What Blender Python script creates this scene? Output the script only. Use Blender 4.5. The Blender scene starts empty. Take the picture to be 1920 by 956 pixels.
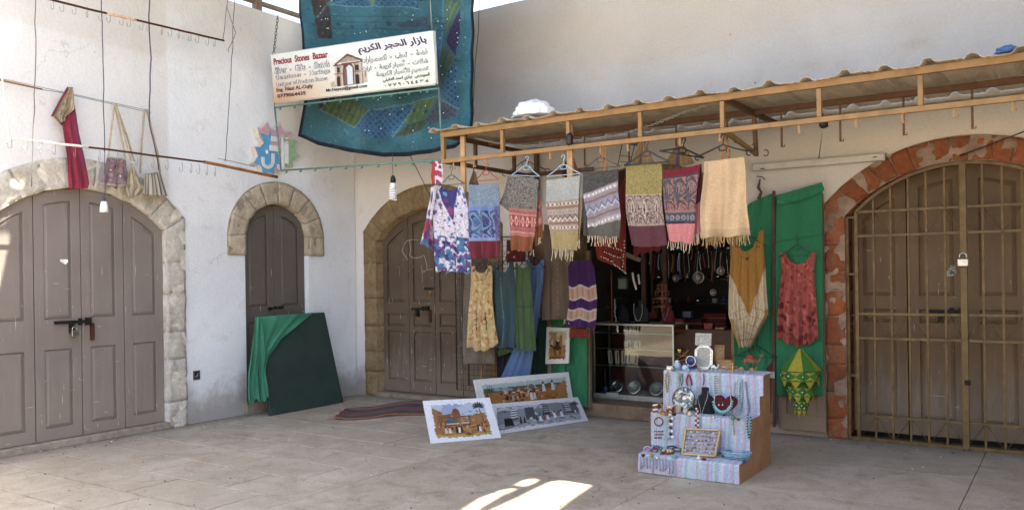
import bpy, bmesh, math, random
import numpy as np
from mathutils import Vector, Matrix
from mathutils.geometry import tessellate_polygon
random.seed(7); RS = np.random.RandomState(5)
scn = bpy.context.scene
COL = scn.collection
R = math.radians

# ------------------------------------------------------------------ camera
# world frame: the inner corner of the two walls is the origin, X runs along the shop wall, -Y along the left wall
CAM = np.array([8.164, -8.373, 1.6])
FL, CX, HY, ROLL = 1579.0, 960.0, 515.0, 0.0146
FW = np.array([-.556, .831, 0.0]); FW /= np.linalg.norm(FW)
RT = np.array([FW[1], -FW[0], 0.0]); UP = np.array([0, 0, 1.0])
CR = RT * math.cos(ROLL) - UP * math.sin(ROLL); CU = UP * math.cos(ROLL) + RT * math.sin(ROLL)
cd = bpy.data.cameras.new('camera'); cam = bpy.data.objects.new('camera', cd); COL.objects.link(cam)
cd.sensor_width = 36; cd.lens = FL / 1920 * 36; cd.shift_y = 37 / 1920; cd.clip_end = 500; cd.clip_start = .05
m = Matrix.Identity(4)
for i in range(3):
    m[i][0] = CR[i]; m[i][1] = CU[i]; m[i][2] = -FW[i]; m[i][3] = CAM[i]
cam.matrix_world = m
scn.camera = cam

# ------------------------------------------------------------------ light
SUN_EL, SAZ = R(62), math.atan2(.38, .925)            # direction towards the sun: over the shop wall, from the right
SDIR = np.array([math.cos(SUN_EL) * math.cos(SAZ), math.cos(SUN_EL) * math.sin(SAZ), math.sin(SUN_EL)])
w = bpy.data.worlds.new("World"); scn.world = w; w.use_nodes = True
nt = w.node_tree; sky = nt.nodes.new('ShaderNodeTexSky'); sky.sky_type = 'NISHITA'; sky.sun_disc = False
sky.sun_elevation = SUN_EL; sky.sun_rotation = math.pi / 2 - SAZ; sky.dust_density = 2.0; sky.air_density = 1.0
bg = nt.nodes['Background']; bg.inputs['Strength'].default_value = .115
nt.links.new(sky.outputs[0], bg.inputs[0])
ld = bpy.data.lights.new('sun', 'SUN'); ld.energy = 4.6; ld.angle = R(.42); ld.color = (1, .93, .79)
lo = bpy.data.objects.new('sun', ld); COL.objects.link(lo)
lo.rotation_euler = Vector(SDIR).to_track_quat('Z', 'Y').to_euler(); lo.location = (6, -4, 12)
scn.view_settings.view_transform = 'Standard'; scn.view_settings.look = 'None'
scn.view_settings.exposure = 2.72; scn.view_settings.gamma = 1
scn.cycles.use_denoising = True; scn.cycles.max_bounces = 10; scn.cycles.diffuse_bounces = 6; scn.cycles.caustics_reflective = False
scn.cycles.caustics_refractive = False; scn.cycles.sample_clamp_indirect = 6

# ------------------------------------------------------------------ measuring helpers
def rays(px, py):
    px = np.asarray(px, float); py = np.asarray(py, float)
    d = FW[None] * FL + (px - CX).reshape(-1, 1) * CR[None] + (HY - py).reshape(-1, 1) * CU[None]
    return d
def onplane(px, py, P0, N):
    d = rays(px, py); N = np.asarray(N, float); P0 = np.asarray(P0, float)
    t = ((P0 - CAM) @ N) / (d @ N)
    return CAM + d * t[:, None]
def PR(off=0.0): return (np.array([0, -off, 0.0]), np.array([0, -1.0, 0]))      # parallel to the shop wall
def PL(off=0.0): return (np.array([off, 0, 0.0]), np.array([1.0, 0, 0]))        # parallel to the left wall
def PG(z=0.0): return (np.array([0, 0, z]), np.array([0, 0, 1.0]))
def at(px, py, pl): return Vector(onplane([px], [py], *pl)[0])
def sR(px, py, off=0): p = at(px, py, PR(off)); return (p.x, p.z)
def sL(px, py, off=0): p = at(px, py, PL(off)); return (-p.y, p.z)
def mapR(s, z, off=0): return Vector((s, -off, z))
def mapL(s, z, off=0): return Vector((off, -s, z))

# ------------------------------------------------------------------ objects
ORG = {}
def link(o, parent=None):
    COL.objects.link(o)
    if parent is not None: o.parent = parent
    return o
def tag(o, label=None, cat=None, group=None, kind=None):
    if label: o['label'] = label
    if cat: o['category'] = cat
    if group: o['group'] = group
    if kind: o['kind'] = kind
    return o
def thing(name, loc, label, cat, group=None):
    o = bpy.data.objects.new(name, None); o.empty_display_size = .05; link(o); o.location = loc
    ORG[o.name] = Vector(loc); return tag(o, label, cat, group)
def toobj(name, me, mats, parent=None, origin=None):
    """me in world coordinates -> object whose local origin is at `origin`"""
    po = ORG[parent.name] if parent is not None else Vector((0, 0, 0))
    org = Vector(origin) if origin is not None else (po if parent is not None else Vector((0, 0, 0)))
    me.transform(Matrix.Translation(-org))
    o = bpy.data.objects.new(name, me)
    for mt in (mats if isinstance(mats, (list, tuple)) else [mats]): me.materials.append(mt)
    link(o, parent); o.location = org - po; ORG[o.name] = org
    return o
def inst(name, me, parent, loc, rot=None):
    o = bpy.data.objects.new(name, me); link(o, parent)
    po = ORG[parent.name] if parent is not None else Vector((0, 0, 0))
    o.location = Vector(loc) - po
    if rot is not None: o.rotation_euler = rot
    ORG[o.name] = Vector(loc); return o

class MB:
    def __init__(s): s.v = []; s.f = []; s.m = []; s.cur = 0; s.sm = []
    def add(s, vs, fs, smooth=False):
        b = len(s.v); s.v += [tuple(v) for v in vs]
        for f in fs: s.f.append(tuple(i + b for i in f)); s.m.append(s.cur); s.sm.append(smooth)
        return s
    def box(s, c, size, M=None):
        x, y, z = [k / 2 for k in size]
        vs = [Vector((a * x, b * y, d * z)) for a in (-1, 1) for b in (-1, 1) for d in (-1, 1)]
        if M is not None: vs = [M @ v for v in vs]
        c = Vector(c)
        return s.add([v + c for v in vs], [(0, 1, 3, 2), (4, 6, 7, 5), (0, 4, 5, 1), (2, 3, 7, 6), (0, 2, 6, 4), (1, 5, 7, 3)])
    def beam(s, a, b, w, h, up=(0, 0, 1)):
        """square section bar from a to b"""
        a = Vector(a); b = Vector(b); d = (b - a); L = d.length; d.normalize(); up = Vector(up)
        if abs(d.dot(up)) > .98: up = Vector((0, 1, 0))
        sx = d.cross(up).normalized(); uz = sx.cross(d).normalized()
        M = Matrix((sx, d, uz)).transposed()
        return s.box((a + b) / 2, (w, L, h), M)
    def tube(s, pts, r, n=8, caps=True, closed=False):
        pts = [Vector(p) for p in pts]; k = len(pts)
        rr = r if isinstance(r, (list, tuple)) else [r] * k
        vs = []; prev = None
        for i, p in enumerate(pts):
            if closed: d = pts[(i + 1) % k] - pts[i - 1]
            else: d = pts[min(i + 1, k - 1)] - pts[max(i - 1, 0)]
            if d.length < 1e-9: d = Vector((0, 0, 1))
            d.normalize()
            if prev is None:
                u = d.cross(Vector((0, 0, 1)));
                if u.length < .2: u = d.cross(Vector((0, 1, 0)))
            else: u = prev - d * prev.dot(d)
            u.normalize(); prev = u; v = d.cross(u)
            for j in range(n):
                a = 2 * math.pi * j / n; vs.append(p + (u * math.cos(a) + v * math.sin(a)) * rr[i])
        fs = []
        for i in range(k if closed else k - 1):
            i2 = (i + 1) % k
            for j in range(n): fs.append((i * n + j, i * n + (j + 1) % n, i2 * n + (j + 1) % n, i2 * n + j))
        if caps and not closed: fs += [tuple(reversed(range(n))), tuple(range((k - 1) * n, k * n))]
        return s.add(vs, fs, True)
    def lathe(s, prof, c, n=16, M=None, cap=True):
        """prof = [(r, z)...] about the vertical through c"""
        c = Vector(c); vs = []
        for r, z in prof:
            for j in range(n):
                a = 2 * math.pi * j / n; v = Vector((r * math.cos(a), r * math.sin(a), z))
                if M is not None: v = M @ v
                vs.append(v + c)
        fs = [(i * n + j, i * n + (j + 1) % n, (i + 1) * n + (j + 1) % n, (i + 1) * n + j) for i in range(len(prof) - 1) for j in range(n)]
        if cap: fs += [tuple(reversed(range(n))), tuple(range((len(prof) - 1) * n, len(prof) * n))]
        return s.add(vs, fs, True)
    def ball(s, c, r, n=10, k=6, sc=(1, 1, 1), M=None):
        prof = [(max(1e-4, math.sin(math.pi * i / k)) * r, -math.cos(math.pi * i / k) * r) for i in range(k + 1)]
        S = Matrix.Diagonal(Vector(sc)); M2 = (M @ S) if M is not None else S
        return s.lathe(prof, c, n, M2)
    def holes(s, outer, holes, f3, o0, o1):
        """flat slab in (s,z) with holes, mapped by f3(s,z,off), from off o0 (back) to o1 (front)"""
        loops = [outer] + list(holes)
        tris = tessellate_polygon([[Vector((a, b, 0)) for a, b in lp] for lp in loops])
        flat = [p for lp in loops for p in lp]; n = len(flat)
        vs = [f3(a, b, o1) for a, b in flat] + [f3(a, b, o0) for a, b in flat]
        fs = []
        fr = f3(0, 0, 1) - f3(0, 0, 0)
        for t in tris:
            nn = (vs[t[1]] - vs[t[0]]).cross(vs[t[2]] - vs[t[0]])
            t = t if nn.dot(fr) > 0 else tuple(reversed(t))
            fs.append(tuple(t)); fs.append(tuple(i + n for i in reversed(t)))
        k = 0
        for lp in loops:
            L = len(lp)
            for i in range(L): a, b = k + i, k + (i + 1) % L; fs.append((a, b, b + n, a + n))
            k += L
        return s.add(vs, fs)
    def mesh(s, name='mesh'):
        me = bpy.data.meshes.new(name); me.from_pydata([tuple(v) for v in s.v], [], s.f)
        me.polygons.foreach_set('material_index', s.m); me.polygons.foreach_set('use_smooth', s.sm)
        return me
    def build(s, name, mats, parent=None, origin=None, bevel=0, fix=True):
        me = s.mesh(name)
        if fix or bevel:
            bm = bmesh.new(); bm.from_mesh(me); bmesh.ops.recalc_face_normals(bm, faces=bm.faces); bm.to_mesh(me); bm.free()
        o = toobj(name, me, mats, parent, origin)
        if bevel:
            b = o.modifiers.new('bevel', 'BEVEL'); b.width = bevel; b.segments = 2; b.limit_method = 'ANGLE'; b.angle_limit = R(40)
        return o

# ------------------------------------------------------------------ materials
def s2l(c):
    c = np.asarray(c, float)
    return np.where(c <= .04045, c / 12.92, ((c + .055) / 1.055) ** 2.4)
def rgb(h): return tuple(int(h[i:i + 2], 16) / 255 for i in (0, 2, 4))
def lin(c):
    if isinstance(c, str): c = rgb(c)
    return tuple(s2l(c)) + (1,)
class NG:
    def __init__(s, mat):
        s.nt = mat.node_tree; s.b = s.nt.nodes['Principled BSDF']
    def n(s, t, **k):
        nd = s.nt.nodes.new(t)
        for a, v in k.items():
            if isinstance(v, bpy.types.NodeSocket): s.nt.links.new(v, nd.inputs[a.replace('_', ' ')])
            elif a.startswith('i'):
                i = int(a[1:]) if a[1:].isdigit() else None
                if i is None: setattr(nd, a, v); continue
                if isinstance(v, bpy.types.NodeSocket): s.nt.links.new(v, nd.inputs[i])
                else: nd.inputs[i].default_value = v
            else: setattr(nd, a, v)
        return nd
    def lk(s, a, b): s.nt.links.new(a, b)
    def coords(s, kind='Object', scale=(1, 1, 1)):
        tc = s.nt.nodes.new('ShaderNodeTexCoord'); mp = s.nt.nodes.new('ShaderNodeMapping'); mp.inputs['Scale'].default_value = scale
        s.lk(tc.outputs[kind], mp.inputs['Vector']); return mp.outputs[0]
    def noise(s, co, scale, detail=5, rough=.6, dist=0):
        n = s.nt.nodes.new('ShaderNodeTexNoise'); n.inputs['Scale'].default_value = scale; n.inputs['Detail'].default_value = detail
        n.inputs['Roughness'].default_value = rough; n.inputs['Distortion'].default_value = dist; s.lk(co, n.inputs['Vector']); return n.outputs['Fac']
    def ramp(s, fac, stops):
        r = s.nt.nodes.new('ShaderNodeValToRGB'); e = r.color_ramp.elements
        while len(e) < len(stops): e.new(.5)
        for el, (p, c) in zip(e, stops): el.position = p; el.color = lin(c) if not (isinstance(c, tuple) and len(c) == 4) else c
        s.lk(fac, r.inputs[0]); return r.outputs[0]
    def mix(s, fac, a, b, mode='MIX'):
        m = s.nt.nodes.new('ShaderNodeMix'); m.data_type = 'RGBA'; m.blend_type = mode
        for sock, v in ((m.inputs[0], fac), (m.inputs[6], a), (m.inputs[7], b)):
            if isinstance(v, bpy.types.NodeSocket): s.lk(v, sock)
            elif isinstance(v, (int, float)): sock.default_value = v
            else: sock.default_value = lin(v) if not (isinstance(v, tuple) and len(v) == 4) else v
        return m.outputs[2]
    def math(s, op, a, b=0.0, c=None):
        m = s.nt.nodes.new('ShaderNodeMath'); m.operation = op
        for i, v in enumerate((a, b) + ((c,) if c is not None else ())):
            if isinstance(v, bpy.types.NodeSocket): s.lk(v, m.inputs[i])
            else: m.inputs[i].default_value = v
        return m.outputs[0]
    def step(s, v, lo, hi):
        m = s.nt.nodes.new('ShaderNodeMapRange'); m.interpolation_type = 'SMOOTHSTEP'
        s.lk(v, m.inputs[0]); m.inputs[1].default_value = lo; m.inputs[2].default_value = hi; return m.outputs[0]
    def bump(s, h, strength=.3, dist=.01):
        b = s.nt.nodes.new('ShaderNodeBump'); b.inputs['Strength'].default_value = strength; b.inputs['Distance'].default_value = dist
        s.lk(h, b.inputs['Height']); s.lk(b.outputs[0], s.b.inputs['Normal'])
def newmat(name, rough=.7, metal=0.0, spec=.5):
    m = bpy.data.materials.new(name); m.use_nodes = True; g = NG(m)
    g.b.inputs['Roughness'].default_value = rough; g.b.inputs['Metallic'].default_value = metal; g.b.inputs['Specular IOR Level'].default_value = spec
    return m, g
MC = {}
def flat(color, rough=.6, metal=0.0, var=.12, scale=9.0, bump=.15, name=None, spec=.4, rnd=0.0):
    """plain paint/stone/metal colour with a little mottling"""
    key = (str(color), rough, metal, var, scale, bump, rnd)
    if key in MC: return MC[key]
    m, g = newmat(name or 'surface', rough, metal, spec)
    co = g.coords('Object'); f = g.noise(co, scale, 6, .65)
    c = np.array(rgb(color) if isinstance(color, str) else color)
    out = g.ramp(f, [(.25, tuple(np.clip(c * (1 - var), 0, 1))), (.75, tuple(np.clip(c * (1 + var), 0, 1)))])
    if rnd:
        oi = g.nt.nodes.new('ShaderNodeObjectInfo'); h = g.nt.nodes.new('ShaderNodeHueSaturation'); g.lk(out, h.inputs['Color'])
        v = g.math('MULTIPLY_ADD', oi.outputs['Random'], rnd * 2, 1 - rnd); g.lk(v, h.inputs['Value']); out = h.outputs[0]
    g.lk(out, g.b.inputs['Base Color'])
    if bump: g.bump(g.noise(co, scale * 6, 4), bump, .004)
    MC[key] = m; return m
def printed(name, rough=.9, weave=600, bump=.25, sheen=.0, trans=0.0):
    m, g = newmat(name, rough, 0, .2)
    a = g.nt.nodes.new('ShaderNodeAttribute'); a.attribute_name = 'Col'
    co = g.coords('Object'); f = g.noise(co, 60, 4, .6)
    out = g.mix(1.0, a.outputs['Color'], g.ramp(f, [(.2, (.86, .86, .86)), (.8, (1, 1, 1))]), 'MULTIPLY')
    g.lk(out, g.b.inputs['Base Color'])
    if bump: g.bump(g.noise(co, weave, 2), bump, .002)
    if sheen: g.b.inputs['Sheen Weight'].default_value = sheen
    return m
FABRIC = printed('printed_fabric', .92, 500, .3, .1)
BOARD = printed('printed_board', .55, 300, .1)

# ------------------------------------------------------------------ flat print as a raster of vertex colours
class Canvas:
    def __init__(s, w, h, bg='ffffff'):
        s.w, s.h = w, h; s.a = np.zeros((h, w, 3)); s.a[:] = rgb(bg)
        s.U, s.V = np.meshgrid(np.linspace(0, 1, w), np.linspace(0, 1, h))
        s.asp = w / h
    def put(s, mask, c, al=1.0):
        c = np.array(rgb(c) if isinstance(c, str) else c); s.a[mask] = s.a[mask] * (1 - al) + c * al; return s
    def rect(s, u0, v0, u1, v1, c, al=1.0): return s.put((s.U >= u0) & (s.U <= u1) & (s.V >= v0) & (s.V <= v1), c, al)
    def ell(s, u, v, ru, rv, c, al=1.0): return s.put(((s.U - u) / ru) ** 2 + ((s.V - v) / rv) ** 2 <= 1, c, al)
    def poly(s, pts, c, al=1.0):
        ins = np.zeros(s.U.shape, bool); n = len(pts)
        for i in range(n):
            x1, y1 = pts[i]; x2, y2 = pts[(i + 1) % n]
            if y1 == y2: continue
            cr = ((y1 > s.V) != (y2 > s.V)) & (s.U < (x2 - x1) * (s.V - y1) / (y2 - y1) + x1); ins ^= cr
        return s.put(ins, c, al)
    def line(s, p, q, w, c, al=1.0):
        ax, ay = s.asp, 1.0
        px, py = p[0] * ax, p[1]; dx, dy = (q[0] - p[0]) * ax, q[1] - p[1]; L = dx * dx + dy * dy + 1e-9
        t = np.clip(((s.U * ax - px) * dx + (s.V - py) * dy) / L, 0, 1)
        d = np.hypot(s.U * ax - px - t * dx, s.V - py - t * dy); return s.put(d < w, c, al)
    def speck(s, amt): s.a = np.clip(s.a * (1 + amt * RS.randn(s.h, s.w, 1)), 0, 1); return s
    def blot(s, mask, n, cols, size, al=.9):
        for _ in range(n):
            k = RS.rand(2); r = size * (.4 + RS.rand())
            e = ((s.U - k[0]) * s.asp / r) ** 2 + ((s.V - k[1]) / r / (.6 + .8 * RS.rand())) ** 2 <= 1
            s.put(e & mask, cols[RS.randint(len(cols))], al)
        return s
def smooth_noise(w, h, cells, seed=0):
    r = np.random.RandomState(seed); g = r.rand(cells + 2, cells + 2)
    y = np.linspace(0, cells, h); x = np.linspace(0, cells, w); yi = y.astype(int); xi = x.astype(int)
    fy = (y - yi); fx = (x - xi); fy = (fy * fy * (3 - 2 * fy))[:, None]; fx = (fx * fx * (3 - 2 * fx))[None]
    a = g[np.ix_(yi, xi)]; b = g[np.ix_(yi, xi + 1)]; c = g[np.ix_(yi + 1, xi)]; d = g[np.ix_(yi + 1, xi + 1)]
    return (a * (1 - fx) + b * fx) * (1 - fy) + (c * (1 - fx) + d * fx) * fy

def grid_object(name, P, cols, mat, parent=None, origin=None, thick=.004, smooth=True, mask=None, nrm=None):
    """P: h x w x 3 points, cols: h x w x 3 (display colours)"""
    h, w_ = P.shape[:2]; me = bpy.data.meshes.new(name)
    idx = np.arange(h * w_).reshape(h, w_)
    q = np.stack([idx[:-1, :-1], idx[1:, :-1], idx[1:, 1:], idx[:-1, 1:]], -1).reshape(-1, 4)
    if mask is not None:
        mk = (mask[:-1, :-1] & mask[1:, :-1] & mask[1:, 1:] & mask[:-1, 1:]).reshape(-1); q = q[mk]
    me.from_pydata(P.reshape(-1, 3).tolist(), [], q.tolist())
    if smooth: me.polygons.foreach_set('use_smooth', [True] * len(q))
    a = me.color_attributes.new('Col', 'FLOAT_COLOR', 'POINT')
    cc = np.clip(cols.reshape(-1, 3), 0, 1); cc = cc.mean(1, keepdims=True) * .2 + cc * .8; c = np.ones((h * w_, 4)); c[:, :3] = s2l(cc); a.data.foreach_set('color', c.ravel())
    if mask is not None:
        bm = bmesh.new(); bm.from_mesh(me); bmesh.ops.delete(bm, geom=[v for v in bm.verts if not v.link_faces], context='VERTS'); bm.to_mesh(me); bm.free()
    o = toobj(name, me, mat, parent, origin)
    if thick:
        sm = o.modifiers.new('thickness', 'SOLIDIFY'); sm.thickness = thick; sm.offset = 0
    return o
def edge(pts, V):
    p = np.array(pts, float)
    if p.shape[1] == 3: t = p[:, 2]; p = p[:, :2]
    else: d = np.r_[0, np.cumsum(np.hypot(*np.diff(p, axis=0).T))]; t = d / d[-1]
    return np.stack([np.interp(V, t, p[:, 0]), np.interp(V, t, p[:, 1])], -1)
def cloth(name, Lp, Rp, plane, cols, parent=None, amp=.012, nf=4, ph=0.0, thick=.004, scoop=0, hem=0, mat=None, origin=None, rise=.25, curve=0.0, maskf=None, jit=0.0, grow=.75, sway=0.0, sag=0.0, tiltb=0.0):
    """cloth between two pixel edges on a vertical plane, with folds that deepen downward; cols = Canvas"""
    h, w_ = cols.h, cols.w; V = np.linspace(0, 1, h); U = np.linspace(0, 1, w_)
    A = edge(Lp, V); B = edge(Rp, V)
    X = A[:, None, 0] * (1 - U) + B[:, None, 0] * U; Y = A[:, None, 1] * (1 - U) + B[:, None, 1] * U
    UU, VV = np.meshgrid(U, V)
    if scoop: Y = Y + scoop * np.clip(1 - ((UU - .5) / .33) ** 2, 0, 1) ** .6 * (1 - VV) ** 6
    if hem: Y = Y + hem * np.sin(math.pi * UU) * VV ** 3
    if sway: X = X + sway * np.sin(3.4 * VV + ph * 1.7) * VV * (1 - .25 * np.cos(5 * UU)); X = X + .5 * sway * np.sin(7 * VV + ph) * np.abs(UU - .5) * 2
    if sag: Y = Y + sag * np.sin(math.pi * UU) * (1 - VV) ** 2
    if tiltb: Y = Y + tiltb * (UU - .5) * VV + .35 * abs(tiltb) * np.sin(UU * 11 + ph) * VV ** 3
    if jit: Y = Y + jit * np.sin(UU * 23 + ph) * VV ** 4
    P = onplane(X.ravel(), Y.ravel(), *plane).reshape(h, w_, 3)
    k = (rise + grow * VV)
    f = amp * k * (np.sin(2 * math.pi * (nf * UU + .12 * np.sin(3 * VV + ph)) + ph) + .45 * np.sin(2 * math.pi * (nf * 1.9 * UU) + 2 * ph + 2 * VV))
    f = f + curve * np.sin(math.pi * UU) * 1.0
    f = f + amp * .4 * (smooth_noise(w_, h, 6, int(ph * 100) + 3) - .5)
    P = P + plane[1][None, None] * f[..., None]
    mk = maskf(UU, VV) if maskf else None
    return grid_object(name, P, cols.a, mat or FABRIC, parent, origin, thick, True, mk)
# ------------------------------------------------------------------ setting materials
def plaster(name, lower, upper, warm, kind):
    m, g = newmat(name, .92, 0, .2)
    geo = g.nt.nodes.new('ShaderNodeNewGeometry'); sep = g.nt.nodes.new('ShaderNodeSeparateXYZ'); g.lk(geo.outputs['Position'], sep.inputs[0])
    co = geo.outputs['Position']; mp = g.nt.nodes.new('ShaderNodeMapping'); g.lk(co, mp.inputs['Vector']); mp.inputs['Scale'].default_value = (1, 1, 1); P = mp.outputs[0]
    mp2 = g.nt.nodes.new('ShaderNodeMapping'); g.lk(co, mp2.inputs['Vector']); mp2.inputs['Scale'].default_value = (.5, .5, 1.3)
    big = g.noise(P, .8, 4, .6, .4); mid = g.noise(P, 3.5, 6, .7, .2); fine = g.noise(P, 40, 5, .6); streak = g.noise(mp2.outputs[0], 1.3, 5, .65, 1.2)
    z = sep.outputs['Z']
    base = g.mix(g.step(big, .35, .65), lower, tuple(np.array(rgb(lower)) * .95))
    if kind == 'left':
        # the older beige coat above a slanting edge and left of a vertical one
        sY = g.math('MULTIPLY', sep.outputs['Y'], -1.0)
        edge_ = g.math('ADD', g.math('ADD', z, g.math('MULTIPLY', g.math('MAXIMUM', g.math('SUBTRACT', sY, 2.8), -9.0), -.02)), g.math('MULTIPLY', big, .18))
        up = g.math('MULTIPLY', g.step(edge_, 4.06, 4.12), g.step(sY, 2.84, 2.88)); up = g.math('MULTIPLY', up, g.step(edge_, 4.85, 4.2))
        base = g.mix(g.math('MULTIPLY', up, .85), base, upper)
        left = g.math('MULTIPLY', g.step(sY, 2.82, 2.86), .75); base = g.mix(left, base, warm)
        up2 = g.math('MULTIPLY', g.step(g.math('ADD', z, g.math('MULTIPLY', big, .8)), 4.2, 5.0), .55); base = g.mix(up2, base, upper)
    else:
        s = sep.outputs['X']
        base = g.mix(g.math('MULTIPLY', g.step(z, 3.05, 2.75), .9), base, warm)  # warm bounce light under the canopy put into the wall colour
        d = g.math('SUBTRACT', g.math('ADD', z, g.math('MULTIPLY', streak, 1.6)), g.math('MULTIPLY', s, -.02))
        st = g.math('MULTIPLY', g.step(d, 4.5, 5.0), g.step(s, 9.5, 5.0)); st = g.math('MULTIPLY', st, g.step(d, 5.9, 5.1)); base = g.mix(g.math('MULTIPLY', st, .45), base, upper)
        st2 = g.math('MULTIPLY', g.step(s, .02, .0), .5)
        lf = g.math('MULTIPLY', g.math('MULTIPLY', g.step(s, 3.2, 1.8), g.step(z, 3.4, 2.8)), .8); base = g.mix(lf, base, 'e2dcd4')
    # rising damp and scuffs near the ground
    dz = g.math('SUBTRACT', z, g.math('MULTIPLY', mid, .75)); damp = g.math('MULTIPLY', g.step(dz, .18, -.28), .75)
    base = g.mix(damp, base, '8a7f72')
    sc = g.step(g.noise(P, 11, 8, .75, .6), .68, .74); base = g.mix(g.math('MULTIPLY', sc, g.math('MULTIPLY', g.step(z, 1.7, .3), .6)), base, '8d8378')
    vo = g.nt.nodes.new('ShaderNodeTexVoronoi'); vo.feature = 'DISTANCE_TO_EDGE'; vo.inputs['Scale'].default_value = .9
    wv = g.nt.nodes.new('ShaderNodeVectorMath'); wv.operation = 'ADD'; nz_ = g.nt.nodes.new('ShaderNodeTexNoise'); nz_.inputs['Scale'].default_value = 2.5; nz_.inputs['Detail'].default_value = 6; g.lk(P, nz_.inputs['Vector']); g.lk(P, wv.inputs[0]); g.lk(nz_.outputs['Color'], wv.inputs[1]); g.lk(wv.outputs[0], vo.inputs['Vector'])
    crack = g.math('MULTIPLY', g.step(vo.outputs['Distance'], .007, .001), g.math('MULTIPLY', g.step(big, .56, .64), .4)); base = g.mix(crack, base, '8b8074')
    patch = g.step(mid, .60, .64); base = g.mix(g.math('MULTIPLY', patch, .16), base, 'b9ad9c')
    drip = g.math('MULTIPLY', g.step(streak, .56, .70), g.step(mid, .42, .6)); base = g.mix(g.math('MULTIPLY', drip, .22), base, 'a39684')
    spots = g.step(g.noise(P, 7.3, 2, .5), .765, .785); base = g.mix(g.math('MULTIPLY', spots, .7), base, '6b6157')
    base = g.mix(1.0, base, g.ramp(fine, [(.2, (.93, .93, .93)), (.8, (1, 1, 1))]), 'MULTIPLY')
    g.lk(base, g.b.inputs['Base Color'])
    h = g.math('ADD', g.math('MULTIPLY', mid, 1.0), g.math('MULTIPLY', fine, .25)); g.bump(h, .6, .022)
    return m
M_WL = plaster('white_plaster', 'ebecec', 'c4bbac', 'dcd8d2', 'left')
M_WR = plaster('cream_plaster', 'c2beb9', 'bcad9a', 'd9cebe', 'right')
M_STONE = None
def stonemat(name, a, b, c, rnd=.12, sc=5, st=(.3, .5, .72)):
    m, g = newmat(name, .9, 0, .25); geo = g.nt.nodes.new('ShaderNodeNewGeometry'); P = geo.outputs['Position']
    n1 = g.noise(P, sc, 6, .7, .5); n2 = g.noise(P, sc * 5, 6, .7); out = g.ramp(n1, [(.3, a), (.5, b), (.72, c)])
    out = g.mix(1.0, out, g.ramp(n2, [(.25, (.8, .8, .8)), (.7, (1, 1, 1))]), 'MULTIPLY')
    oi = g.nt.nodes.new('ShaderNodeObjectInfo'); h = g.nt.nodes.new('ShaderNodeHueSaturation'); g.lk(out, h.inputs['Color'])
    g.lk(g.math('MULTIPLY_ADD', oi.outputs['Random'], rnd * 2, 1 - rnd), h.inputs['Value']); g.lk(h.outputs[0], g.b.inputs['Base Color'])
    g.bump(g.math('ADD', n1, g.math('MULTIPLY', n2, .4)), .8, .025); return m
M_ST1 = stonemat('beige_rubble_stone', 'b3ab9d', 'c8c0b2', 'd8d1c5', .04)
M_ST2 = stonemat('tan_dressed_stone', 'ab9d87', 'c0b198', 'cfc2ac', .05)
M_ST3 = stonemat('dusty_brown_stone', '7f6a4c', '927b5a', 'a28c6a', .07)
M_BRK = stonemat('flaking_orange_paint_on_stone', '86705a', '905636', '9a4f2b', .15, 4.6, (.28, .44, .62))
M_MORT = flat('8b8070', .95, 0, .2, 12, .5, 'mortar')
M_MORT2 = flat('8a7868', .95, 0, .2, 12, .5)
M_STM1 = flat('c0b8aa', .95, 0, .2, 12, .5); M_STM3 = flat('84714f', .95, 0, .2, 12, .5); M_STMB = flat('86705e', .95, 0, .3, 6, .5)
def doorpaint(name, base, dark, wear):
    m, g = newmat(name, .62, 0, .35); geo = g.nt.nodes.new('ShaderNodeNewGeometry'); P = geo.outputs['Position']
    mp = g.nt.nodes.new('ShaderNodeMapping'); mp.inputs['Scale'].default_value = (3, 3, .35); g.lk(P, mp.inputs['Vector'])
    gr = g.noise(mp.outputs[0], 6, 6, .7, .3); big = g.noise(P, 1.6, 4, .6)
    out = g.mix(g.step(big, .3, .7), base, dark); out = g.mix(g.math('MULTIPLY', g.step(gr, .55, .75), .55), out, wear)
    chips = g.step(g.noise(mp.outputs[0], 22, 4, .65), .70, .715); out = g.mix(g.math('MULTIPLY', chips, .6), out, 'c9bfb2')
    sep = g.nt.nodes.new('ShaderNodeSeparateXYZ'); g.lk(P, sep.inputs[0])
    foot = g.math('MULTIPLY', g.step(g.math('ADD', sep.outputs['Z'], g.math('MULTIPLY', gr, -.9)), .35, -.2), .5); out = g.mix(foot, out, '8f8272')
    g.lk(out, g.b.inputs['Base Color']); g.bump(g.math('ADD', gr, g.math('MULTIPLY', chips, -.5)), .35, .006); return m
M_D1 = doorpaint('taupe_door_paint', '7f756d', '776d65', '8f857b')
M_D2 = doorpaint('olive_taupe_door_paint', '625a53', '5a524b', '766c62')
M_D3 = doorpaint('worn_brown_door_paint', '625242', '554638', '75644f')
M_D4 = doorpaint('dusty_brown_door_paint', '715a3e', '654f36', '7c6549')
M_IRON = flat('2b2623', .6, .7, .3, 20, .3, 'dark_iron')
M_STEEL = flat('a9a8a4', .3, 1.0, .15, 30, .1, 'padlock_steel')
M_BRASS = flat('8d6f3a', .4, 1.0, .2, 30, .1)
M_RUST = flat('4b2b22', .8, .5, .35, 25, .4, 'rusty_steel')

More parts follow.
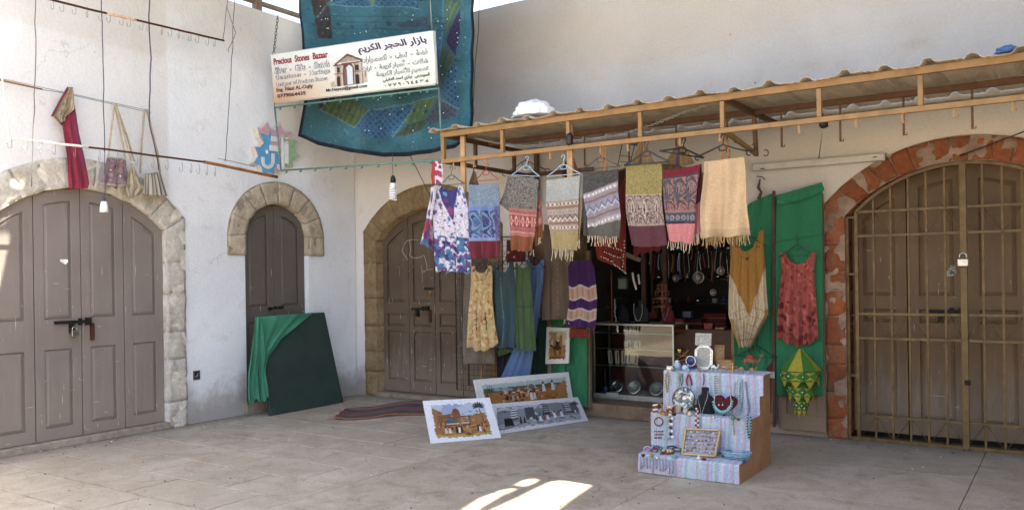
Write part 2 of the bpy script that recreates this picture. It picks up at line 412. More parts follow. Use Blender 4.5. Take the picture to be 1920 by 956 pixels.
# ------------------------------------------------------------------ ground
def groundmat(name, a, b, c, sc, dirt):
    m, g = newmat(name, .85, 0, .25); geo = g.nt.nodes.new('ShaderNodeNewGeometry'); P = geo.outputs['Position']
    n0 = g.noise(P, .55, 3, .5, .3); n1 = g.noise(P, sc, 7, .72, .6); n2 = g.noise(P, 45, 5, .65); n3 = g.noise(P, 3.1, 6, .8, 1.5)
    out = g.ramp(n1, [(.3, a), (.5, b), (.7, c)])
    out = g.mix(g.math('MULTIPLY', g.step(n0, .4, .65), .35), out, a)
    out = g.mix(g.math('MULTIPLY', g.step(n3, .53, .70), dirt), out, '665d52'); n4 = g.noise(P, 9, 5, .75, .8); out = g.mix(g.math('MULTIPLY', g.step(n4, .60, .68), dirt * .5), out, 'c2b8aa')
    specks = g.step(g.noise(P, 23, 2, .5), .80, .815); out = g.mix(g.math('MULTIPLY', specks, .7), out, '4a443d')
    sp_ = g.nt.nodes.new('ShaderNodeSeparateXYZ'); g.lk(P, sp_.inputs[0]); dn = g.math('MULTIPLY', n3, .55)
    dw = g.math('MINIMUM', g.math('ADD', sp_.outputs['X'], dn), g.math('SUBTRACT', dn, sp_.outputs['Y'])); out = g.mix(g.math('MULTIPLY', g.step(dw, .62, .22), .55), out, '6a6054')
    wht = g.step(g.noise(P, 19.3, 2, .5), .815, .825); out = g.mix(g.math('MULTIPLY', wht, .6), out, 'cfcac0')
    out = g.mix(1.0, out, g.ramp(n2, [(.25, (.86, .86, .86)), (.7, (1, 1, 1))]), 'MULTIPLY')
    oi = g.nt.nodes.new('ShaderNodeObjectInfo'); h = g.nt.nodes.new('ShaderNodeHueSaturation'); g.lk(out, h.inputs['Color'])
    g.lk(g.math('MULTIPLY_ADD', oi.outputs['Random'], .07, .965), h.inputs['Value']); g.lk(h.outputs[0], g.b.inputs['Base Color'])
    g.bump(g.math('ADD', g.math('MULTIPLY', n1, .8), g.math('MULTIPLY', n2, .5)), .35, .012); return m
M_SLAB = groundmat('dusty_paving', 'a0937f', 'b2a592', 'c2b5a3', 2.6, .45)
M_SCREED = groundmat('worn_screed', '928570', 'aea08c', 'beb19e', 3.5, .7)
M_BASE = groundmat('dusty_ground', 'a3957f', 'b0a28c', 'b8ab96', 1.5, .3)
mb = MB(); mb.add([(-60, -60, -.014), (60, -60, -.014), (60, 60, -.014), (-60, 60, -.014)], [(0, 1, 2, 3)])
ground = mb.build('ground', M_BASE, fix=False); tag(ground, kind='structure')
mb = MB(); mb.add([(0, -7, -.0105), (13.4, -7, -.0105), (13.4, 0, -.0105), (0, 0, -.0105)], [(0, 1, 2, 3)]); o = mb.build('joint_bed', flat('4f473d', .95, 0, .3, 9, .3), fix=False); tag(o, kind='structure')
def slab(x0, x1, y0, y1, mat, gap=.0065):
    mb = MB(); dz = RS.uniform(-.0015, .0015); cx, cy = (x0 + x1) / 2, (y0 + y1) / 2
    hx, hy = (x1 - x0) / 2 - gap, (y1 - y0) / 2 - gap; c = .004
    j = lambda: RS.uniform(-.004, .004)
    top = [(cx + a * (hx - c) + j(), cy + b * (hy - c) + j(), dz) for a, b in ((-1, -1), (1, -1), (1, 1), (-1, 1))]
    rim = [(cx + a * hx, cy + b * hy, dz - .004) for a, b in ((-1, -1), (1, -1), (1, 1), (-1, 1))]
    bot = [(x, y, -.0100) for x, y, _ in rim]
    mb.add(top + rim + bot, [(0, 1, 2, 3)] + [(4 + i, 4 + (i + 1) % 4, (i + 1) % 4, i) for i in range(4)] + [(8 + i, 8 + (i + 1) % 4, 4 + (i + 1) % 4, 4 + i) for i in range(4)])
    return mb.build('paving_stone', mat, ground, origin=(cx, cy, 0), fix=False)
XJ = 3.46
XW = 9.55
y = 0.0; k = 0
while y > -6.6:
    dy = .47; x = -.0 - (k % 2) * .45 - RS.uniform(0, .15)
    while x < XJ - .02:
        L = RS.uniform(.8, 1.0); x1 = min(x + L, XJ)
        if XJ - x1 < .3: x1 = XJ
        slab(max(x, 0), x1, y - dy, y, M_SLAB); x = x1
    y -= dy; k += 1
bx = [XJ, 5.52, 7.5, XW, 11.4, 13.5]
for i in range(len(bx) - 1):
    yy = 0.0
    while yy > -6.6:
        d = 1.65 if i == 0 else 1.1
        slab(bx[i], bx[i + 1], yy - d, yy, M_SCREED if i == 0 else M_SLAB, .0025); yy -= d

# ------------------------------------------------------------------ arch geometry
def arc_seg(sc, w, zs, zc, n=24):
    h = zc - zs; r = (w * w + h * h) / (2 * h); a = math.asin(min(1, w / r)); a = a if h <= w else math.pi - a
    return [(sc + r * math.sin(t), zc - r + r * math.cos(t)) for t in np.linspace(-a, a, n + 1)]
def arc_ell(sc, w, zs, zc, n=24): return [(sc + w * math.sin(t), zs + (zc - zs) * math.cos(t)) for t in np.linspace(-math.pi / 2, math.pi / 2, n + 1)]
def opening(arc, zb=0.0): return [(arc[0][0], zb)] + arc + [(arc[-1][0], zb)]
def interp_arc(arc, s):
    xs = [p[0] for p in arc]; return float(np.interp(s, xs, [p[1] for p in arc]))
# left wall openings (s = distance from the corner)
c1 = sL(157, 600)[0]; w1 = c1 - sL(311, 600)[0]; z1s = sL(311, 432)[1]; z1c = sL(157, 353)[1]
A1 = arc_seg(c1, w1, z1s, z1c)
o1w = c1 - sL(347, 600)[0]; A1o = arc_seg(c1, o1w, sL(346, 409)[1], sL(150, 297)[1])
sa, sb = sL(460.5, 560)[0], sL(579, 560)[0]; c2 = (sa + sb) / 2; w2 = (sa - sb) / 2
z2s = sL(460, 440)[1]; z2c = sL(517, 382)[1]; A2 = arc_ell(c2, w2, z2s, z2c)
o2w = (sL(427, 470)[0] - sL(606, 470)[0]) / 2; z2f = sL(516, 479)[1]
A2o = arc_ell(c2, o2w, sL(516, 445)[1], sL(517, 341)[1])
# shop wall openings
c3 = 1.30; W3 = .91; z3s = sR(711, 452)[1]; z3c = sR(808, 389)[1]
OUT = .225; z3os = sR(685, 434)[1]; z3oc = z3c + .30
CS = 4.335; CG = sR(1808, 600)[0]
A3 = arc_seg(c3, W3, z3s, z3c); A3o = arc_seg(c3, W3 + OUT, z3os, z3oc)
AS = arc_seg(CS, W3, z3s, z3c); ASo = arc_seg(CS, W3 + OUT, z3os, z3oc)
sgl = sR(1587, 600)[0]; WG = CG - sgl; zgs = sR(1588, 405)[1]; zgc = sR(1808, 301)[1]; AG = arc_seg(CG, WG, zgs, zgc)
wgo = CG - sR(1549, 600)[0]; AGo = arc_seg(CG, wgo, sR(1551, 383)[1], sR(1815, 253)[1])
H = 4.84
print('arches', c1, w1, z1s, z1c, '|', c2, w2, z2s, z2c, '|', z3s, z3c, '|', CG, WG, zgs, zgc)

def wall(name, f3, mat, s1, ops, label, thick=.32):
    pts = [(-.0, 0.0)]
    for a, zb in ops: pts += opening(a, 0.0)
    pts += [(s1, 0.0), (s1, H)]
    n = 26
    pts += [(s1 * (1 - i / n), H + RS.uniform(-.008, .008)) for i in range(1, n + 1)]
    mb = MB(); mb.holes(pts, [], f3, -thick, 0.0)
    o = mb.build(name, mat); tag(o, label, 'wall'); return o
grow = lambda arc, d: [(s + (d if i >= len(arc) // 2 else -d) * 0, z) for i, (s, z) in enumerate(arc)]
A1w = arc_seg(c1, w1 + .06, z1s + .02, z1c + .06); A2w = [(p[0], p[1]) for p in arc_ell(c2, w2 + .05, z2s, z2c + .05)]
A3w, ASw = [arc_seg(c_, W3 + .06, z3s + .02, z3c + .06) for c_ in (c3, CS)]; AGw = arc_seg(CG, WG + .06, zgs + .02, zgc + .06)
A2j = [(c2 - w2, z2f - .001)] + A2w + [(c2 + w2, z2f - .001)]; A2j = [(c2 - w2, z2f)] + [(c2 - w2 - .05, z2f)] + A2w + [(c2 + w2 + .05, z2f)] + [(c2 + w2, z2f)]
wallL = wall('plaster_wall', mapL, M_WL, 8.2, [(A2j, 0), (A1w, 0)], 'long white plastered wall on the left with two arched brown doors')
wallR = wall('plaster_wall', mapR, M_WR, XW, [(A3w, 0), (ASw, 0), (AGw, 0)], 'beige plastered wall behind the canopy holding the shop and the barred gate', .32)
mb = MB(); mb.box((XW + .16, -2.3, H / 2), (.31, 4.6, H)); side = mb.build('plaster_wall', M_WR, origin=(XW + .16, -2.3, 0)); tag(side, 'plastered side wall closing the courtyard beyond the barred gate on the right', 'wall')  # out of view, added to block light and darken the gate side
# capping so no light leaks at the corner, and the building mass behind the walls
def stone(parent, quad, f3, front, back, mat, rough=.012, nx=7, ny=6, name='stone', shrink=.0015):
    q = [Vector(p) for p in quad]; c = sum(q, Vector((0, 0))) / 4; q = [p + (c - p).normalized() * shrink for p in q]
    vs = []; seed = RS.uniform(0, 100, 3)
    from mathutils import noise as mn
    for j in range(ny + 1):
        for i in range(nx + 1):
            u, v = i / nx, j / ny; p = (q[0] * (1 - u) + q[1] * u) * (1 - v) + (q[3] * (1 - u) + q[2] * u) * v
            e = min(u, 1 - u, v, 1 - v) * 2; b = front - .0022 * (1 - min(1, e * 3)) + rough * mn.noise(Vector((p.x * 7, p.y * 7, 3.1))) + rough * .5 * mn.noise(Vector((p.x * 17, p.y * 17, 9.3)))
            jx = rough * .35 * mn.noise(Vector((p.x * 9, p.y * 9, seed[1]))); vs.append(f3(p.x + jx, p.y - jx, b))
    idx = lambda i, j: j * (nx + 1) + i; fs = [(idx(i, j), idx(i + 1, j), idx(i + 1, j + 1), idx(i, j + 1)) for j in range(ny) for i in range(nx)]
    ring = [idx(i, 0) for i in range(nx)] + [idx(nx, j) for j in range(ny)] + [idx(i, ny) for i in range(nx, 0, -1)] + [idx(0, j) for j in range(ny, 0, -1)]
    n0 = len(vs); fr = f3(0, 0, 1) - f3(0, 0, 0)
    for r in ring: vs.append(vs[r] - fr * (front - back))
    L = len(ring); fs += [(ring[a], n0 + a, n0 + (a + 1) % L, ring[(a + 1) % L]) for a in range(L)]
    mb = MB(); mb.add(vs, fs, True); o = mb.build(name, mat, parent, origin=f3(c.x, c.y, front))
    return o
def resample(arc, n):
    p = np.array(arc); d = np.r_[0, np.cumsum(np.hypot(*np.diff(p, axis=0).T))]; t = np.linspace(0, d[-1], n + 1)
    return [(float(np.interp(a, d, p[:, 0])), float(np.interp(a, d, p[:, 1]))) for a in t]
def surround(wl, f3, inner, outer, nst, jamb_z0, jamb_h, mat, mmat, front=.018, back=-.18, skip=None, extra=0.0, rough=.012, foot=None, shr=.0015):
    s = ORG[wl.name]
    # backing mortar, recessed behind the stone faces
    io = [(p[0], p[1]) for p in inner]; oo = [(p[0], p[1]) for p in outer]; zb = foot if foot is not None else jamb_z0
    poly = [(oo[0][0], zb)] + oo + [(oo[-1][0], zb), (io[-1][0], zb)] + io[::-1] + [(io[0][0], zb)]
    mb = MB(); mb.holes(poly, [], f3, .0015, front - .005); sur = mb.build('arch_surround', mmat, wl, origin=f3((io[0][0] + io[-1][0]) / 2, zb, 0))
    I = resample(inner, nst); O = resample(outer, nst); es = .003
    for k in range(nst):
        if skip and skip(O[k], O[k + 1]): continue
        stone(sur, [I[k], I[k + 1], O[k + 1], O[k]], f3, front, back, mat, rough, shrink=shr)
    for side in (0, -1):
        if skip and skip(outer[side], outer[side]): continue
        a, b = inner[side], outer[side]; z = zb
        tops = min(a[1], b[1]) - 0.0; n = max(1, round((tops - z) / jamb_h)); hs = [jamb_h * RS.uniform(.7, 1.3) for _ in range(n)]; sm = sum(hs)
        for i, hh in enumerate(hs):
            z2 = z + hh / sm * (tops - zb)
            top_a, top_b = (a[1], b[1]) if i == n - 1 else (z2, z2)
            lo_, hi_ = (a[0], b[0]) if side == -1 else (b[0], a[0]); ta, tb = (top_a, top_b) if side == -1 else (top_b, top_a)
            stone(sur, [(lo_, z), (hi_, z), (hi_, tb), (lo_, ta)], f3, front, back, mat, rough, shrink=shr)
            z = z2
    return sur
off_l = lambda a, b: max(a[0], b[0]) > 5.6
surround(wallL, mapL, A1, A1o, 9, 0.0, .36, M_ST1, M_STM1, .022, -.3, None, rough=.026)
A2f = [(A2[0][0], z2f + .001)] + A2 + [(A2[-1][0], z2f + .001)]; A2of = [(A2o[0][0], z2f + .001)] + A2o + [(A2o[-1][0], z2f + .001)]
surround(wallL, mapL, A2, A2o, 8, z2f, .6, M_ST2, M_MORT, .03, -.1, None, rough=.012, foot=z2f)
surround(wallR, mapR, A3, A3o, 13, 0.0, .33, M_ST3, M_STM3, .02, -.3)
surround(wallR, mapR, AS, ASo, 13, 0.0, .33, M_ST3, M_STM3, .02, -.3)
surround(wallR, mapR, AG, AGo, 15, 0.0, .23, M_BRK, M_STMB, .022, -.3, rough=.024, shr=.006)

# ------------------------------------------------------------------ doors
def clip_leaf(arc, s0, s1, zb, drop=0.0, n=8):
    return [(s0, zb)] + [(s, interp_arc(arc, s) - drop) for s in np.linspace(s0, s1, n + 1)] + [(s1, zb)]
def door(name, f3, arc, seams, zb, off, mat, panels, label, ztop_gap=.01, single_holes=None, ext=0.0):
    cx = (seams[0] + seams[-1]) / 2
    root = thing(name, f3(cx, zb, off), label, 'door')
    leaves = []
    for i in range(len(seams) - 1):
        a, b = seams[i] + .004, seams[i + 1] - .004; out = clip_leaf(arc, a, b, zb, ztop_gap)
        hs = []
        for (m0, m1, z0, z1) in panels[i] if isinstance(panels[0], list) else panels:
            pa, pb = a + m0, b - m1
            if z1 is None:
                hs.append([(pa, z0)] + [(s, interp_arc(arc, s) - ztop_gap - .12) for s in np.linspace(pa, pb, 7)] + [(pb, z0)])
            else: hs.append([(pa, z0), (pa, z1), (pb, z1), (pb, z0)])
        mb = MB(); mb.holes(out, hs, f3, off, off + .022); mb.holes(out, [], f3, off - .03, off - .001)
        leaf = mb.build('door_leaf', mat, root, origin=f3((a + b) / 2, zb, off), bevel=.004); leaves.append(leaf)
        for hole in hs:
            cc = np.mean(hole, axis=0); sh = lambda k: [(cc[0] + (p[0] - cc[0]) * (1 - k / max(.02, abs(p[0] - cc[0]))) if abs(p[0] - cc[0]) > .01 else p[0],
                                              cc[1] + (p[1] - cc[1]) * (1 - k / max(.02, abs(p[1] - cc[1]))) if abs(p[1] - cc[1]) > .01 else p[1]) for p in hole]
            p0 = sh(.006); p1 = sh(.035); mb = MB(); n = len(hole)
            vs = [f3(*p, off + .003) for p in p0] + [f3(*p, off + .017) for p in p1]
            fs = [tuple(range(n, 2 * n))] + [(j, (j + 1) % n, n + (j + 1) % n, n + j) for j in range(n)]
            mb.add(vs, fs); mb.build('panel', mat, leaf, origin=f3(cc[0], cc[1], off))
    return root, leaves
d1 = [c1 + w1 - .001, sL(68.5, 600)[0], sL(157, 600)[0], sL(237, 600)[0], c1 - w1 + .001]; d1 = d1[::-1]
zb1 = .075
zl = lambda x, y: sL(x, y, -.05)[1]
pan1 = [(.09, .09, zl(290, 772), zl(290, 640)), (.09, .09, zl(190, 594), None)]
door1, lv1 = door('double_door', mapL, A1, d1, zb1, -.06, M_D1, pan1, 'wide taupe four leaf door under the rough stone arch on the far left')
mb = MB(); mb.holes([(c1 - w1 - .02, 0), (c1 + w1 + .02, 0), (c1 + w1 + .02, .07), (c1 - w1 - .02, .07)], [], mapL, -.3, .035)
mb.build('door_sill', M_MORT, wallL, origin=mapL(c1, 0, 0), bevel=.008)
d2 = [c2 - w2 + .002, c2, c2 + w2 - .002]; z2m = sL(516, 574)[1]
pan2 = [(.1, .1, .3, z2m - .18), (.1, .1, z2m, None)]
door2, lv2 = door('double_door', mapL, A2, d2, .14, -.09, M_D2, pan2, 'narrow olive brown arched door behind the green board')
mb = MB(); mb.holes([(c2 - w2 - .05, 0), (c2 + w2 + .05, 0), (c2 + w2 + .05, .13), (c2 - w2 - .05, .13)], [], mapL, -.3, .06)
mb.build('door_sill', M_MORT, wallL, origin=mapL(c2, 0, 0), bevel=.01)
d3 = [c3 - W3 + .002, sR(768, 600)[0], sR(806, 600)[0], sR(857, 600)[0], c3 + W3 - .002]
zr = lambda x, y: sR(x, y, -.1)[1]
pan3 = [(.07, .07, .22, zr(780, 622)), (.07, .07, zr(780, 612), zr(780, 588)), (.07, .07, zr(780, 566), None)]
d3 = [c3 - W3 + .002, sR(757, 600)[0], sR(806, 600)[0], sR(857, 600)[0], c3 + W3 - .002]
door3, lv3 = door('double_door', mapR, A3, d3, .07, -.13, M_D3, pan3, 'worn brown four leaf door between the corner and the hanging clothes')
mb = MB(); mb.holes([(c3 - W3 - .02, 0), (c3 + W3 + .02, 0), (c3 + W3 + .02, .06), (c3 - W3 - .02, .06)], [], mapR, -.3, .03)
mb.build('door_sill', M_MORT2, wallR, origin=mapR(c3, 0, 0), bevel=.008)
dg = [CG - WG + .002, CG - WG / 2, CG, CG + WG / 2, CG + WG - .002]
pang = [(.1, .1, .2, .95), (.1, .1, 1.1, 1.22), (.1, .1, 1.35, None)]
door4, lv4 = door('double_door', mapR, AG, dg, .05, -.27, M_D4, pang, 'dusty brown wooden door behind the barred iron gate')
# lock hardware on the doors
def boltset(root, f3, p, q, off, drop, w=.03, plate=None):
    a = f3(*p, off); b = f3(*q, off); mb = MB(); up = (0, 0, 1)
    n = (f3(0, 0, 1) - f3(0, 0, 0))
    mb.beam(a + n * .018, b + n * .018, .018, w); o = mb.build('bolt', M_IRON, root, origin=a)
    mb = MB(); t = (b - a).normalized()
    c = b - t * .06; mb.box(c + n * .008, (.03, .03, w * 2.2)); mb.box(b + t * .02 + n * .008, (.05, .05, w * 2.4))
    mb.box(c + n * .012 + Vector((0, 0, -drop / 2)) - t * .09, (.04, .04, drop)); mb.build('hasp', M_IRON, root, origin=c)
    if plate:
        mb = MB(); mb.box(b + t * .06 + n * .006 + Vector((0, 0, -plate / 2 - .02)), (.035, .035, plate)); mb.build('lock_plate', M_RUST, root, origin=c)
def padlock(c, n, h, label, body=M_STEEL):
    root = thing('padlock', c, label, 'padlock'); n = Vector(n); side = n.cross(Vector((0, 0, 1))).normalized()
    M = Matrix((side, n, Vector((0, 0, 1)))).transposed(); mb = MB(); mb.box(Vector(c) + Vector((0, 0, -h * .28)), (h * .62, h * .3, h * .5), M)
    mb.build('lock_body', body, root, bevel=h * .05)
    mb = MB(); pts = [Vector(c) + side * (math.cos(a) * h * .2) + Vector((0, 0, math.sin(a) * h * .2 + h * .12)) for a in np.linspace(0, math.pi, 9)]
    pts = [pts[0] + Vector((0, 0, -h * .2))] + pts + [pts[-1] + Vector((0, 0, -h * .2))]
    mb.tube(pts, h * .055, 8); mb.build('shackle', M_STEEL, root); return root
boltset(door1, mapL, sL(100, 605, -.04), sL(160, 602, -.04), -.035, .11, .03, .17)
padlock(at(140, 619, PL(.02)), (1, 0, 0), .11, 'steel padlock hanging on the bolt of the far left taupe door')
boltset(door2, mapL, sL(500, 577, -.07), sL(523, 576, -.07), -.066, .03, .012)
boltset(door3, mapR, sR(772, 579, -.1), sR(800, 578, -.1), -.105, .10, .026, .16)
padlock(at(806, 549, PR(.0)), (0, -1, 0), .075, 'small brass padlock on the worn brown door beside the floral dress', M_BRASS)
mb = MB(); mb.beam(at(796, 541, PR(-.1)), at(812, 541, PR(-.1)), .02, .025); mb.build('hasp', M_IRON, door3)
boltset(door4, mapR, sR(1740, 583, -.24), sR(1798, 584, -.24), -.243, .10, .03)
# painted scrawl and chips on doors
M_CHALK = flat('b9b0a2', .9, 0, .1, 30, 0, 'chalk_scrawl')
mb = MB()
def stroke(pts, f, r=.004):
    mb.tube([f(*p) for p in pts], r, 5)
fR = lambda x, y: at(x, y, PR(-.105))
stroke([(757, 462), (754, 470), (760, 481), (764, 487)], fR); stroke([(757, 460), (762, 452), (772, 449), (784, 450)], fR)
stroke([(768, 450), (770, 468), (768, 479), (776, 484), (790, 482), (794, 478)], fR); stroke([(795, 478), (800, 495), (801, 506), (812, 504)], fR)
stroke([(801, 505), (796, 509), (791, 509)], fR); stroke([(790, 498), (792, 512), (792, 530)], fR, .003)
mb.build('chalk_mark', M_CHALK, door3)
mb = MB(); q = [at(x, y, PL(-.034)) for x, y in ((113, 486), (127, 486), (128, 491), (123, 496), (113, 490))]
mb.add(q + [p - Vector((.003, 0, 0)) for p in q], [(0, 1, 2, 3, 4), (5, 6, 7, 8, 9)] + [(i, (i + 1) % 5, 5 + (i + 1) % 5, 5 + i) for i in range(5)]); mb.build('torn_sticker', flat('d8d8d4', .6), door1)

# ------------------------------------------------------------------ barred gate
M_GATE = flat('66502e', .55, .1, .3, 9, .3, 'ochre_gate_paint')
M_GATE2 = flat('6c5532', .55, .1, .2, 14, .2)
GO = -.04
gate = thing('metal_gate', mapR(CG, 0.03, GO), 'ochre painted barred iron gate with arched top in front of the brown door', 'gate')
gl = sR(1608, 600, GO)[0]; half = CG - gl; za = sR(1608, 398, GO)[1]; zcg = sR(1806, 305, GO)[1]; AR = arc_seg(CG, half, za, zcg, 20)
zbt = sR(1594, 820, GO)[1]
mb = MB()
for a, b in zip(AR[:-1], AR[1:]): mb.beam(mapR(*a, GO), mapR(*b, GO), .03, .03)
for s in (gl, 2 * CG - gl): mb.beam(mapR(s, zbt, GO), mapR(s, za, GO), .03, .03)
mb.beam(mapR(gl - .1, zbt, GO - .001), mapR(2 * CG - gl + .1, zbt, GO - .001), .034, .034)
mb.build('gate_frame', M_GATE, gate)
mb = MB(); mb.beam(mapR(CG, zbt - .01, GO + .012), mapR(CG, zcg, GO + .012), .055, .04); mb.build('centre_post', M_GATE2, gate, bevel=.004)
mb = MB(); mb.box(mapR(CG + .02, sR(1808, 716, GO)[1], GO + .035), (.05, .02, .045)); mb.build('latch', M_IRON, gate)
zsr = [sR(1608, y, GO)[1] for y in (398, 443, 588, 633, 777)]
for side in (-1, 1):
    for i, zz in enumerate(zsr):
        mb = MB(); mb.beam(mapR(CG + side * .028, zz, GO + .002), mapR(CG + side * (half - .015), zz, GO + .002), .026, .022); mb.build('rail', M_GATE, gate)
    for k in range(1, 6):
        s = CG + side * half * k / 6.0; zt = interp_arc(AR, s)
        mb = MB(); mb.beam(mapR(s, zbt + .01, GO - .012), mapR(s, zt - .01, GO - .012), .018, .018); mb.build('bar', M_GATE, gate)
    for k in range(6):
        sA, sB = CG + side * half * k / 6.0, CG + side * half * (k + 1) / 6.0
        for z0, z1 in ((zsr[1], zsr[0]), (zsr[3], zsr[2]), (zbt, zsr[4])):
            mb = MB(); a, b = ((sA, z1), (sB, z0)) if k % 2 else ((sA, z0), (sB, z1))
            mb.tube([mapR(*a, GO - .02), mapR(*b, GO - .02)], .0035, 5); mb.build('diagonal_rod', M_GATE, gate)
    sF = CG + side * (half + .085); mb = MB(); zt = sR(1594, 408, GO)[1]
    mb.beam(mapR(sF, zbt, GO - .004), mapR(sF, zt, GO - .004), .03, .03)
    for zz in (zt, sR(1594, 514, GO)[1], sR(1594, 703, GO)[1]): mb.beam(mapR(sF, zz, GO - .006), mapR(CG + side * half, zz, GO - .006), .02, .02)
    mb.build('side_frame', M_GATE, gate)
    mb = MB(); zc = sR(1594, 605, GO)[1]; sm_ = (sF + CG + side * half) / 2
    for sg in (1, -1): mb.tube([mapR(sm_ + .03 * math.cos(t) * sg, zc + sg * .04 + .035 * math.sin(t), GO) for t in np.linspace(-1.6, 3.9, 12)], .004, 5)
    mb.build('scroll', M_GATE, gate)
padlock(mapR(CG, sR(1808, 484, GO)[1], GO + .06), (0, -1, 0), .14, 'large steel padlock on the centre post of the barred gate')

# ------------------------------------------------------------------ shop interior shell
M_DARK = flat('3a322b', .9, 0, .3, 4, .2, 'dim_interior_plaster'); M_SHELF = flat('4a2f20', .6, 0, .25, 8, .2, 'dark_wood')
S0, S1, SD = CS - W3 - .25, CS + W3 + .6, 3.2
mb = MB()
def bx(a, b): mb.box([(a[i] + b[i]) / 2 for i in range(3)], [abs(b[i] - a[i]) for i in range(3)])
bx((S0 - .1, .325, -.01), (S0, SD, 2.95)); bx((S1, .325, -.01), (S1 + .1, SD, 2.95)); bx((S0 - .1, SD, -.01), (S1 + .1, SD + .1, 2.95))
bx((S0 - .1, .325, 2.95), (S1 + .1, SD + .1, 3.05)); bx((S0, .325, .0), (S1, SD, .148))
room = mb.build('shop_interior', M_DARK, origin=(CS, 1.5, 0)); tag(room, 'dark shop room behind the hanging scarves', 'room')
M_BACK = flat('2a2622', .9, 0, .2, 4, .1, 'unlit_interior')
for nm, (cx_, w_, f3_, ) in {'door_light_block': (c3, 1.3, mapR), 'door_light_block.001': (CG, 1.4, mapR), 'door_light_block.002': (c1, 1.5, mapL), 'door_light_block.003': (c2, .8, mapL)}.items():
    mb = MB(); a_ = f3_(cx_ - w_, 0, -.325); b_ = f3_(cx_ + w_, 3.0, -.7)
    mb.box((a_ + b_) / 2, [abs(b_[i] - a_[i]) for i in range(3)]); o = mb.build('door_light_block', M_BACK); tag(o, kind='structure')  # unseen dark boxes added behind the doors to stop light leaking through
M_STEP = flat('6d5b4a', .85, 0, .2, 9, .4, 'worn_step')
mb = MB(); mb.holes([(CS - W3 - .0, 0.001), (CS + W3, 0.001), (CS + W3, .15), (CS - W3 - .0, .15)], [], mapR, -.32, .05); mb.build('door_step', M_STEP, wallR, origin=mapR(CS, 0, 0), bevel=.01)

# ------------------------------------------------------------------ shade roof and sunlit building across the court
M_ROOF = flat('8d7f6d', .9, 0, .2, 3, .2, 'dusty_roof_sheet')
ZR = 7.0
def up_to_roof(p):
    p = np.array(p, float); t = (ZR - p[2]) / SDIR[2]; return tuple((p + SDIR * t)[:2])
gp = lambda x, y: tuple(onplane([x], [y], *PG(0))[0])
lp = lambda x, y: tuple(onplane([x], [y], *PL(0))[0])
patches = [[gp(*p) for p in q] for q in (
    [(786, 1010), (867, 956), (900, 934), (940, 919), (960, 915), (972, 916), (964, 919.5), (943, 928), (908, 948), (828, 1010)],
    [(966, 909), (983, 900), (1000, 896.5), (1013, 899), (1006, 904), (988, 911)],
    [(868, 1010), (918, 957), (974, 931), (1032, 903), (1042, 901), (1060, 901), (1112, 909.5), (1083, 929), (1030, 968), (960, 1010)])]
patches += [[lp(*p) for p in q] for q in ([(-6, 406), (12, 386), (33, 380), (24, 396), (12, 403)], [(8, 357), (22, 349), (44, 349), (42, 362), (18, 367)])]
rx0, rx1, ry0, ry1 = -.6, 18.5, -2.62, 2.2
roof_out = [(rx0, ry0), (rx1, ry0), (rx1, ry1), (rx0, ry1)]
hs = [[up_to_roof(p) for p in q] for q in patches]
print('holes', [(round(min(a[0] for a in h), 2), round(min(a[1] for a in h), 2), round(max(a[1] for a in h), 2)) for h in hs])
ry0 = -4.45
patches.append([lp(*p) for p in [(-40, 418), (24, 420), (27, 431), (23, 452), (15, 488), (2, 545), (-40, 700)]])
hs = [[up_to_roof(p) for p in q] for q in patches]
roof = thing('shade_roof', (rx0, ry0, ZR), 'high unseen shade roof on brown beams, its holes cut to shape the sun patches', 'roof')
mb = MB(); mb.holes([(rx0, ry0), (rx1, ry0), (rx1, ry1), (rx0, ry1)], hs, lambda s, z, o: Vector((s, z, ZR + o)), 0, .03)  # holes cut through the unseen roof to shape the sun patches
mb.build('roof_sheet', M_ROOF, roof)
M_BEAM = flat('7a6552', .6, .2, .2, 8, .2, 'brown_roof_beam')
pb = at(482, 12, PL(-.06))
mb = MB(); a = at(470, 0, PL(-.06)); b = at(566, 35, PL(-.06)); d = (b - a).normalized(); d.z = 0; d.normalize(); zz = b.z
mb.beam(Vector((-.10, -6, zz + .035)), Vector((-.10, .1, zz + .035)), .06, .055); mb.build('beam', M_BEAM, roof, bevel=.012)
mb = MB(); mb.beam(Vector((-.06, pb.y, H)), Vector((-.06, pb.y, ZR)), .09, .09); mb.build('post', M_BEAM, roof, bevel=.01)
mb = MB(); mb.beam(Vector((-.06, pb.y + .0, zz + .08)), Vector((2.6, pb.y + .6, ZR - .3)), .06, .06); mb.build('brace', M_BEAM, roof, bevel=.01)
for s in (-5.6, .1):
    mb = MB(); mb.beam(Vector((-.06, s, H)), Vector((-.06, s, ZR)), .09, .09); mb.build('post', M_BEAM, roof)
for s in (14.6, 18.2):
    for yy in (-3, 2.0):
        mb = MB(); mb.beam(Vector((s, yy, 0)), Vector((s, yy, ZR)), .14, .14); mb.build('post', M_BEAM, roof)

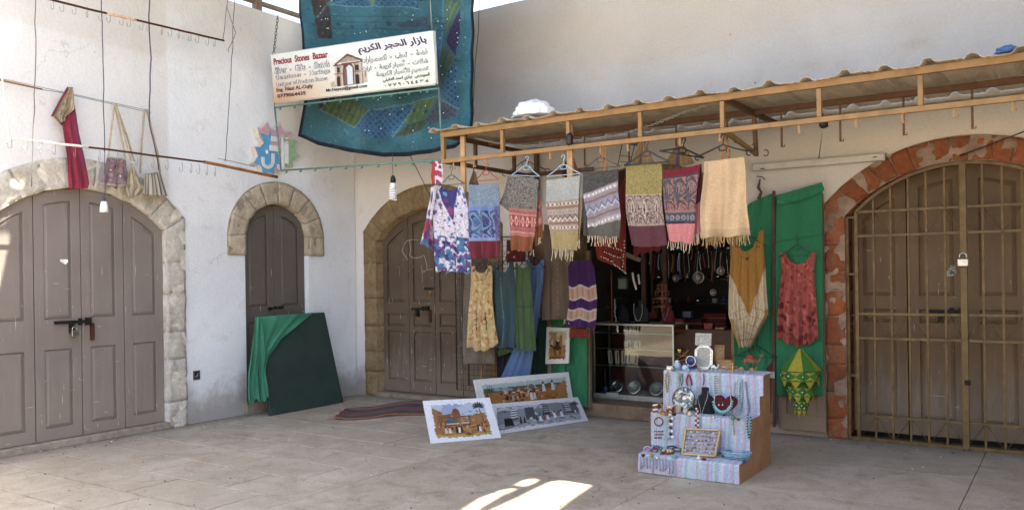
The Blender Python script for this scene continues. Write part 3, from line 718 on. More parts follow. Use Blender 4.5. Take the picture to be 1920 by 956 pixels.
# opposite side of the courtyard, in full sun
M_FAC = plaster('sunlit_plaster', 'd9d4cb', 'c9b79c', 'cfc4b4', 'right')
M_WD = flat('d2d2cd', .5, 0, .05, 4, .1, 'white_door_paint')
fy = -15.0
bd = thing('building', (4, fy, 0), 'pale sunlit building across the courtyard seen only as a reflection', 'building')
f3o = lambda s, z, o=0: Vector((s, fy + o, z))
hs = []; ops = [(x0, x0 + 1.9) for x0 in (-4, -.6, 2.8, 6.2, 9.6, 13.0)]
pts = [(-8, 0)]
for a, b in ops: pts += [(a, 0)] + arc_seg((a + b) / 2, .95, 2.0, 2.5, 10) + [(b, 0)]
pts += [(18, 0), (18, 4.8), (-8, 4.8)]
mb = MB(); mb.holes(pts, [], f3o, -.3, 0); mb.build('wall', M_FAC, bd)
for a, b in ops:
    for k in range(2):
        x0 = a + k * .95; mb = MB(); mb.holes([(x0 + .01, .02), (x0 + .94, .02), (x0 + .94, interp_arc(arc_seg((a + b) / 2, .95, 2.0, 2.5, 10), x0 + .94)), (x0 + .01, interp_arc(arc_seg((a + b) / 2, .95, 2.0, 2.5, 10), x0 + .01))],
            [[(x0 + .15, .2), (x0 + .8, .2), (x0 + .8, .95), (x0 + .15, .95)], [(x0 + .15, 1.1), (x0 + .8, 1.1), (x0 + .8, 1.95), (x0 + .15, 1.95)]], f3o, -.2, -.15)
        mb.holes([(x0 + .01, .02), (x0 + .94, .02), (x0 + .94, 2.0), (x0 + .01, 2.0)], [], f3o, -.23, -.205); mb.build('door', M_WD, bd)

# ------------------------------------------------------------------ canopy over the shop
M_WOODF = flat('8e6c42', .6, .05, .16, 7, .25, 'ochre_canopy_paint'); M_WOODL = flat('a8845a', .65, 0, .14, 8, .3, 'pale_timber'); M_WOODD = flat('5e412c', .6, .1, .2, 8, .2, 'brown_canopy_paint')
CD = 1.6; ZLO, ZHI = 2.765, 3.035
xl = sR(832, 300, CD)[0]; xr = XW - .01
can = thing('canopy', (xl, -CD, ZLO), 'long lean-to canopy of corrugated sheet on an ochre frame above the shop', 'canopy')
def cb(name, a, b, w_, h_, mat, bev=.003): mb = MB(); mb.beam(a, b, w_, h_); return mb.build(name, mat, can, bevel=bev)
V3 = Vector
cb('top_rail', V3((xl - .02, -CD, ZHI)), V3((xr, -CD, ZHI + .01)), .045, .055, M_WOODF)
cb('lower_rail', V3((xl + .021, -CD, ZLO)), V3((xr, -CD, ZLO)), .035, .042, M_WOODF)
cb('middle_rail', V3((xl, -.82, ZHI + .0)), V3((xr, -.82, ZHI)), .045, .05, M_WOODD)
cb('rear_rail', V3((xl, -.05, ZHI + .0)), V3((xr, -.05, ZHI)), .045, .05, M_WOODD)
vxs = [sR(p, 240, CD)[0] for p in (942, 1066, 1201, 1355, 1537, 1727)]; st = vxs[-1] - vxs[-2]; vxs += [vxs[-1] + st, vxs[-1] + 2 * st]
cb('upright', V3((xl, -CD, ZLO - .02)), V3((xl, -CD, ZHI - .029)), .04, .04, M_WOODF)
for x in vxs: cb('upright', V3((x, -CD, ZLO + .022)), V3((x, -CD, ZHI - .029)), .036, .036, M_WOODF)
# left end frame running back to the wall
cb('end_rail', V3((xl, -CD + .022, ZLO)), V3((xl, 0, ZLO)), .035, .042, M_WOODD)
cb('end_rail', V3((xl, -CD + .024, ZHI - .004)), V3((xl, 0, ZHI - .004)), .04, .045, M_WOODD)
for yy in (-1.05, -.3): cb('end_upright', V3((xl, yy, ZLO + .022)), V3((xl, yy, ZHI - .028)), .035, .035, M_WOODD)
xs = sR(1357, 240, CD)[0]
for xk in (xs, sR(1920, 200, CD)[0] + .9):
    cb('cross_rail', V3((xk, -CD + .024, ZHI - .004)), V3((xk, -.03, ZHI - .004)), .04, .045, M_WOODD)
    cb('bracket', V3((xk, -CD + .024, ZLO - .0)), V3((xk, -.75, ZLO - .10)), .03, .04, M_WOODF); cb('bracket_post', V3((xk, -.75, ZLO - .12)), V3((xk, -.80, ZHI - .03)), .035, .035, M_WOODD)
cb('rear_upright', V3((sR(1005, 240, .05)[0], -.05, ZLO - .35)), V3((sR(1005, 240, .05)[0], -.05, ZHI - .03)), .045, .045, M_WOODD)
cb('rear_lower_rail', V3((xl + .02, -.05, ZLO - .0)), V3((xl + .9, -.05, ZLO - .0)), .035, .042, M_WOODD)
# thin strips dropping from the middle rail, ending in hooks
xm = sR(1575, 200, .82)[0]; stepm = sR(1694, 200, .82)[0] - xm
def hookmesh(h, r=.006):
    mb = MB(); mb.box((0, 0, -h / 2), (.018, .006, h)); mb.box((.012, 0, -h + .004), (.03, .006, .008)); mb.box((.024, 0, -h + .014), (.006, .006, .02)); me = mb.mesh('hook'); me.materials.append(M_WOODD); return me
hk = hookmesh(ZHI - ZLO + .05); hk2 = hookmesh(.075); hk2.materials[0] = M_WOODF
for k in range(-5, 4):
    inst('hook', hk, can, V3((xm + k * stepm, -.82, ZHI - .02)))
for p in (850, 888, 911, 1031, 1126, 1177, 1275, 1350): inst('hook', hk2, can, V3((sR(p, 280, CD)[0], -CD, ZLO - .015)))
for p in (1498, 1605, 1692, 1789, 1899): inst('hook', hk2, can, V3((sR(p, 230, CD)[0], -CD, ZLO - .015)))
# timber posts dropping behind the clothes
cb('drop_post', V3((sR(872, 300, 1.52)[0], -1.55, ZLO - .45)), V3((sR(872, 300, 1.52)[0], -1.55, ZHI - .03)), .055, .03, M_WOODL)
cb('drop_post', V3((sR(1072, 300, 1.52)[0], -1.55, ZLO - .5)), V3((sR(1072, 300, 1.52)[0], -1.55, ZHI - .03)), .06, .03, M_WOODL)
# corrugated roof sheets
M_SHEET = flat('c4b8a2', .7, .1, .14, 3.5, .2, 'dusty_corrugated_sheet', rnd=.06)
pitch = .285; x = xl - .12; n = 0; xend = xr
def prof(t): # trapezoid rib
    t = t % 1.0
    return .034 * min(1, max(0, (t - .0) / .07)) if t < .07 else (.034 if t < .25 else (.034 * max(0, 1 - (t - .25) / .07) if t < .32 else .004 * math.sin((t - .32) * 46)))
while x < xend - .08:
    nr = 4; x2 = min(x + pitch * nr, xend); N = int((x2 - x) / pitch * 14); ov = RS.uniform(.0, .03); mb = MB(); vs = []
    for j in range(5):
        v = j / 4; yy = -CD - .07 - ov + v * (CD + .05 + ov)
        for i in range(N + 1):
            xx = x + (x2 - x + .03) * i / N; t = (xx - x) / pitch; e = .008 * math.sin(xx * 9 + n) * (1 - v)
            vs.append((xx, yy, ZHI + .033 + prof(t) + .05 * v + e))
    fs = [(j * (N + 1) + i, j * (N + 1) + i + 1, (j + 1) * (N + 1) + i + 1, (j + 1) * (N + 1) + i) for j in range(4) for i in range(N)]
    mb.add(vs, fs); o = mb.build('roof_sheet', M_SHEET, can, origin=(x, -CD, ZHI), fix=False); sm = o.modifiers.new('t', 'SOLIDIFY'); sm.thickness = .002; sm.offset = 1
    x = x2; n += 1
# dark junction tape and cable
mb = MB(); c = at(1068, 262, PR(CD)); mb.lathe([(.02, -.06), (.035, -.03), (.03, 0), (.036, .03), (.02, .06)], c, 8); mb.build('tape_wrap', flat('1c1b1c', .4), can)
# chain looped along the canopy
def chain(name, pts, link_l, r, mat, parent=None, label=None, cat=None, origin=None):
    mb = MB(); P = [Vector(p) for p in pts]; d = [0]
    for a, b in zip(P[:-1], P[1:]): d.append(d[-1] + (b - a).length)
    L = d[-1]; n = int(L / (link_l * .72))
    for k in range(n):
        s = (k + .5) * L / n; i = max(j for j in range(len(d) - 1) if d[j] <= s); t = (s - d[i]) / (d[i + 1] - d[i]); c = P[i].lerp(P[i + 1], t); u = (P[i + 1] - P[i]).normalized()
        sd = u.cross(Vector((.3, .9, .2))).normalized();
        if k % 2: sd = u.cross(sd)
        mb.tube([c + u * math.cos(a) * link_l / 2 + sd * math.sin(a) * link_l * .28 for a in np.linspace(0, 2 * math.pi, 9)[:-1]], r, 4, closed=True)
    o = mb.build(name, mat, parent, origin=origin or P[0])
    if label: tag(o, label, cat)
    return o
M_CHAIN = flat('9a958d', .5, .7, .1, 30, .1, 'galvanised_chain')
cp = [at(x, y, PR(CD - .12)) for x, y in ((893, 260), (930, 268), (985, 274), (1040, 274), (1085, 268), (1120, 261), (1170, 251), (1210, 239), (1250, 224), (1290, 208), (1330, 196))]
chain('chain', cp, .035, .0035, M_CHAIN, None, 'long grey chain drooping behind the canopy front rail', 'chain')
# ================================================================== left wall: rods, wires, bags, emblem
M_WIRE = flat('6f6b68', .6, .5, .1, 40, 0, 'grey_wire'); M_WIREB = flat('3b3d52', .6, .1, .1, 40, 0, 'blue_black_wire'); M_WHITEP = flat('dedad2', .6, 0, .1, 20, .2, 'white_paint')
M_RODB = flat('8a5a33', .75, .05, .25, 12, .4, 'brown_rod'); M_TWIRE = flat('8b8985', .4, .8, .1, 30, 0, 'thin_steel_wire')
XO = .42
def rod(pts, label, hooks, mats, r=.010):
    A, B = at(*pts[0], PL(XO)), at(*pts[-1], PL(XO)); root = thing('rod', A, label, 'rod')
    P = [at(*p, PL(XO)) for p in pts]
    for (i, j, mt, rr) in mats:
        mb = MB(); a, b = P[i], P[j]; n = 8; mb.tube([a.lerp(b, k / n) + Vector((0, 0, RS.uniform(-.002, .002))) for k in range(n + 1)], rr, 8); mb.build('rod_section', mt, root, origin=a)
    mb = MB(); h = .075
    mb.tube([(0, 0, .012), (0, .012, 0), (0, .012, -h), (0, 0, -h - .014), (0, -.016, -h - .01), (0, -.022, -h + .03)], .0028, 5); me = mb.mesh('hook'); me.materials.append(M_TWIRE)
    for t in hooks:
        p = A.lerp(B, t); inst('hook', me, root, p, (0, 0, RS.uniform(-.7, .7)))
    return root
rod([(60, -9), (200, 26), (255, 38), (420, 77)], 'rusty hook rod hanging high over the left arch below the wall top', [(93 + k * 19 + RS.uniform(-5, 5) - 60) / 360 for k in range(17)],
    [(0, 1, M_RUST, .011), (1, 2, flat('c4a37c', .8, 0, .3, 30, .3), .012), (2, 3, M_RUST, .011)])
rod([(15, 259), (165, 276), (383, 304), (520, 332)], 'hook rod half white half rust crossing in front of the bags', [x / 505 for x in (3, 26, 47, 68, 100, 140, 170, 205, 235, 262, 290, 310, 325, 343, 360)],
    [(0, 1, M_WHITEP, .012), (1, 2, M_RUST, .010), (2, 3, M_RODB, .017)])
def wire(pts, off, label, mat=None, r=.004, cat='wire', wob=.006, name='wire'):
    P = [at(x, y, PL(off)) for x, y in pts]; Q = []
    for a, b in zip(P[:-1], P[1:]):
        n = max(2, int((b - a).length / .12))
        for k in range(n): Q.append(a.lerp(b, k / n) + Vector((RS.uniform(-wob, wob), RS.uniform(-wob, wob), 0)))
    Q.append(P[-1]); mb = MB(); mb.tube(Q, r, 6); o = mb.build(name, mat or M_WIRE, origin=P[-1]); tag(o, label, cat); return o
wire([(66, -60), (66, 150), (61, 262), (59, 350)], XO + .02, 'grey cord hanging from above over the left end of the hook rods', M_WIRE, .0045)
wire([(190, -60), (193, 120), (196, 285)], XO - .02, 'dark wavy cord hanging between the red scarf and the first bag', M_WIREB, .0045)
wire([(281, -60), (280, 30), (283, 110), (281, 170), (279, 215), (280, 236), (292, 280), (298, 318)], XO - .02, 'blue black cord hanging above the striped bag', M_WIREB, .006)
wire([(440, -20), (436, 90), (429, 200), (422, 303)], XO, 'thin straight cord holding the right end of the lower rod', M_WIREB, .004)
wire([(427, -20), (425, 15), (442, 62), (432, 85), (428, 98)], XO + .03, 'loose kinked cord dangling beside the left rod end', M_WIRE, .004)
wire([(428, -20), (418, 76)], XO, 'short cord holding the end of the upper rusty rod', M_WIRE, .004)
wire([(-4, 90), (9, 185), (17, 258)], XO, 'white cord holding the left end of the lower rod', M_WHITEP, .006, wob=.001)
wire([(-6, 146), (280, 208)], .10, 'upper of two taut wires stretched along the left wall', M_TWIRE, .003, wob=.0)
wire([(-6, 151), (80, 169), (110, 173), (283, 212)], .10, 'lower of two taut wires stretched along the left wall', M_TWIRE, .0035, wob=.0)
mb = MB(); mb.tube([at(x, y, PL(.10)) for x, y in ((0, 150), (40, 159), (79, 168))], .008, 6); o = mb.build('wire_sleeve', M_RODB, origin=at(40, 159, PL(.10))); tag(o, 'brown sleeve on the taut wire at the far left', 'sleeve')
wire([(408, 297), (450, 306), (478, 313)], XO - .05, 'short bent grey wire above the brown rod end', M_TWIRE, .004)

# red scarf with a printed lining
Cn = Canvas(40, 80, '9c2740')
Cn.rect(0, 0, 1, 1, '9c2740'); n1 = smooth_noise(40, 80, 8, 3); Cn.a *= (.88 + .2 * n1[..., None])
Cn.rect(.86, .0, 1, .8, '5b3050', .8)
root = thing('scarf', at(130, 165, PL(.12)), 'long red scarf with tan printed lining hung over the wires above the left arch', 'scarf')
cloth('scarf_tail', [(122, 170), (116, 236), (120, 265), (125, 300), (128, 354)], [(136, 178), (147, 250), (158, 300), (166, 345), (163, 354)], PL(.11), Cn, root, amp=.018, nf=2.2, ph=.6)
C2 = Canvas(40, 40, 'a08f6f'); C2.blot(C2.U >= 0, 60, ['8a7a55', 'b5a27d', '6d5a44', 'a86a45'], .05)
for k in range(9): C2.line((k / 8, 0), (k / 8 - .2, 1), .012, '776744', .7)
C2.line((0, .95), (1, .95), .04, '4b2537')
cloth('scarf_lining', [(127, 163), (108, 196), (96, 216), (104, 226), (117, 236)], [(136, 164), (138, 190), (139, 205), (124, 218), (118, 234)], PL(.13), C2, root, amp=.012, nf=2, ph=1.6)
C3 = Canvas(14, 30, '8d2f45'); cloth('scarf_edge', [(126, 163), (110, 190), (95, 218)], [(129, 168), (112, 193), (99, 219)], PL(.145), C3, root, amp=.004, nf=1)

def bag(label, straps, L, Rr, canvas, off, strapc, mouth=6, depth=.05, sr=.012):
    P = PL(off); top = at(*straps[0][0], P); root = thing('shoulder_bag', top, label, 'bag')
    cloth('bag_front', L, Rr, PL(off + depth), canvas, root, amp=.008, nf=2.5, ph=1.1, scoop=mouth, hem=2)
    cloth('bag_back', L, Rr, PL(off), canvas, root, amp=.004, nf=2.5, ph=.1, scoop=0, hem=2)
    for st in straps:
        mb = MB(); pts = [at(x, y, PL(off + depth * .5)) for x, y in st]
        for a, b in zip(pts[:-1], pts[1:]): mb.beam(a, b, .006, sr * 2, up=(1, 0, 0))
        mb.build('strap', strapc, root, origin=pts[0])
    return root
Cb = Canvas(48, 44, '8d7071'); Cb.blot(Cb.U >= 0, 70, ['8f5a5e', '7c6a7e', 'a08788', '6f5560'], .05)
for (u, v, c) in ((.3, .45, '3d3346'), (.72, .65, '33304a'), (.5, .3, '49506a'), (.25, .75, '5f3440'), (.78, .3, '99484c')):
    for a in range(6): Cb.line((u, v), (u + .11 * math.cos(a * 1.05), v + .12 * math.sin(a * 1.05)), .012, c)
Cb.ell(.72, .65, .03, .03, 'd8d2cc'); Cb.ell(.3, .45, .03, .03, 'cfc6bd'); Cb.rect(0, .94, 1, 1, 'a89a8c'); Cb.rect(0, 0, 1, .05, 'a89a8c')
M_CANV = flat('a6977f', .95, 0, .15, 30, .4, 'canvas_strap')
bag('small mauve embroidered shoulder bag hanging on the wires, leftmost of the bags', [[(215, 194), (209, 240), (203, 293)], [(215, 194), (226, 250), (235, 297)]], [(201, 294), (188, 345)], [(236, 298), (240, 349)], Cb, .11, M_CANV, 8)
Cb = Canvas(30, 40, 'a8977a'); Cb.blot(Cb.U >= 0, 40, ['9c8a68', 'b7a888', '8f7d5d'], .08)
bag('plain sand coloured cloth bag hanging between the two other bags', [[(217, 196), (232, 250), (246, 303)], [(217, 196), (238, 255), (252, 303)]], [(244, 306), (240, 330), (236, 355), (241, 369)], [(248, 307), (262, 335), (270, 352), (252, 371)], Cb, .16, M_CANV, 0, .06)
Cb = Canvas(60, 40, 'b8ad98')
for k in range(6): Cb.rect(.06 + k * .17, 0, .10 + k * .17, 1, '3f3b4c'); Cb.rect(.12 + k * .17, 0, .135 + k * .17, 1, '8d7f6b')
Cb.rect(0, .93, 1, 1, '8d7f6b')
b3 = bag('cream shoulder bag with dark vertical stripes, rightmost of the three', [[(271, 205), (266, 260), (263, 325)], [(275, 205), (288, 260), (300, 322)], [(285, 250), (296, 290), (298, 322)]], [(271, 326), (268, 365)], [(301, 322), (314, 368)], Cb, .11, flat('9b8f7a', .95, 0, .15, 30, .4), 5, .07, .016)

# lamp shades / bulbs
def lamp_small():
    c = at(195, 388, PL(XO)); root = thing('hanging_lamp', c, 'tiny white lamp shade hanging on a wire before the left door', 'lamp')
    mb = MB(); mb.lathe([(.040, -.05), (.036, 0), (.026, .05), (.02, .052)], c, 14); mb.build('lamp_shade', flat('e9e9e4', .5, 0, .03, 5, 0), root)
    mb = MB(); mb.lathe([(.014, .05), (.014, .09), (.007, .1)], c, 8); mb.tube([c + Vector((0, 0, .1)), at(197, 360, PL(XO)), at(196, 285, PL(XO))], .003, 5); mb.build('lamp_cord', M_WIREB, root)
lamp_small()
def bulb():
    P = PR(1.25); c = at(737, 352, P); root = thing('light_bulb', c, 'white spiral energy saving bulb hanging from the green sign frame', 'bulb')
    s_ = (at(737, 376, P) - at(737, 330, P)).length / 46
    mb = MB(); mb.tube([at(736, 288, P), at(736, 312, P), at(737, 332, P)], .0035, 5); mb.build('cord', M_WIREB, root)
    mb = MB(); mb.lathe([(5 * s_, -2 * s_), (5.5 * s_, 4 * s_), (4 * s_, 9 * s_), (2 * s_, 12 * s_)], at(737, 341, P), 12); mb.build('socket', flat('1d1a1c', .4, 0, .1), root)
    mb = MB(); mb.lathe([(5 * s_, 0), (6.5 * s_, 4 * s_), (6.5 * s_, 8 * s_), (4.5 * s_, 10 * s_)], at(737, 353, P), 12); mb.build('bulb_base', flat('e4e4e2', .4, 0, .03, 5, 0), root)
    mb = MB(); b = at(737, 375, P); mb.tube([b + Vector((math.cos(a) * 6.2 * s_, math.sin(a) * 6.2 * s_, 22 * s_ * a / (10 * math.pi))) for a in np.linspace(0, 10 * math.pi, 100)], 1.7 * s_, 6)
    mb.build('spiral_tube', flat('eeeeec', .3, 0, .02, 5, 0), root)
bulb()

# star shaped emblem standing off the left wall
def emblem():
    f = lambda x, y: sL(460 + x * .1151, 220 + y * .1151, .08)     # measured on an enlarged view
    out = [(190, 160), (265, 180), (370, 75), (405, 175), (490, 215), (570, 92), (635, 240), (765, 235), (722, 375), (842, 382), (800, 525), (900, 645), (780, 680), (780, 820), (650, 770), (600, 840), (520, 850), (470, 935), (370, 900), (290, 925), (245, 780), (130, 745), (205, 635), (150, 480), (235, 485), (300, 420), (235, 330)]
    ctr = f(480, 500); root = thing('wall_emblem', mapL(*ctr, .0), 'star shaped emblem in pink, blue and green on the white wall', 'emblem')
    PINK, BLUE, GREEN, EDGE = flat('c7a0a8', .7, 0, .08, 20, .1), flat('5c9cc4', .7, 0, .1, 20, .1), flat('8fb287', .7, 0, .1, 20, .1), flat('c9bfae', .8, 0, .1, 12, .2)
    P = [f(*p) for p in out]; mb = MB(); mb.holes(P, [], mapL, .01, .075); mb.build('emblem_body', EDGE, root)
    mb = MB(); mb.holes([(ctr[0] + (p[0] - ctr[0]) * .985, ctr[1] + (p[1] - ctr[1]) * .985) for p in P], [], mapL, .076, .079); mb.build('pink_field', PINK, root)
    bl = [(240, 255), (375, 305), (412, 210), (425, 320), (400, 450), (470, 560), (550, 620), (560, 780), (470, 820), (470, 925), (370, 895), (290, 915), (250, 780), (140, 742), (212, 636), (160, 490), (240, 492), (300, 420)]
    mb = MB(); mb.holes([f(*p) for p in bl], [], mapL, .080, .083); mb.build('blue_field', BLUE, root)
    gr = [(640, 260), (715, 375), (835, 388), (790, 525), (885, 642), (772, 672), (772, 805), (650, 765), (600, 700), (590, 600), (430, 560), (560, 540), (620, 420)]
    mb = MB(); mb.holes([f(*p) for p in gr], [], mapL, .0805, .084); mb.build('green_field', GREEN, root)
    WH = flat('dcdcda', .7, 0, .05, 20, .1, 'white_lettering')
    mb = MB()
    def band(pts, w_):
        for a, b in zip(pts[:-1], pts[1:]):
            A, B = mapL(*f(*a), .09), mapL(*f(*b), .09); mb.beam(A, B, w_, .012, up=(1, 0, 0))
    k = (mapL(*f(100, 500), 0) - mapL(*f(0, 500), 0)).length / 100
    band([(415, 350), (535, 370)], 70 * k); band([(390, 500), (550, 520)], 75 * k)
    arc = [(280, 650)] + [(362 + 82 * math.cos(a), 720 + 95 * math.sin(a)) for a in np.linspace(math.pi, 0, 9)] + [(445, 590)]; band(arc, 46 * k)
    band([(665, 430), (665, 760)], 58 * k); band([(605, 330), (605, 830)], 44 * k); band([(615, 345), (685, 345)], 24 * k); band([(610, 405), (690, 405)], 24 * k); band([(622, 345), (620, 400)], 24 * k)
    A = mapL(*f(352, 568), .09); M = Matrix.Rotation(math.pi / 2, 3, 'Y'); mb.lathe([(30 * k, -.006), (30 * k, .006)], A, 14, M)
    band([(520, 770), (545, 840), (600, 850)], 40 * k)
    mb.build('white_lettering', WH, root)
emblem()
# electric box on the white wall
c = at(368, 703, PL(0)); root = thing('socket_box', c, 'small open electric socket box in the white wall beside the left arch', 'socket')
s_ = (at(374, 703, PL(0)) - at(362, 703, PL(0))).length
mb = MB(); hh = s_ * .62; f_ = lambda s, z, o: Vector((o, c.y - s, c.z + z)); mb.holes([(-s_ / 2, -hh), (s_ / 2, -hh), (s_ / 2, hh), (-s_ / 2, hh)], [[(-s_ * .36, -hh * .72), (s_ * .36, -hh * .72), (s_ * .36, hh * .72), (-s_ * .36, hh * .72)]], f_, .0, .012); mb.build('box_frame', flat('4c4750', .6), root)
mb = MB(); mb.box(c + Vector((.003, 0, 0)), (.004, s_ * .72, hh * 1.4)); mb.build('back_plate', flat('1b1718', .7), root)
mb = MB()
for k in range(3): mb.tube([c + Vector((.01, -s_ * .25 + k * .02, -hh * .4)), c + Vector((.018, 0, 0)), c + Vector((.012, s_ * .2, hh * (.3 + .1 * k)))], .005, 5)
mb.build('loose_wires', flat('8a8480', .6), root)

# ------------------------------------------------------------------ green board leaning beside the narrow door
M_GBOARD = flat('2a3a33', .8, 0, .14, 3, .35, 'dark_green_cloth_board')
M_GCLOTH = flat('2f7d5a', .75, 0, .16, 3, .3, 'bright_green_tarp')
def lean(BL, BR, TL, TR, thick, tilt=None, z0=0.0):
    """board standing on the ground: bottom corners on the ground, top corners on the plane tilted back by tilt"""
    a, b = at(*BL, PG(z0)), at(*BR, PG(z0)); u = (b - a).normalized(); back = Vector((-u.y, u.x, 0)); 
    if (Vector(CAM) - a).dot(back) > 0: back = -back
    N = -(back * math.cos(tilt)) + Vector((0, 0, 1)) * math.sin(tilt); pl = (np.array(a), np.array(N))
    return [a, b, at(*TR, pl), at(*TL, pl)], N
q, N = lean((508, 780), (645, 754), (483, 592), (609, 585), .04, R(12))
root = thing('board', (q[0] + q[1]) / 2, 'large dark green cloth covered board leaning against the narrow arched door', 'board')
def slabq(q, N, t, j=0): 
    mb = MB(); mb.add([p for p in q] + [p - N * t for p in q], [(0, 1, 2, 3), (7, 6, 5, 4), (0, 4, 5, 1), (1, 5, 6, 2), (2, 6, 7, 3), (3, 7, 4, 0)]); return mb
slabq(q, N, .05).build('board_panel', M_GBOARD, root, bevel=.012)
Cg = Canvas(40, 60, '3a9068'); Cg.a *= (.8 + .3 * smooth_noise(40, 60, 5, 8)[..., None])
pb = (np.array(q[0] + N * .03), np.array(N))
root2 = thing('tarp', q[3], 'bright green cloth thrown over the left corner of the leaning dark green board', 'cloth')
cloth('cloth_front', [(478, 594), (482, 640), (484, 700), (488, 750)], [(588, 586), (527, 635), (503, 668), (492, 700), (500, 748)], pb, Cg, root2, amp=.02, nf=3, ph=.4, jit=3)
pb2 = (np.array(q[0] + N * .02 ), np.array(N))
cloth('cloth_side', [(479, 594), (472, 650), (464, 700), (462, 735), (464, 754)], [(492, 600), (500, 668), (496, 700), (500, 730), (503, 748)], (np.array(q[0] + N * .045), np.array(N)), Cg, root2, amp=.03, nf=2.2, ph=2.2, jit=4)

# rug on the ground
Cr = Canvas(110, 46, '4b2a26')
cols = ['2a2026', '7a3526', '241f28', '934a30', '2c2228', '6b2a24', '1f1f28', 'a0583a', '2a2226', '722c28', '23222b']
for k in range(13): Cr.rect(0, k / 13, 1, (k + 1) / 13, cols[(k * 7) % 11], .95)
Cr.speck(.12)
root = thing('rug', at(700, 775, PG(0)), 'dark red and black striped woven rug lying on the ground by the paintings', 'rug')
h_, w_ = Cr.h, Cr.w; V = np.linspace(0, 1, h_); U = np.linspace(0, 1, w_)
A = edge([(652, 767), (640, 777), (627, 787)], V); B = edge([(800, 752), (806, 764), (812, 778)], V); UU, VV = np.meshgrid(U, V)
X = A[:, None, 0] * (1 - U) + B[:, None, 0] * U; Y = A[:, None, 1] * (1 - U) + B[:, None, 1] * U
Y = Y + 2.0 * np.sin(UU * 7)
P = onplane(X.ravel(), Y.ravel(), *PG(0)).reshape(h_, w_, 3); P[..., 2] = .010 + .008 * np.clip(np.sin(UU * 9 + 3 * VV), 0, 1) ** 2 + .02 * np.clip(1 - UU * 9, 0, 1) * np.abs(np.sin(VV * 9))
grid_object('rug_weave', P, Cr.a, FABRIC, root, thick=.012)
mb = MB()
for k in range(26):
    t = k / 25; p = Vector(P[int(t * (h_ - 1)), 0]); mb.tube([p + Vector((0, 0, .004)), p + Vector((RS.uniform(-.05, -.02), -.03, .004)), p + Vector((RS.uniform(-.1, -.05), RS.uniform(-.06, 0), -.006 - p.z + .012))], .004, 4)
mb.build('fringe', flat('9a8576', .95, 0, .2), root)
# ================================================================== hanging clothes
DK = CD - .03                      # plane of the front row
def shade_noise(c, amt=.12, cells=7, seed=1): c.a *= (1 - amt / 2 + amt * smooth_noise(c.w, c.h, cells, seed)[..., None]); np.clip(c.a, 0, 1, c.a); return c
def tweed(c, v0, v1, cols, seed=0, u0=0, u1=1):
    r = np.random.RandomState(seed); m = (c.V >= v0) & (c.V <= v1) & (c.U >= u0) & (c.U <= u1); k = r.randint(0, len(cols), c.U.shape); 
    k = np.where(r.rand(*k.shape) < .5, np.roll(k, 1, 1), k)
    pal = np.array([rgb(x) for x in cols]); c.a[m] = pal[k][m]; return c
def zig(c, v0, v1, per, w, colr, u0=0, u1=1):
    vm, va = (v0 + v1) / 2, (v1 - v0) / 2; t = np.abs(((c.U * per) % 1) * 2 - 1) * 2 - 1
    return c.put((np.abs(c.V - (vm + va * t)) < w) & (c.U >= u0) & (c.U <= u1), colr)
def dots(c, v, per, r, colr, ph=0.0, u0=0, u1=1):
    du = ((c.U * per + ph) % 1 - .5) / per * c.asp; return c.put(((du / r) ** 2 + ((c.V - v) / r) ** 2 < 1) & (c.U >= u0) & (c.U <= u1), colr)
def paisley(c, v0, v1, per, base, ink, ink2, u0=0, u1=1, swirl=1.0):
    m = (c.V >= v0) & (c.V <= v1) & (c.U >= u0) & (c.U <= u1); c.put(m, base)
    x = (c.U * per); y = (c.V - v0) / (v1 - v0) * per * (v1 - v0) / c.asp
    r1 = np.hypot((x % 1) - .5 + .15 * np.sin(y * 5), (y * .62 % 1) - .5)
    c.put(m & (np.sin(r1 * 22 * swirl) > .1), ink, .85); c.put(m & (np.sin(x * 17 + 3 * np.sin(y * 9)) * np.cos(y * 13 + 2 * np.sin(x * 7)) > .45), ink2, .8)
    c.put(m & (r1 < .13), base, .9); return c
def hanger(c, half, label, colr, plane_n=(0, -1, 0), drop=.10, r=.005, tilt=0.0, hookh=.07, loops=False, yaw=0.0):
    """c = point where the hook hangs; bar spans 2*half"""
    c = Vector(c); root = thing('clothes_hanger', c, label, 'hanger'); mat = flat(colr, .45, 0, .08, 20, .05)
    n = Vector(plane_n); u = Vector((0, 0, 1)).cross(n).normalized(); u = Matrix.Rotation(yaw, 3, 'Z') @ u; z = Vector((0, 0, 1))
    M = lambda a, b: c + u * (a * math.cos(tilt) - b * math.sin(tilt)) + z * (a * math.sin(tilt) + b * math.cos(tilt)) - z * 0
    mb = MB(); hk_ = [M(-.012, -.01)] + [M(.016 * math.cos(t), .016 * math.sin(t)) for t in np.linspace(math.pi, -.6, 8)] + [M(.003, -hookh * .6), M(0, -hookh)]
    mb.tube(hk_, r * .8, 6); mb.build('hook', mat, root)
    mb = MB(); ed = [M(-half, -hookh - drop), M(-half * .5, -hookh - drop * .52), M(-.035, -hookh - .012), M(0, -hookh), M(.035, -hookh - .012), M(half * .5, -hookh - drop * .52), M(half, -hookh - drop)]
    mb.tube(ed, r, 6)
    mb.tube([M(-.035, -hookh - .014), M(-.028, -hookh - .045), M(.028, -hookh - .045), M(.035, -hookh - .014)], r * .9, 6)
    if loops:
        for sg in (-1, 1): mb.tube([M(sg * (half + .02) + .022 * math.cos(t), -hookh - drop - .015 + .022 * math.sin(t)) for t in np.linspace(0, 5.2, 10)], r * .9, 6)
    else: mb.tube([M(-half, -hookh - drop), M(half, -hookh - drop)], r * .8, 6)
    mb.build('shoulder_bar', mat, root); return root
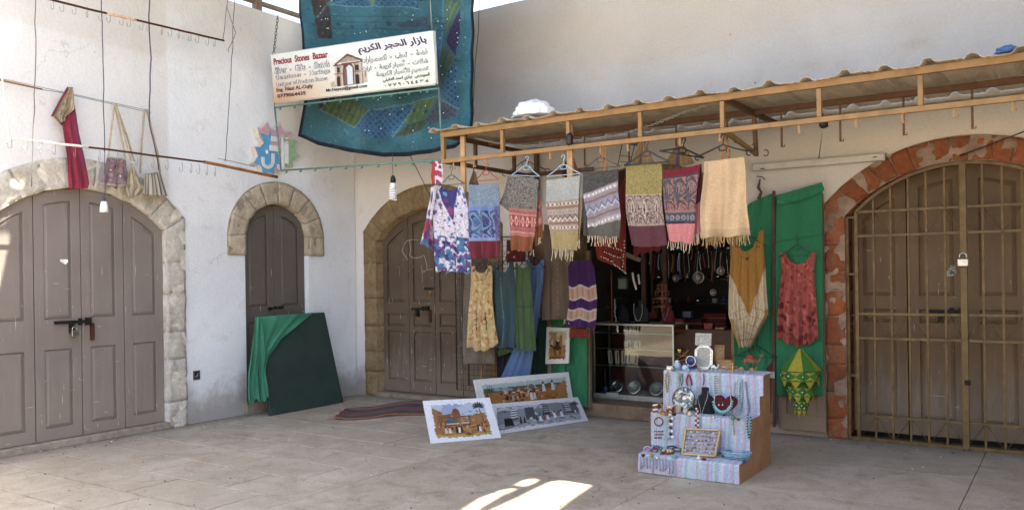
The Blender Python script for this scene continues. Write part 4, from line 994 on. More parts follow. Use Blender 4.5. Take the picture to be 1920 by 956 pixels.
def fringe(root, A, B, n, length, plane, colr, r=.0035, wob=4, name='fringe'):
    mb = MB(); 
    for k in range(n):
        t = (k + .5 + RS.uniform(-.3, .3)) / n; x = A[0] + (B[0] - A[0]) * t; y = A[1] + (B[1] - A[1]) * t; L = length * RS.uniform(.6, 1.25); dx = RS.uniform(-wob, wob)
        o = RS.uniform(-.012, .02); f = (plane[0] + np.array(plane[1]) * o, plane[1])
        mb.tube([at(x, y - 2, f), at(x + dx * .4, y + L * .5, f), at(x + dx, y + L, f)], [r, r * .8, r * 1.2], 4)
    return mb.build(name, flat(colr, .95, 0, .1, 30, 0), root)
def P_(d): return PR(d)
def zt(px, py, d): return at(px, py, PR(d))

# --- floral tunic
W, Hh = 60, 110
C = Canvas(W, Hh, 'd2cbd2'); rr = np.random.RandomState(3); m = rr.rand(Hh, W) < .16; C.a[m] = rgb('8d7f9a')
C.blot((C.V > .0) & (C.V < .62), 60, ['2f3f7a', '5a3f7f', '41609a'], .02)
C.blot(C.V > .5, 60, ['3c6f9c', '6a2f6e', '35306d', '9c3f73', '3f6f9c', 'd8d0dc'], .025); C.blot(C.V > .6, 460, ['34608c', '6a2f6e', '2f2c66', '3f6f9c', '7a3f80', 'd0c8d4', '27447a', '2f2c66'], .026)
C.poly([(.18, 0), (.82, 0), (.66, .22), (.57, .36), (.5, .42), (.43, .36), (.34, .22)], '3b3478')
C.blot((np.abs(C.U - .5) < .34 * (1 - C.V / .42)) & (C.V < .42), 40, ['5c8fb5', '7a2f66', '2c2a60', '8c3b78'], .04); C.speck(.05)
root = thing('tunic', zt(846, 345, DK), 'white tunic with blue and purple flowers hanging at the left end of the canopy', 'dress')
Pn = P_(DK)
cloth('tunic_body', [(818, 347), (808, 352), (812, 400), (817, 450), (816, 485), (818, 508)], [(868, 349), (876, 380), (884, 420), (886, 470), (884, 500), (883, 513)], Pn, C, root, amp=.022, nf=3.3, ph=.3, scoop=9, jit=2)
C2 = Canvas(24, 70, 'd2cbd2'); m = rr.rand(70, 24) < .16; C2.a[m] = rgb('8d7f9a'); C2.blot(C2.V > .55, 26, ['3c6f9c', '6a2f6e', '35306d', '9c3f73', 'b03a4a'], .12); C2.blot(C2.V < .5, 5, ['3c4f8a', '5a3f7f'], .06)
cloth('sleeve', [(812, 350), (803, 390), (797, 425), (790, 458)], [(818, 352), (812, 395), (808, 430), (805, 463)], P_(DK + .04), C2, root, amp=.015, nf=1.2, ph=2)
cloth('sleeve', [(808, 420), (799, 430), (799, 462)], [(815, 430), (812, 450), (813, 470)], P_(DK - .03), C2, root, amp=.01, nf=1, ph=1)
C3 = Canvas(16, 34, 'd9c9cf'); C3.blot(C3.V >= 0, 18, ['a8314a', '8a2f55', '6b2f6e'], .08); C3.rect(0, 0, .3, 1, 'b3352c')
root = thing('scarf', zt(822, 303, DK + .02), 'narrow white and red scarf tied at the canopy corner above the floral tunic', 'scarf')
cloth('scarf_cloth', [(811, 303), (809, 330), (811, 345)], [(828, 300), (831, 320), (830, 346)], P_(DK + .03), C3, root, amp=.008, nf=1)
hanger(zt(846, 315, CD), .165, 'dark green plastic hanger carrying the floral tunic', '3f5a56')

def scarf(label, L, Rr, canvas, d, amp=.008, nf=2.0, ph=0.0, fr=None, back=None, hg=None, curve=.0, scoop=0, name='scarf', **k):
    root = thing(name, zt((L[0][0] + Rr[0][0]) / 2, (L[0][1] + Rr[0][1]) / 2, d), label, 'scarf' if name == 'scarf' else 'cloth')
    cloth('front_fold', L, Rr, P_(d), canvas, root, amp=amp * 1.7, nf=nf, ph=ph, thick=.008, rise=.35, grow=.9, sway=RS.uniform(1.5, 3.2) * (1 if RS.rand() < .5 else -1), sag=RS.uniform(.5, 2.5), tiltb=RS.uniform(-5, 5), **k)
    if back:
        Lb, Rb, cb_ = back; cloth('back_fold', Lb, Rb, P_(d - .035), cb_, root, amp=amp * 1.3, nf=2, ph=ph + 1, thick=.006)
    if fr:
        for (a, b, n, ln, colr, dd) in fr: fringe(root, a, b, n, ln, P_(d + dd), colr)
    return root
def edgeplus(L, dx, dy=0): return [(x + dx, y + dy) for x, y in L]
# 1 blue grey scarf
C = Canvas(60, 110, '77889a'); tweed(C, 0, .30, ['6f8296', '7d8ea0', '65788c', '8594a3'], 1); C.rect(0, .30, 1, .35, '5f7fb8'); paisley(C, .35, .74, 3, '33406b', '6f9bc0', '7d5c93'); C.rect(0, .72, 1, .76, '7d87bd'); C.rect(0, .77, 1, 1, '6e2028'); C.rect(.80, .30, 1, .76, '5f3f72', .55); C.ell(.25, .55, .18, .15, '5a8fb5', .35)
shade_noise(C, .15, 6, 2)
scarf('blue grey paisley scarf with a dark red lower band beside the tunic', [(879, 346), (880, 400), (882, 450), (884, 484)], [(935, 344), (938, 400), (940, 445), (939, 484)], C, DK + .01, .010, 2.2, .5, [((885, 484), (938, 483), 17, 11, '3d2a2c', 0)])
hanger(zt(911, 306, CD), .155, 'dusty red plastic hanger behind the blue grey paisley scarf', '9a4a44', loops=False)
# 2 brown tweed scarf
C = Canvas(60, 110, '6d665c'); tweed(C, 0, .43, ['6d665c', '5c564e', '7f786c', '4f4a43', '8a8376'], 2); C.rect(0, .43, 1, .80, 'b0655a'); zig(C, .455, .485, 14, .006, '6e3432'); C.rect(0, .50, 1, .51, 'c99084'); C.rect(0, .52, 1, .68, '9c3f42')
for k in range(7): C.ell(.07 + k * .145, .60, .035, .07, 'd3a58c'); C.ell(.07 + k * .145, .60, .017, .04, '9c3f42')
dots(C, .60, 7, .012, 'd3a58c', .5); zig(C, .70, .73, 14, .006, '7a3936'); C.rect(0, .745, 1, .755, 'd0958a'); C.rect(0, .80, 1, 1, '8a4a24'); C.speck(.06)
Cb = Canvas(24, 60, 'a85c50'); Cb.rect(0, 0, 1, .15, '6d665c'); Cb.rect(0, .68, 1, 1, '85481f'); Cb.blot((Cb.V > .15) & (Cb.V < .68), 26, ['8c3a3c', 'c88a78'], .05)
r_ = scarf('grey tweed scarf with salmon pattern and rust brown end', [(953, 330), (952, 380), (957, 430), (960, 466)], [(1012, 337), (1008, 385), (1003, 440), (998, 474)], C, DK, .008, 2, 1.5, [((996, 470), (1000, 470), 2, 12, 'c9b79a', 0.02), ((1009, 450), (1014, 446), 3, 12, 'c9b79a', -.02)], back=([(1005, 345), (1006, 400), (1005, 462)], [(1012, 360), (1018, 410), (1018, 448)], Cb))
Ct = Canvas(24, 40, '6d665c'); tweed(Ct, 0, 1, ['6d665c', '5c564e', '7f786c', '57514a'], 5)
cloth('side_fold', [(953, 330), (946, 360), (937, 382), (952, 394)], [(956, 330), (956, 360), (955, 385), (957, 398)], P_(DK - .02), Ct, r_, amp=.006, nf=1)
hanger(zt(988, 296, CD), .16, 'pale blue plastic hanger behind the tweed scarf', '8fb0c4', loops=False, tilt=-.12)
hanger(zt(984, 288, CD - .15), .19, 'black hanger with looped ends behind the tweed scarf', '2a2528', loops=True, tilt=.05, yaw=.5)
# 3 cream scarf
C = Canvas(60, 110, 'a3a094'); C.rect(0, 0, 1, .32, '9fa098'); C.rect(0, .32, 1, .75, '9c7f6c')
for a, b in ((.335, .385), (.665, .715)): C.rect(0, a, 1, b, 'b8a78e'); dots(C, (a + b) / 2, 8, .014, '5f4a44'); dots(C, (a + b) / 2, 8, .010, 'e0d5c0', .5)
C.rect(0, .40, 1, .42, '84604f'); C.rect(0, .44, 1, .50, 'a8988a'); dots(C, .47, 12, .010, '74616a'); zig(C, .52, .57, 6, .010, '5c4d58'); zig(C, .55, .60, 6, .012, 'c9bfb2'); C.rect(0, .615, 1, .635, '7c5547'); C.rect(0, .75, 1, 1, 'a08a55'); C.speck(.05); shade_noise(C, .1, 5, 4)
Cb = Canvas(16, 60, 'a3a094'); Cb.rect(0, .33, 1, .7, '9c7f6c'); Cb.rect(0, .7, 1, 1, 'a08a55')
scarf('cream scarf with ornamental bands and mustard end, fourth in the front row', [(1024, 338), (1026, 380), (1031, 430), (1035, 468)], [(1087, 328), (1086, 380), (1082, 430), (1078, 469)], C, DK, .006, 1.5, 2.2, [((1036, 468), (1077, 469), 15, 18, 'd2c2a2', 0), ((1082, 455), (1088, 450), 3, 14, 'cdbb97', -.02)], back=([(1085, 329), (1084, 400), (1078, 460)], [(1093, 327), (1092, 390), (1086, 455)], Cb))
hanger(zt(1056, 294, CD), .18, 'light blue plastic hanger behind the cream scarf', '9db6c4')
# 4 dark grey scarf
C = Canvas(60, 110, '45423e'); tweed(C, 0, 1, ['45423e', '3b3936', '55514b', '4c4944'], 6); sl = .16 * (1 - C.U)
b1 = (C.V > .17 + sl) & (C.V < .74 + sl * .7); C.put(b1, '8d7f83')
for v0, v1, cc in ((.19, .25, 'a59a9c'), (.30, .33, '7d5f5c'), (.36, .50, '8b8796'), (.55, .58, '7d5f5c'), (.63, .72, 'a39a98')):
    C.put((C.V > v0 + sl) & (C.V < v1 + sl), cc)
for v, cc in ((.22, 'd8cfc8'), (.675, 'd8cfc8')): C.put((np.abs(C.V - v - sl) < .018) & (((C.U * 9) % 1) < .45), cc)
t = np.abs(((C.U * 5) % 1) * 2 - 1); C.put(np.abs(C.V - (.38 + sl + .09 * t)) < .014, '5d5d74'); C.put(np.abs(C.V - (.43 + sl + .07 * t)) < .010, 'c4bcbc'); C.put(C.V > .74 + sl * .7, '5c584a'); C.speck(.05)
Cb = Canvas(16, 60, '4d4a44')
scarf('charcoal scarf with slanting lilac bands and cream fringe, fifth in the front row', [(1094, 324), (1096, 370), (1100, 420), (1105, 444)], [(1159, 317), (1159, 370), (1158, 420), (1157, 446)], C, DK + .01, .008, 1.4, 3.0, [((1100, 444), (1157, 445), 22, 15, 'cbb89a', 0)], back=([(1095, 330), (1094, 400), (1093, 440)], [(1102, 330), (1104, 400), (1108, 446)], Cb), jit=2)
hanger(zt(1126, 280, CD), .195, 'dark grey plastic hanger behind the charcoal scarf', '45454c')
# 5 olive yellow scarf
C = Canvas(66, 120, '8f7d3f'); tweed(C, 0, .37, ['8f7d3f', '97864a', '867438', 'a08f52'], 7); C.rect(0, .37, 1, .38, 'b9a37c'); paisley(C, .385, .74, 4, '9d8a78', '5b3544', 'b3a487', swirl=1.3); zig(C, .62, .72, 8, .010, '5b3544'); C.rect(0, .74, 1, .755, 'b09a7c'); C.rect(0, .755, 1, 1, '5e2f35')
for u in (.18, .5, .82): C.poly([(u, .42), (u + .06, .56), (u, .68), (u - .06, .56)], 'b8a88f'); C.poly([(u, .47), (u + .03, .56), (u, .63), (u - .03, .56)], '5b3040')
C.speck(.05)
scarf('olive yellow scarf with arabesque band and maroon end, sixth in the front row', [(1172, 308), (1174, 360), (1177, 420), (1180, 460)], [(1240, 306), (1243, 360), (1248, 420), (1249, 460)], C, DK, .008, 1.6, 4.0, None, hem=3)
hanger(zt(1212, 268, CD), .215, 'dark blue plastic hanger above the olive yellow scarf', '2f3440', drop=.11, r=.008)
# 6 red and pink paisley scarf
C = Canvas(66, 120, '7a1726'); C.put(C.V > .10 + .0 * C.U, '3d3f47'); paisley(C, .12, .57, 3, '9c6a5c', '3d4550', '5a2630', swirl=.9)
for u in (.13, .42, .72): C.ell(u, .30, .09, .15, '49525c', .85); C.ell(u + .02, .27, .05, .08, '8e6c62'); C.ell(u, .3, .02, .05, '343b44')
C.rect(0, .57, 1, .60, '9c6a5c'); C.rect(0, .60, 1, .74, '4a4d55'); dots(C, .67, 6, .035, '7d8a94'); dots(C, .67, 6, .02, '9c4a4a'); C.rect(0, .73, 1, .75, '2f2d33'); C.put(C.V > .76 - .02 * C.U, 'cf7572'); C.put(C.V < .10, '7a1726'); C.speck(.05)
Cb = Canvas(20, 70, '5d1522'); Cb.rect(0, .55, 1, 1, 'c06c6a')
scarf('dark red paisley scarf with a pink end', [(1242, 320), (1244, 370), (1246, 420), (1252, 453)], [(1313, 308), (1308, 360), (1301, 420), (1296, 455)], C, DK + .01, .008, 1.5, 5.0, [((1253, 454), (1297, 455), 14, 17, 'cdb596', 0), ((1300, 444), (1315, 436), 8, 15, 'cdb596', -.03)], back=([(1305, 312), (1302, 380), (1298, 446)], [(1315, 308), (1317, 380), (1316, 434)], Cb))
hanger(zt(1282, 262, CD - .1), .2, 'black wooden hanger tilted above the pink ended scarf', '221d20', r=.008, drop=.06, tilt=-.15, yaw=.7)
# 7 beige scarf
C = Canvas(66, 120, 'cfa877'); tweed(C, 0, 1, ['d1aa79', 'cda674', 'cfa876', 'd3ad7d'], 9); C.put(C.U < .10, 'b0946c', .6); C.rect(0, .9, 1, 1, 'b3936a', .5); shade_noise(C, .08, 4, 6)
scarf('plain beige scarf with long fringe, rightmost in the front row', [(1320, 303), (1318, 360), (1316, 410), (1316, 448)], [(1394, 294), (1399, 350), (1402, 400), (1405, 440)], C, DK + .02, .014, 1.7, .9, [((1317, 446), (1404, 440), 42, 17, 'b3905f', 0)])
hanger(zt(1355, 256, CD), .2, 'black hanger with curled ends above the beige scarf', '241f20', loops=True, r=.0075, drop=.07)
# conical cloth bags hanging behind the hangers
def cone_bag(x, y0, y1, wd, d, label, cols):
    C = Canvas(30, 30, cols[0]); C.put(C.U > .5, cols[1]); C.put((C.U > .3) & (C.U < .42), cols[2]); root = thing('cloth_bag', zt(x, y0, d), label, 'bag')
    cloth('bag_cloth', [(x - 2, y0), (x - wd * .6, (y0 + y1) / 2), (x - wd, y1)], [(x + 2, y0), (x + wd * .6, (y0 + y1) / 2), (x + wd, y1)], P_(d), C, root, amp=.014, nf=2, hem=5)
    mb = MB(); mb.tube([zt(x, y0 - 14, d), zt(x - 1, y0, d)], .006, 6); mb.build('strap', flat(cols[2], .9), root)
cone_bag(1206, 262, 306, 22, CD - .22, 'tan cone shaped cloth bag above the olive yellow scarf', ('8d6a3a', '9a7843', '6d4f30'))
cone_bag(1276, 266, 306, 26, CD - .22, 'brown cone shaped cloth bag above the pink ended scarf', ('7d6038', '8a6a40', '5c4060'))
cone_bag(889, 322, 350, 10, CD - .2, 'small brown cone shaped bag above the blue grey scarf', ('6d5a44', '77644c', '57452f'))
cone_bag(1070, 285, 330, 17, CD - .25, 'dark red bag hanging behind the second timber post', ('3d1a16', '7a3b22', '241212'))
for (x, y0, y1, w_, lab) in ((1133, 262, 322, 5, 'two tan straps hanging behind the charcoal scarf'), (1361, 262, 300, 7, 'two tan straps hanging behind the beige scarf')):
    root = thing('strap', zt(x, y0, CD - .2), lab, 'strap')
    for sg in (-1, 1): mb = MB(); mb.beam(zt(x + sg, y0, CD - .2), zt(x + sg * w_, y1, CD - .2), .018, .004, up=(0, 1, 0)); mb.build('strap_band', flat('9a6a3c', .8), root)
root = thing('display_sign', zt(1184, 268, CD - .3), 'small black wire rack with a dark name plate hanging over the charcoal scarf', 'rack')
mb = MB(); mb.beam(zt(1166, 266, CD - .3), zt(1195, 271, CD - .3), .006, .03, up=(0, 0, 1)); mb.build('name_plate', flat('17130f', .5), root)
mb = MB(); mb.tube([zt(1167, 268, CD - .3), zt(1158, 312, CD - .3)], .004, 5); mb.tube([zt(1190, 272, CD - .3), zt(1180, 312, CD - .3)], .004, 5)
for yy in (292, 303): mb.tube([zt(1163, yy, CD - .3), zt(1184, yy + 2, CD - .3)], .003, 5)
mb.build('wire_frame', flat('1d1a1a', .4, .5), root)
for x, y in ((1380, 262), (1413, 276), (1436, 287)):
    mb = MB(); c = zt(x, y, .9); mb.tube([c + Vector((math.cos(a) * .022, 0, math.sin(a) * .028)) for a in np.linspace(2.4, -2.6, 12)], .005, 5); o = mb.build('hook', M_WOODD, origin=c); tag(o, {1380: 'curled iron hook on the canopy bracket nearest the beige scarf', 1413: 'curled iron hook halfway along the canopy bracket', 1436: 'curled iron hook near the wall end of the canopy bracket'}[x], 'hook')

# --- second row
d2_ = .62
C = Canvas(56, 100, 'c7a96f'); C.blot(C.V >= 0, 260, ['b8743c', 'd8bd86', 'c78a45', 'd9c08c', 'dcc798', 'dcc798'], .018); C.speck(.05); C.blot((C.V > .6) & (C.V < .75), 4, ['4b3a2c'], .04)
for u in (.3, .62): C.line((u, .58), (u + .02, .78), .006, '4b3a2c'); C.line((u - .06, .66), (u + .06, .64), .005, '5a4330'); C.line((u - .05, .72), (u + .06, .7), .005, '5a4330')
t = np.linspace(0, 1, 30)
for a in t: C.ell(.5 + .3 * math.cos(math.pi * a), .04 + .10 * math.sin(math.pi * a), .012, .007, '5a4330')
root = thing('dress', zt(903, 498, d2_), 'pale yellow sleeveless dress with orange blotches, left of the second row', 'dress')
cloth('dress_body', [(883, 499), (884, 530), (882, 560), (878, 610), (875, 648)], [(922, 498), (924, 520), (924, 560), (930, 610), (935, 641)], P_(d2_), C, root, amp=.022, nf=4, ph=1.0, scoop=14, hem=13, jit=2)
hanger(zt(903, 480, d2_), .13, 'dark hanger carrying the pale yellow dress', '2b2a2c')
def plain(colr, w=44, h=90, amt=.18, seed=1, cells=6): c = Canvas(w, h, colr); return shade_noise(c, amt, cells, seed)
# fabrics behind
C = plain('74685a', 50, 90, .2, 2); C.speck(.05)
root = thing('trousers', zt(895, 510, .42), 'taupe loose trousers hanging behind the pale yellow dress', 'trousers')
cloth('trouser_cloth', [(872, 508), (870, 560), (868, 620), (869, 682)], [(925, 508), (927, 580), (928, 620), (929, 681)], P_(.42), C, root, amp=.014, nf=3, ph=1)
C = plain('344d58', 46, 90, .2, 3); C.line((.35, .12), (.42, 1), .008, '57707a'); 
for k in range(14): C.ell(.36 + .05 * k / 14, .15 + k * .06, .012, .007, '6f8690')
root = thing('dress', zt(948, 492, d2_ - .04), 'dark teal sleeveless dress beside the pale yellow dress', 'dress')
cloth('dress_body', [(926, 496), (925, 540), (931, 600), (926, 652)], [(962, 490), (966, 530), (968, 600), (966, 652)], P_(d2_ - .04), C, root, amp=.018, nf=2.3, ph=2, scoop=18)
hanger(zt(948, 476, d2_ - .04), .13, 'dark hanger carrying the teal dress', '26262c')
C = plain('45603a', 46, 90, .2, 4); C.line((.12, .1), (.2, 1), .014, '2f4a2c'); C.line((.0, .5), (1, .5), .006, '36502f')
root = thing('dress', zt(981, 492, d2_), 'moss green sleeveless dress between the teal and the blue dresses', 'dress')
cloth('dress_body', [(966, 493), (967, 540), (966, 600), (967, 656)], [(995, 493), (996, 530), (1003, 600), (1007, 657)], P_(d2_), C, root, amp=.018, nf=2.6, ph=4, scoop=10)
hanger(zt(984, 476, d2_), .12, 'dark hanger carrying the moss green dress', '1f2024')
C = plain('3d5a3a', 40, 20, .2, 9)
cloth('under_hem', [(934, 652), (935, 668)], [(972, 653), (968, 656)], P_(.45), C, root, amp=.01, nf=2)
C = plain('4c6a9a', 46, 120, .16, 5); C.line((.45, .1), (.35, 1), .007, '3f5b88')
for v in np.linspace(.65, .95, 6):
    for u in (.3, .5, .7): C.ell(u, v, .012, .007, '3a527c')
root = thing('dress', zt(1003, 486, .45), 'long blue sleeveless dress slanting behind the moss green dress', 'dress')
cloth('dress_body', [(986, 486), (990, 530), (985, 590), (968, 640), (939, 706)], [(1020, 487), (1018, 530), (1012, 590), (1005, 640), (995, 706)], P_(.45), C, root, amp=.018, nf=2.3, ph=5, scoop=12)
hanger(zt(1003, 474, .45), .13, 'dark hanger carrying the long blue dress', '26262c')
C = plain('6a5747', 50, 90, .22, 6); 
for k in range(15): C.ell(.52, .1 + k * .06, .014, .008, '8f7a62')
for u in (.25, .8): C.line((u, 0), (u, 1), .007, '55443a')
root = thing('dress', zt(1043, 470, .35), 'brown buttoned dress hanging between the blue dress and the purple scarf', 'dress')
cloth('dress_body', [(1020, 420), (1022, 480), (1018, 540), (1017, 600)], [(1068, 430), (1066, 480), (1070, 540), (1073, 598)], P_(.35), C, root, amp=.014, nf=3, ph=.4)
C = Canvas(56, 90, '3a1450'); shade_noise(C, .25, 5, 3)
for v0, v1 in ((.40, .58), (.74, .88)):
    m = (C.V > v0 + .02 * np.sin(C.U * 11)) & (C.V < v1 + .02 * np.sin(C.U * 11)); k = (C.U * 26).astype(int); pal = np.array([rgb(x) for x in ('a8876b', 'b86f52', '8a9a7a', 'b08f70', 'a06a6a')]); C.a[m] = pal[(k * 7) % 5][m]
    e = (np.abs(C.V - v0 - .02 * np.sin(C.U * 11)) < .012) | (np.abs(C.V - v1 - .02 * np.sin(C.U * 11)) < .012); C.put(e, 'b3a0a0')
root = thing('scarf', zt(1090, 489, .55), 'deep purple scarf with two striped tie dye bands, right of the second row', 'scarf')
cloth('scarf_cloth', [(1070, 489), (1065, 500), (1068, 560), (1062, 611)], [(1107, 488), (1114, 500), (1120, 560), (1118, 616)], P_(.55), C, root, amp=.014, nf=2.2, ph=2)
fringe(root, (1058, 600), (1066, 603), 5, 6, P_(.55), 'b8a08a')
root = thing('cloth', zt(1086, 619, .3), 'strip of red cloth below the purple scarf', 'cloth')
cloth('red_strip', [(1068, 616), (1068, 632)], [(1103, 617), (1103, 634)], P_(.32), plain('7a2b22', 24, 10), root, amp=.008, nf=2)
# green cloths on the folded shutter left of the opening
M_SHUT = M_D4
def shutter(s0, s1, z0, z1, off, label):
    root = thing('shutter', mapR((s0 + s1) / 2, z0, off), label, 'shutter')
    mb = MB(); mb.holes([(s0, z0), (s1, z0), (s1, z1), (s0, z1)], [[(s0 + .08, z0 + .15), (s1 - .08, z0 + .15), (s1 - .08, z0 + .95), (s0 + .08, z0 + .95)], [(s0 + .08, z0 + 1.1), (s1 - .08, z0 + 1.1), (s1 - .08, z1 - .12), (s0 + .08, z1 - .12)]], mapR, off, off + .03); mb.build('shutter_frame', M_SHUT, root, bevel=.003)
    mb = MB(); mb.holes([(s0 + .06, z0 + .1), (s1 - .06, z0 + .1), (s1 - .06, z1 - .08), (s0 + .06, z1 - .08)], [], mapR, off + .002, off + .014); mb.build('shutter_panel', M_SHUT, root); return root
sA = sR(1450, 600, .1)[0]; sB = sR(1545, 600, .1)[0]
shutter(sR(990, 640, .12)[0], sR(1036, 640, .12)[0], .14, 2.1, .07, 'narrow brown shutter folded open left of the shop opening')
shutter(sA + .03, sB, .06, sR(1500, 365, .1)[1], .05, 'brown shutter folded open behind the green cloth nearest the gate')
shutter(sR(1381, 600, .1)[0], sA - .01, .10, sR(1430, 400, .1)[1], .05, 'brown shutter folded open beside the shop opening under green cloth')
mb = MB(); mb.beam(zt(1451, 358, .13), zt(1452, 800, .13), .025, .02); o = mb.build('gap_strip', M_SHELF, origin=zt(1452, 800, .13)); tag(o, 'dark strip standing in for the shaded gap between the two green cloths', 'bar')  # dark timber strip set where only a dark gap lies
G1 = plain('1d6043', 60, 120, .12, 3, 4)
root = thing('cloth', zt(1498, 350, .14), 'green cloth covering the shutter behind the red dress', 'cloth')
Gf = plain('2b8050', 60, 130, .14, 5, 4)
for v in (.23, .42, .64): Gf.rect(0, v, 1, v + .006, '246e46')
cloth('green_cloth', [(1455, 367), (1454, 500), (1455, 650), (1455, 741)], [(1541, 349), (1542, 500), (1543, 650), (1543, 741)], P_(.12), Gf, root, amp=.006, nf=2.5, ph=.5)
cloth('top_flap', [(1456, 366), (1458, 383)], [(1541, 342), (1546, 356)], P_(.16), plain('2f8656', 40, 14, .2, 2), root, amp=.014, nf=3, hem=6)
root = thing('cloth', zt(1415, 380, .14), 'crumpled green cloth behind the mustard and white dress', 'cloth')
cloth('green_cloth', [(1404, 382), (1384, 420), (1376, 520), (1376, 640), (1378, 690)], [(1448, 362), (1449, 450), (1449, 560), (1449, 640), (1449, 700)], P_(.12), Gf, root, amp=.016, nf=2.6, ph=3.3)
for (L, Rr, lab, cc, d) in (([(998, 596), (997, 650), (996, 708)], [(1027, 596), (1027, 700), (1027, 708)], 'dark green cloth strip left of the camel painting', '1f3a2c', .14), ([(1034, 596), (1034, 700), (1036, 745)], [(1056, 597), (1060, 690), (1060, 745)], 'bright green cloth strip behind the camel painting', '287a4e', .14), ([(1058, 632), (1062, 700), (1064, 764)], [(1101, 634), (1101, 700), (1101, 764)], 'green cloth panel left of the glass cabinet', '26744a', .13)):
    root = thing('cloth', zt(L[0][0], L[0][1], d), lab, 'cloth'); cloth('green_cloth', L, Rr, P_(d), plain(cc, 24, 60, .2, 4), root, amp=.008, nf=2)
mb = MB(); mb.beam(zt(1031, 590, .17), zt(1032, 745, .17), .05, .035); o = mb.build('wooden_post', M_D3, origin=zt(1032, 745, .17)); tag(o, 'brown wooden post behind the camel painting', 'post')
mb = MB(); mb.beam(zt(1104, 470, .06), zt(1105, 764, .06), .05, .05); o = mb.build('door_post', M_SHUT, origin=zt(1105, 764, .06)); tag(o, 'brown door post at the left edge of the glass cabinet', 'post')

# wire grid display behind the second row
def wiregrid(x0, y0, x1, y1, d, step, label, r=.0025):
    a, b = sR(x0, y1, d); c_, e = sR(x1, y0, d); root = thing('wire_grid', mapR((a + c_) / 2, b, d), label, 'wire grid'); mb = MB(); s = a
    while s <= c_ + .001: mb.tube([mapR(s, b, d), mapR(s, e, d)], r, 4); s += step
    z = b
    while z <= e + .001: mb.tube([mapR(a, z, d + .004), mapR(c_, z, d + .004)], r, 4); z += step
    mb.build('grid_wires', flat('2d2826', .5, .5), root)
    mb = MB()
    for s in (a, c_): mb.tube([mapR(s, b, d), mapR(s, e, d)], .008, 6)
    mb.tube([mapR(a, e, d), mapR(c_, e, d)], .008, 6); mb.build('grid_frame', flat('2d3036', .5, .5), root); return root
wiregrid(857, 442, 1000, 730, .10, .065, 'black wire display grid leaning over the worn brown door behind the dresses')
mb = MB(); mb.beam(zt(905, 655, .2), zt(902, 735, .25), .018, .018); o = mb.build('stick', M_WOODF, origin=zt(902, 735, .25)); tag(o, 'short ochre stick below the pale yellow dress', 'stick')
C = plain('1c1526', 24, 40); root = thing('cloth', zt(935, 660, .35), 'very dark purple cloth behind the long blue dress', 'cloth')
cloth('dark_cloth', [(933, 640), (932, 712)], [(965, 640), (945, 712)], P_(.36), C, root, amp=.008, nf=2)
C = plain('5d1a18', 24, 30); C.blot(C.V >= 0, 12, ['b8a59a', '2d1414'], .06)
root = thing('cloth', zt(960, 470, .3), 'dark red patterned cloth behind the hangers of the second row', 'cloth'); cloth('red_cloth', [(950, 450), (950, 492)], [(985, 450), (985, 490)], P_(.3), C, root, amp=.008, nf=2)
# red sequinned hip scarf
C = Canvas(50, 50, '7a2113'); shade_noise(C, .2, 5, 2)
root = thing('scarf', zt(1145, 440, .75), 'rust red hip scarf sewn with silver coins hanging by the shop opening', 'scarf')
Ls, Rs_ = [(1120, 430), (1117, 462), (1121, 486), (1136, 492), (1162, 503)], [(1174, 330), (1173, 420), (1174, 470), (1174, 495), (1175, 514)]
cloth('scarf_cloth', Ls, Rs_, P_(.75), C, root, amp=.014, nf=2.4, ph=1)
mb = MB(); Mr = Matrix.Rotation(math.pi / 2, 3, 'X')
for (x0, y0, x1, y1, n) in ((1131, 458, 1170, 471, 9), (1133, 473, 1162, 484, 8), (1127, 482, 1150, 491, 6), (1148, 492, 1172, 512, 9), (1171, 452, 1168, 500, 9)):
    for k in range(n): mb.lathe([(.009, -.002), (.009, .002)], zt(x0 + (x1 - x0) * k / (n - 1) + RS.uniform(-1, 1), y0 + (y1 - y0) * k / (n - 1) + RS.uniform(-1, 1), .79), 8, Mr)
mb.build('coin', flat('c9c4ba', .25, 1.0, .05, 20, 0), root, fix=False)['kind'] = 'stuff'
C = plain('4a2416', 24, 60); root = thing('cloth', zt(1165, 320, .7), 'dark brown cloth hanging beside the charcoal scarf', 'cloth'); cloth('brown_cloth', [(1160, 322), (1160, 400), (1160, 450)], [(1173, 318), (1173, 400), (1173, 452)], P_(.7), C, root, amp=.008, nf=2)
C = plain('5a1418', 40, 24); root = thing('cloth', zt(1205, 465, .8), 'dark red cloth hanging below the olive yellow scarf', 'cloth'); cloth('red_cloth', [(1188, 455), (1190, 480)], [(1240, 455), (1238, 470)], P_(.8), C, root, amp=.012, nf=3, jit=3)

# --- dresses right of the opening
C = Canvas(70, 130, 'a8742c'); shade_noise(C, .12, 5, 1)
vv = .36 + .42 * (.5 - np.abs(C.U - .5)) * 2 * .75; vv = .30 + .40 * (1 - np.abs(C.U - .52) / .5) ** 1.0
C.put(C.V > vv, 'c9b894')
for k in range(16):
    u = (k + .5) / 16; C.put((np.abs(C.U - u - .02 * np.sin(C.V * 9)) < .010) & (C.V > vv), 'a88450', .6)
for v in (.62, .70, .78, .86): C.put((np.abs(C.V - v - .06 * np.abs(C.U - .5) * 2) < .004) & (C.V > vv), '8d6c42', .6)
for (u, v) in ((.16, .62), (.2, .70), (.66, .64), (.7, .58)): C.blot(((C.U - u) / .06) ** 2 + ((C.V - v) / .05) ** 2 < 1, 90, ['3a2c20'], .012)
C.put((np.abs(C.V - .93) < .012), 'a37a3a', .6); C.put((C.V > .72) & (C.U < .10), 'a0702c', .7); C.put((C.V > .66) & (C.U > .93), 'a0702c', .7)
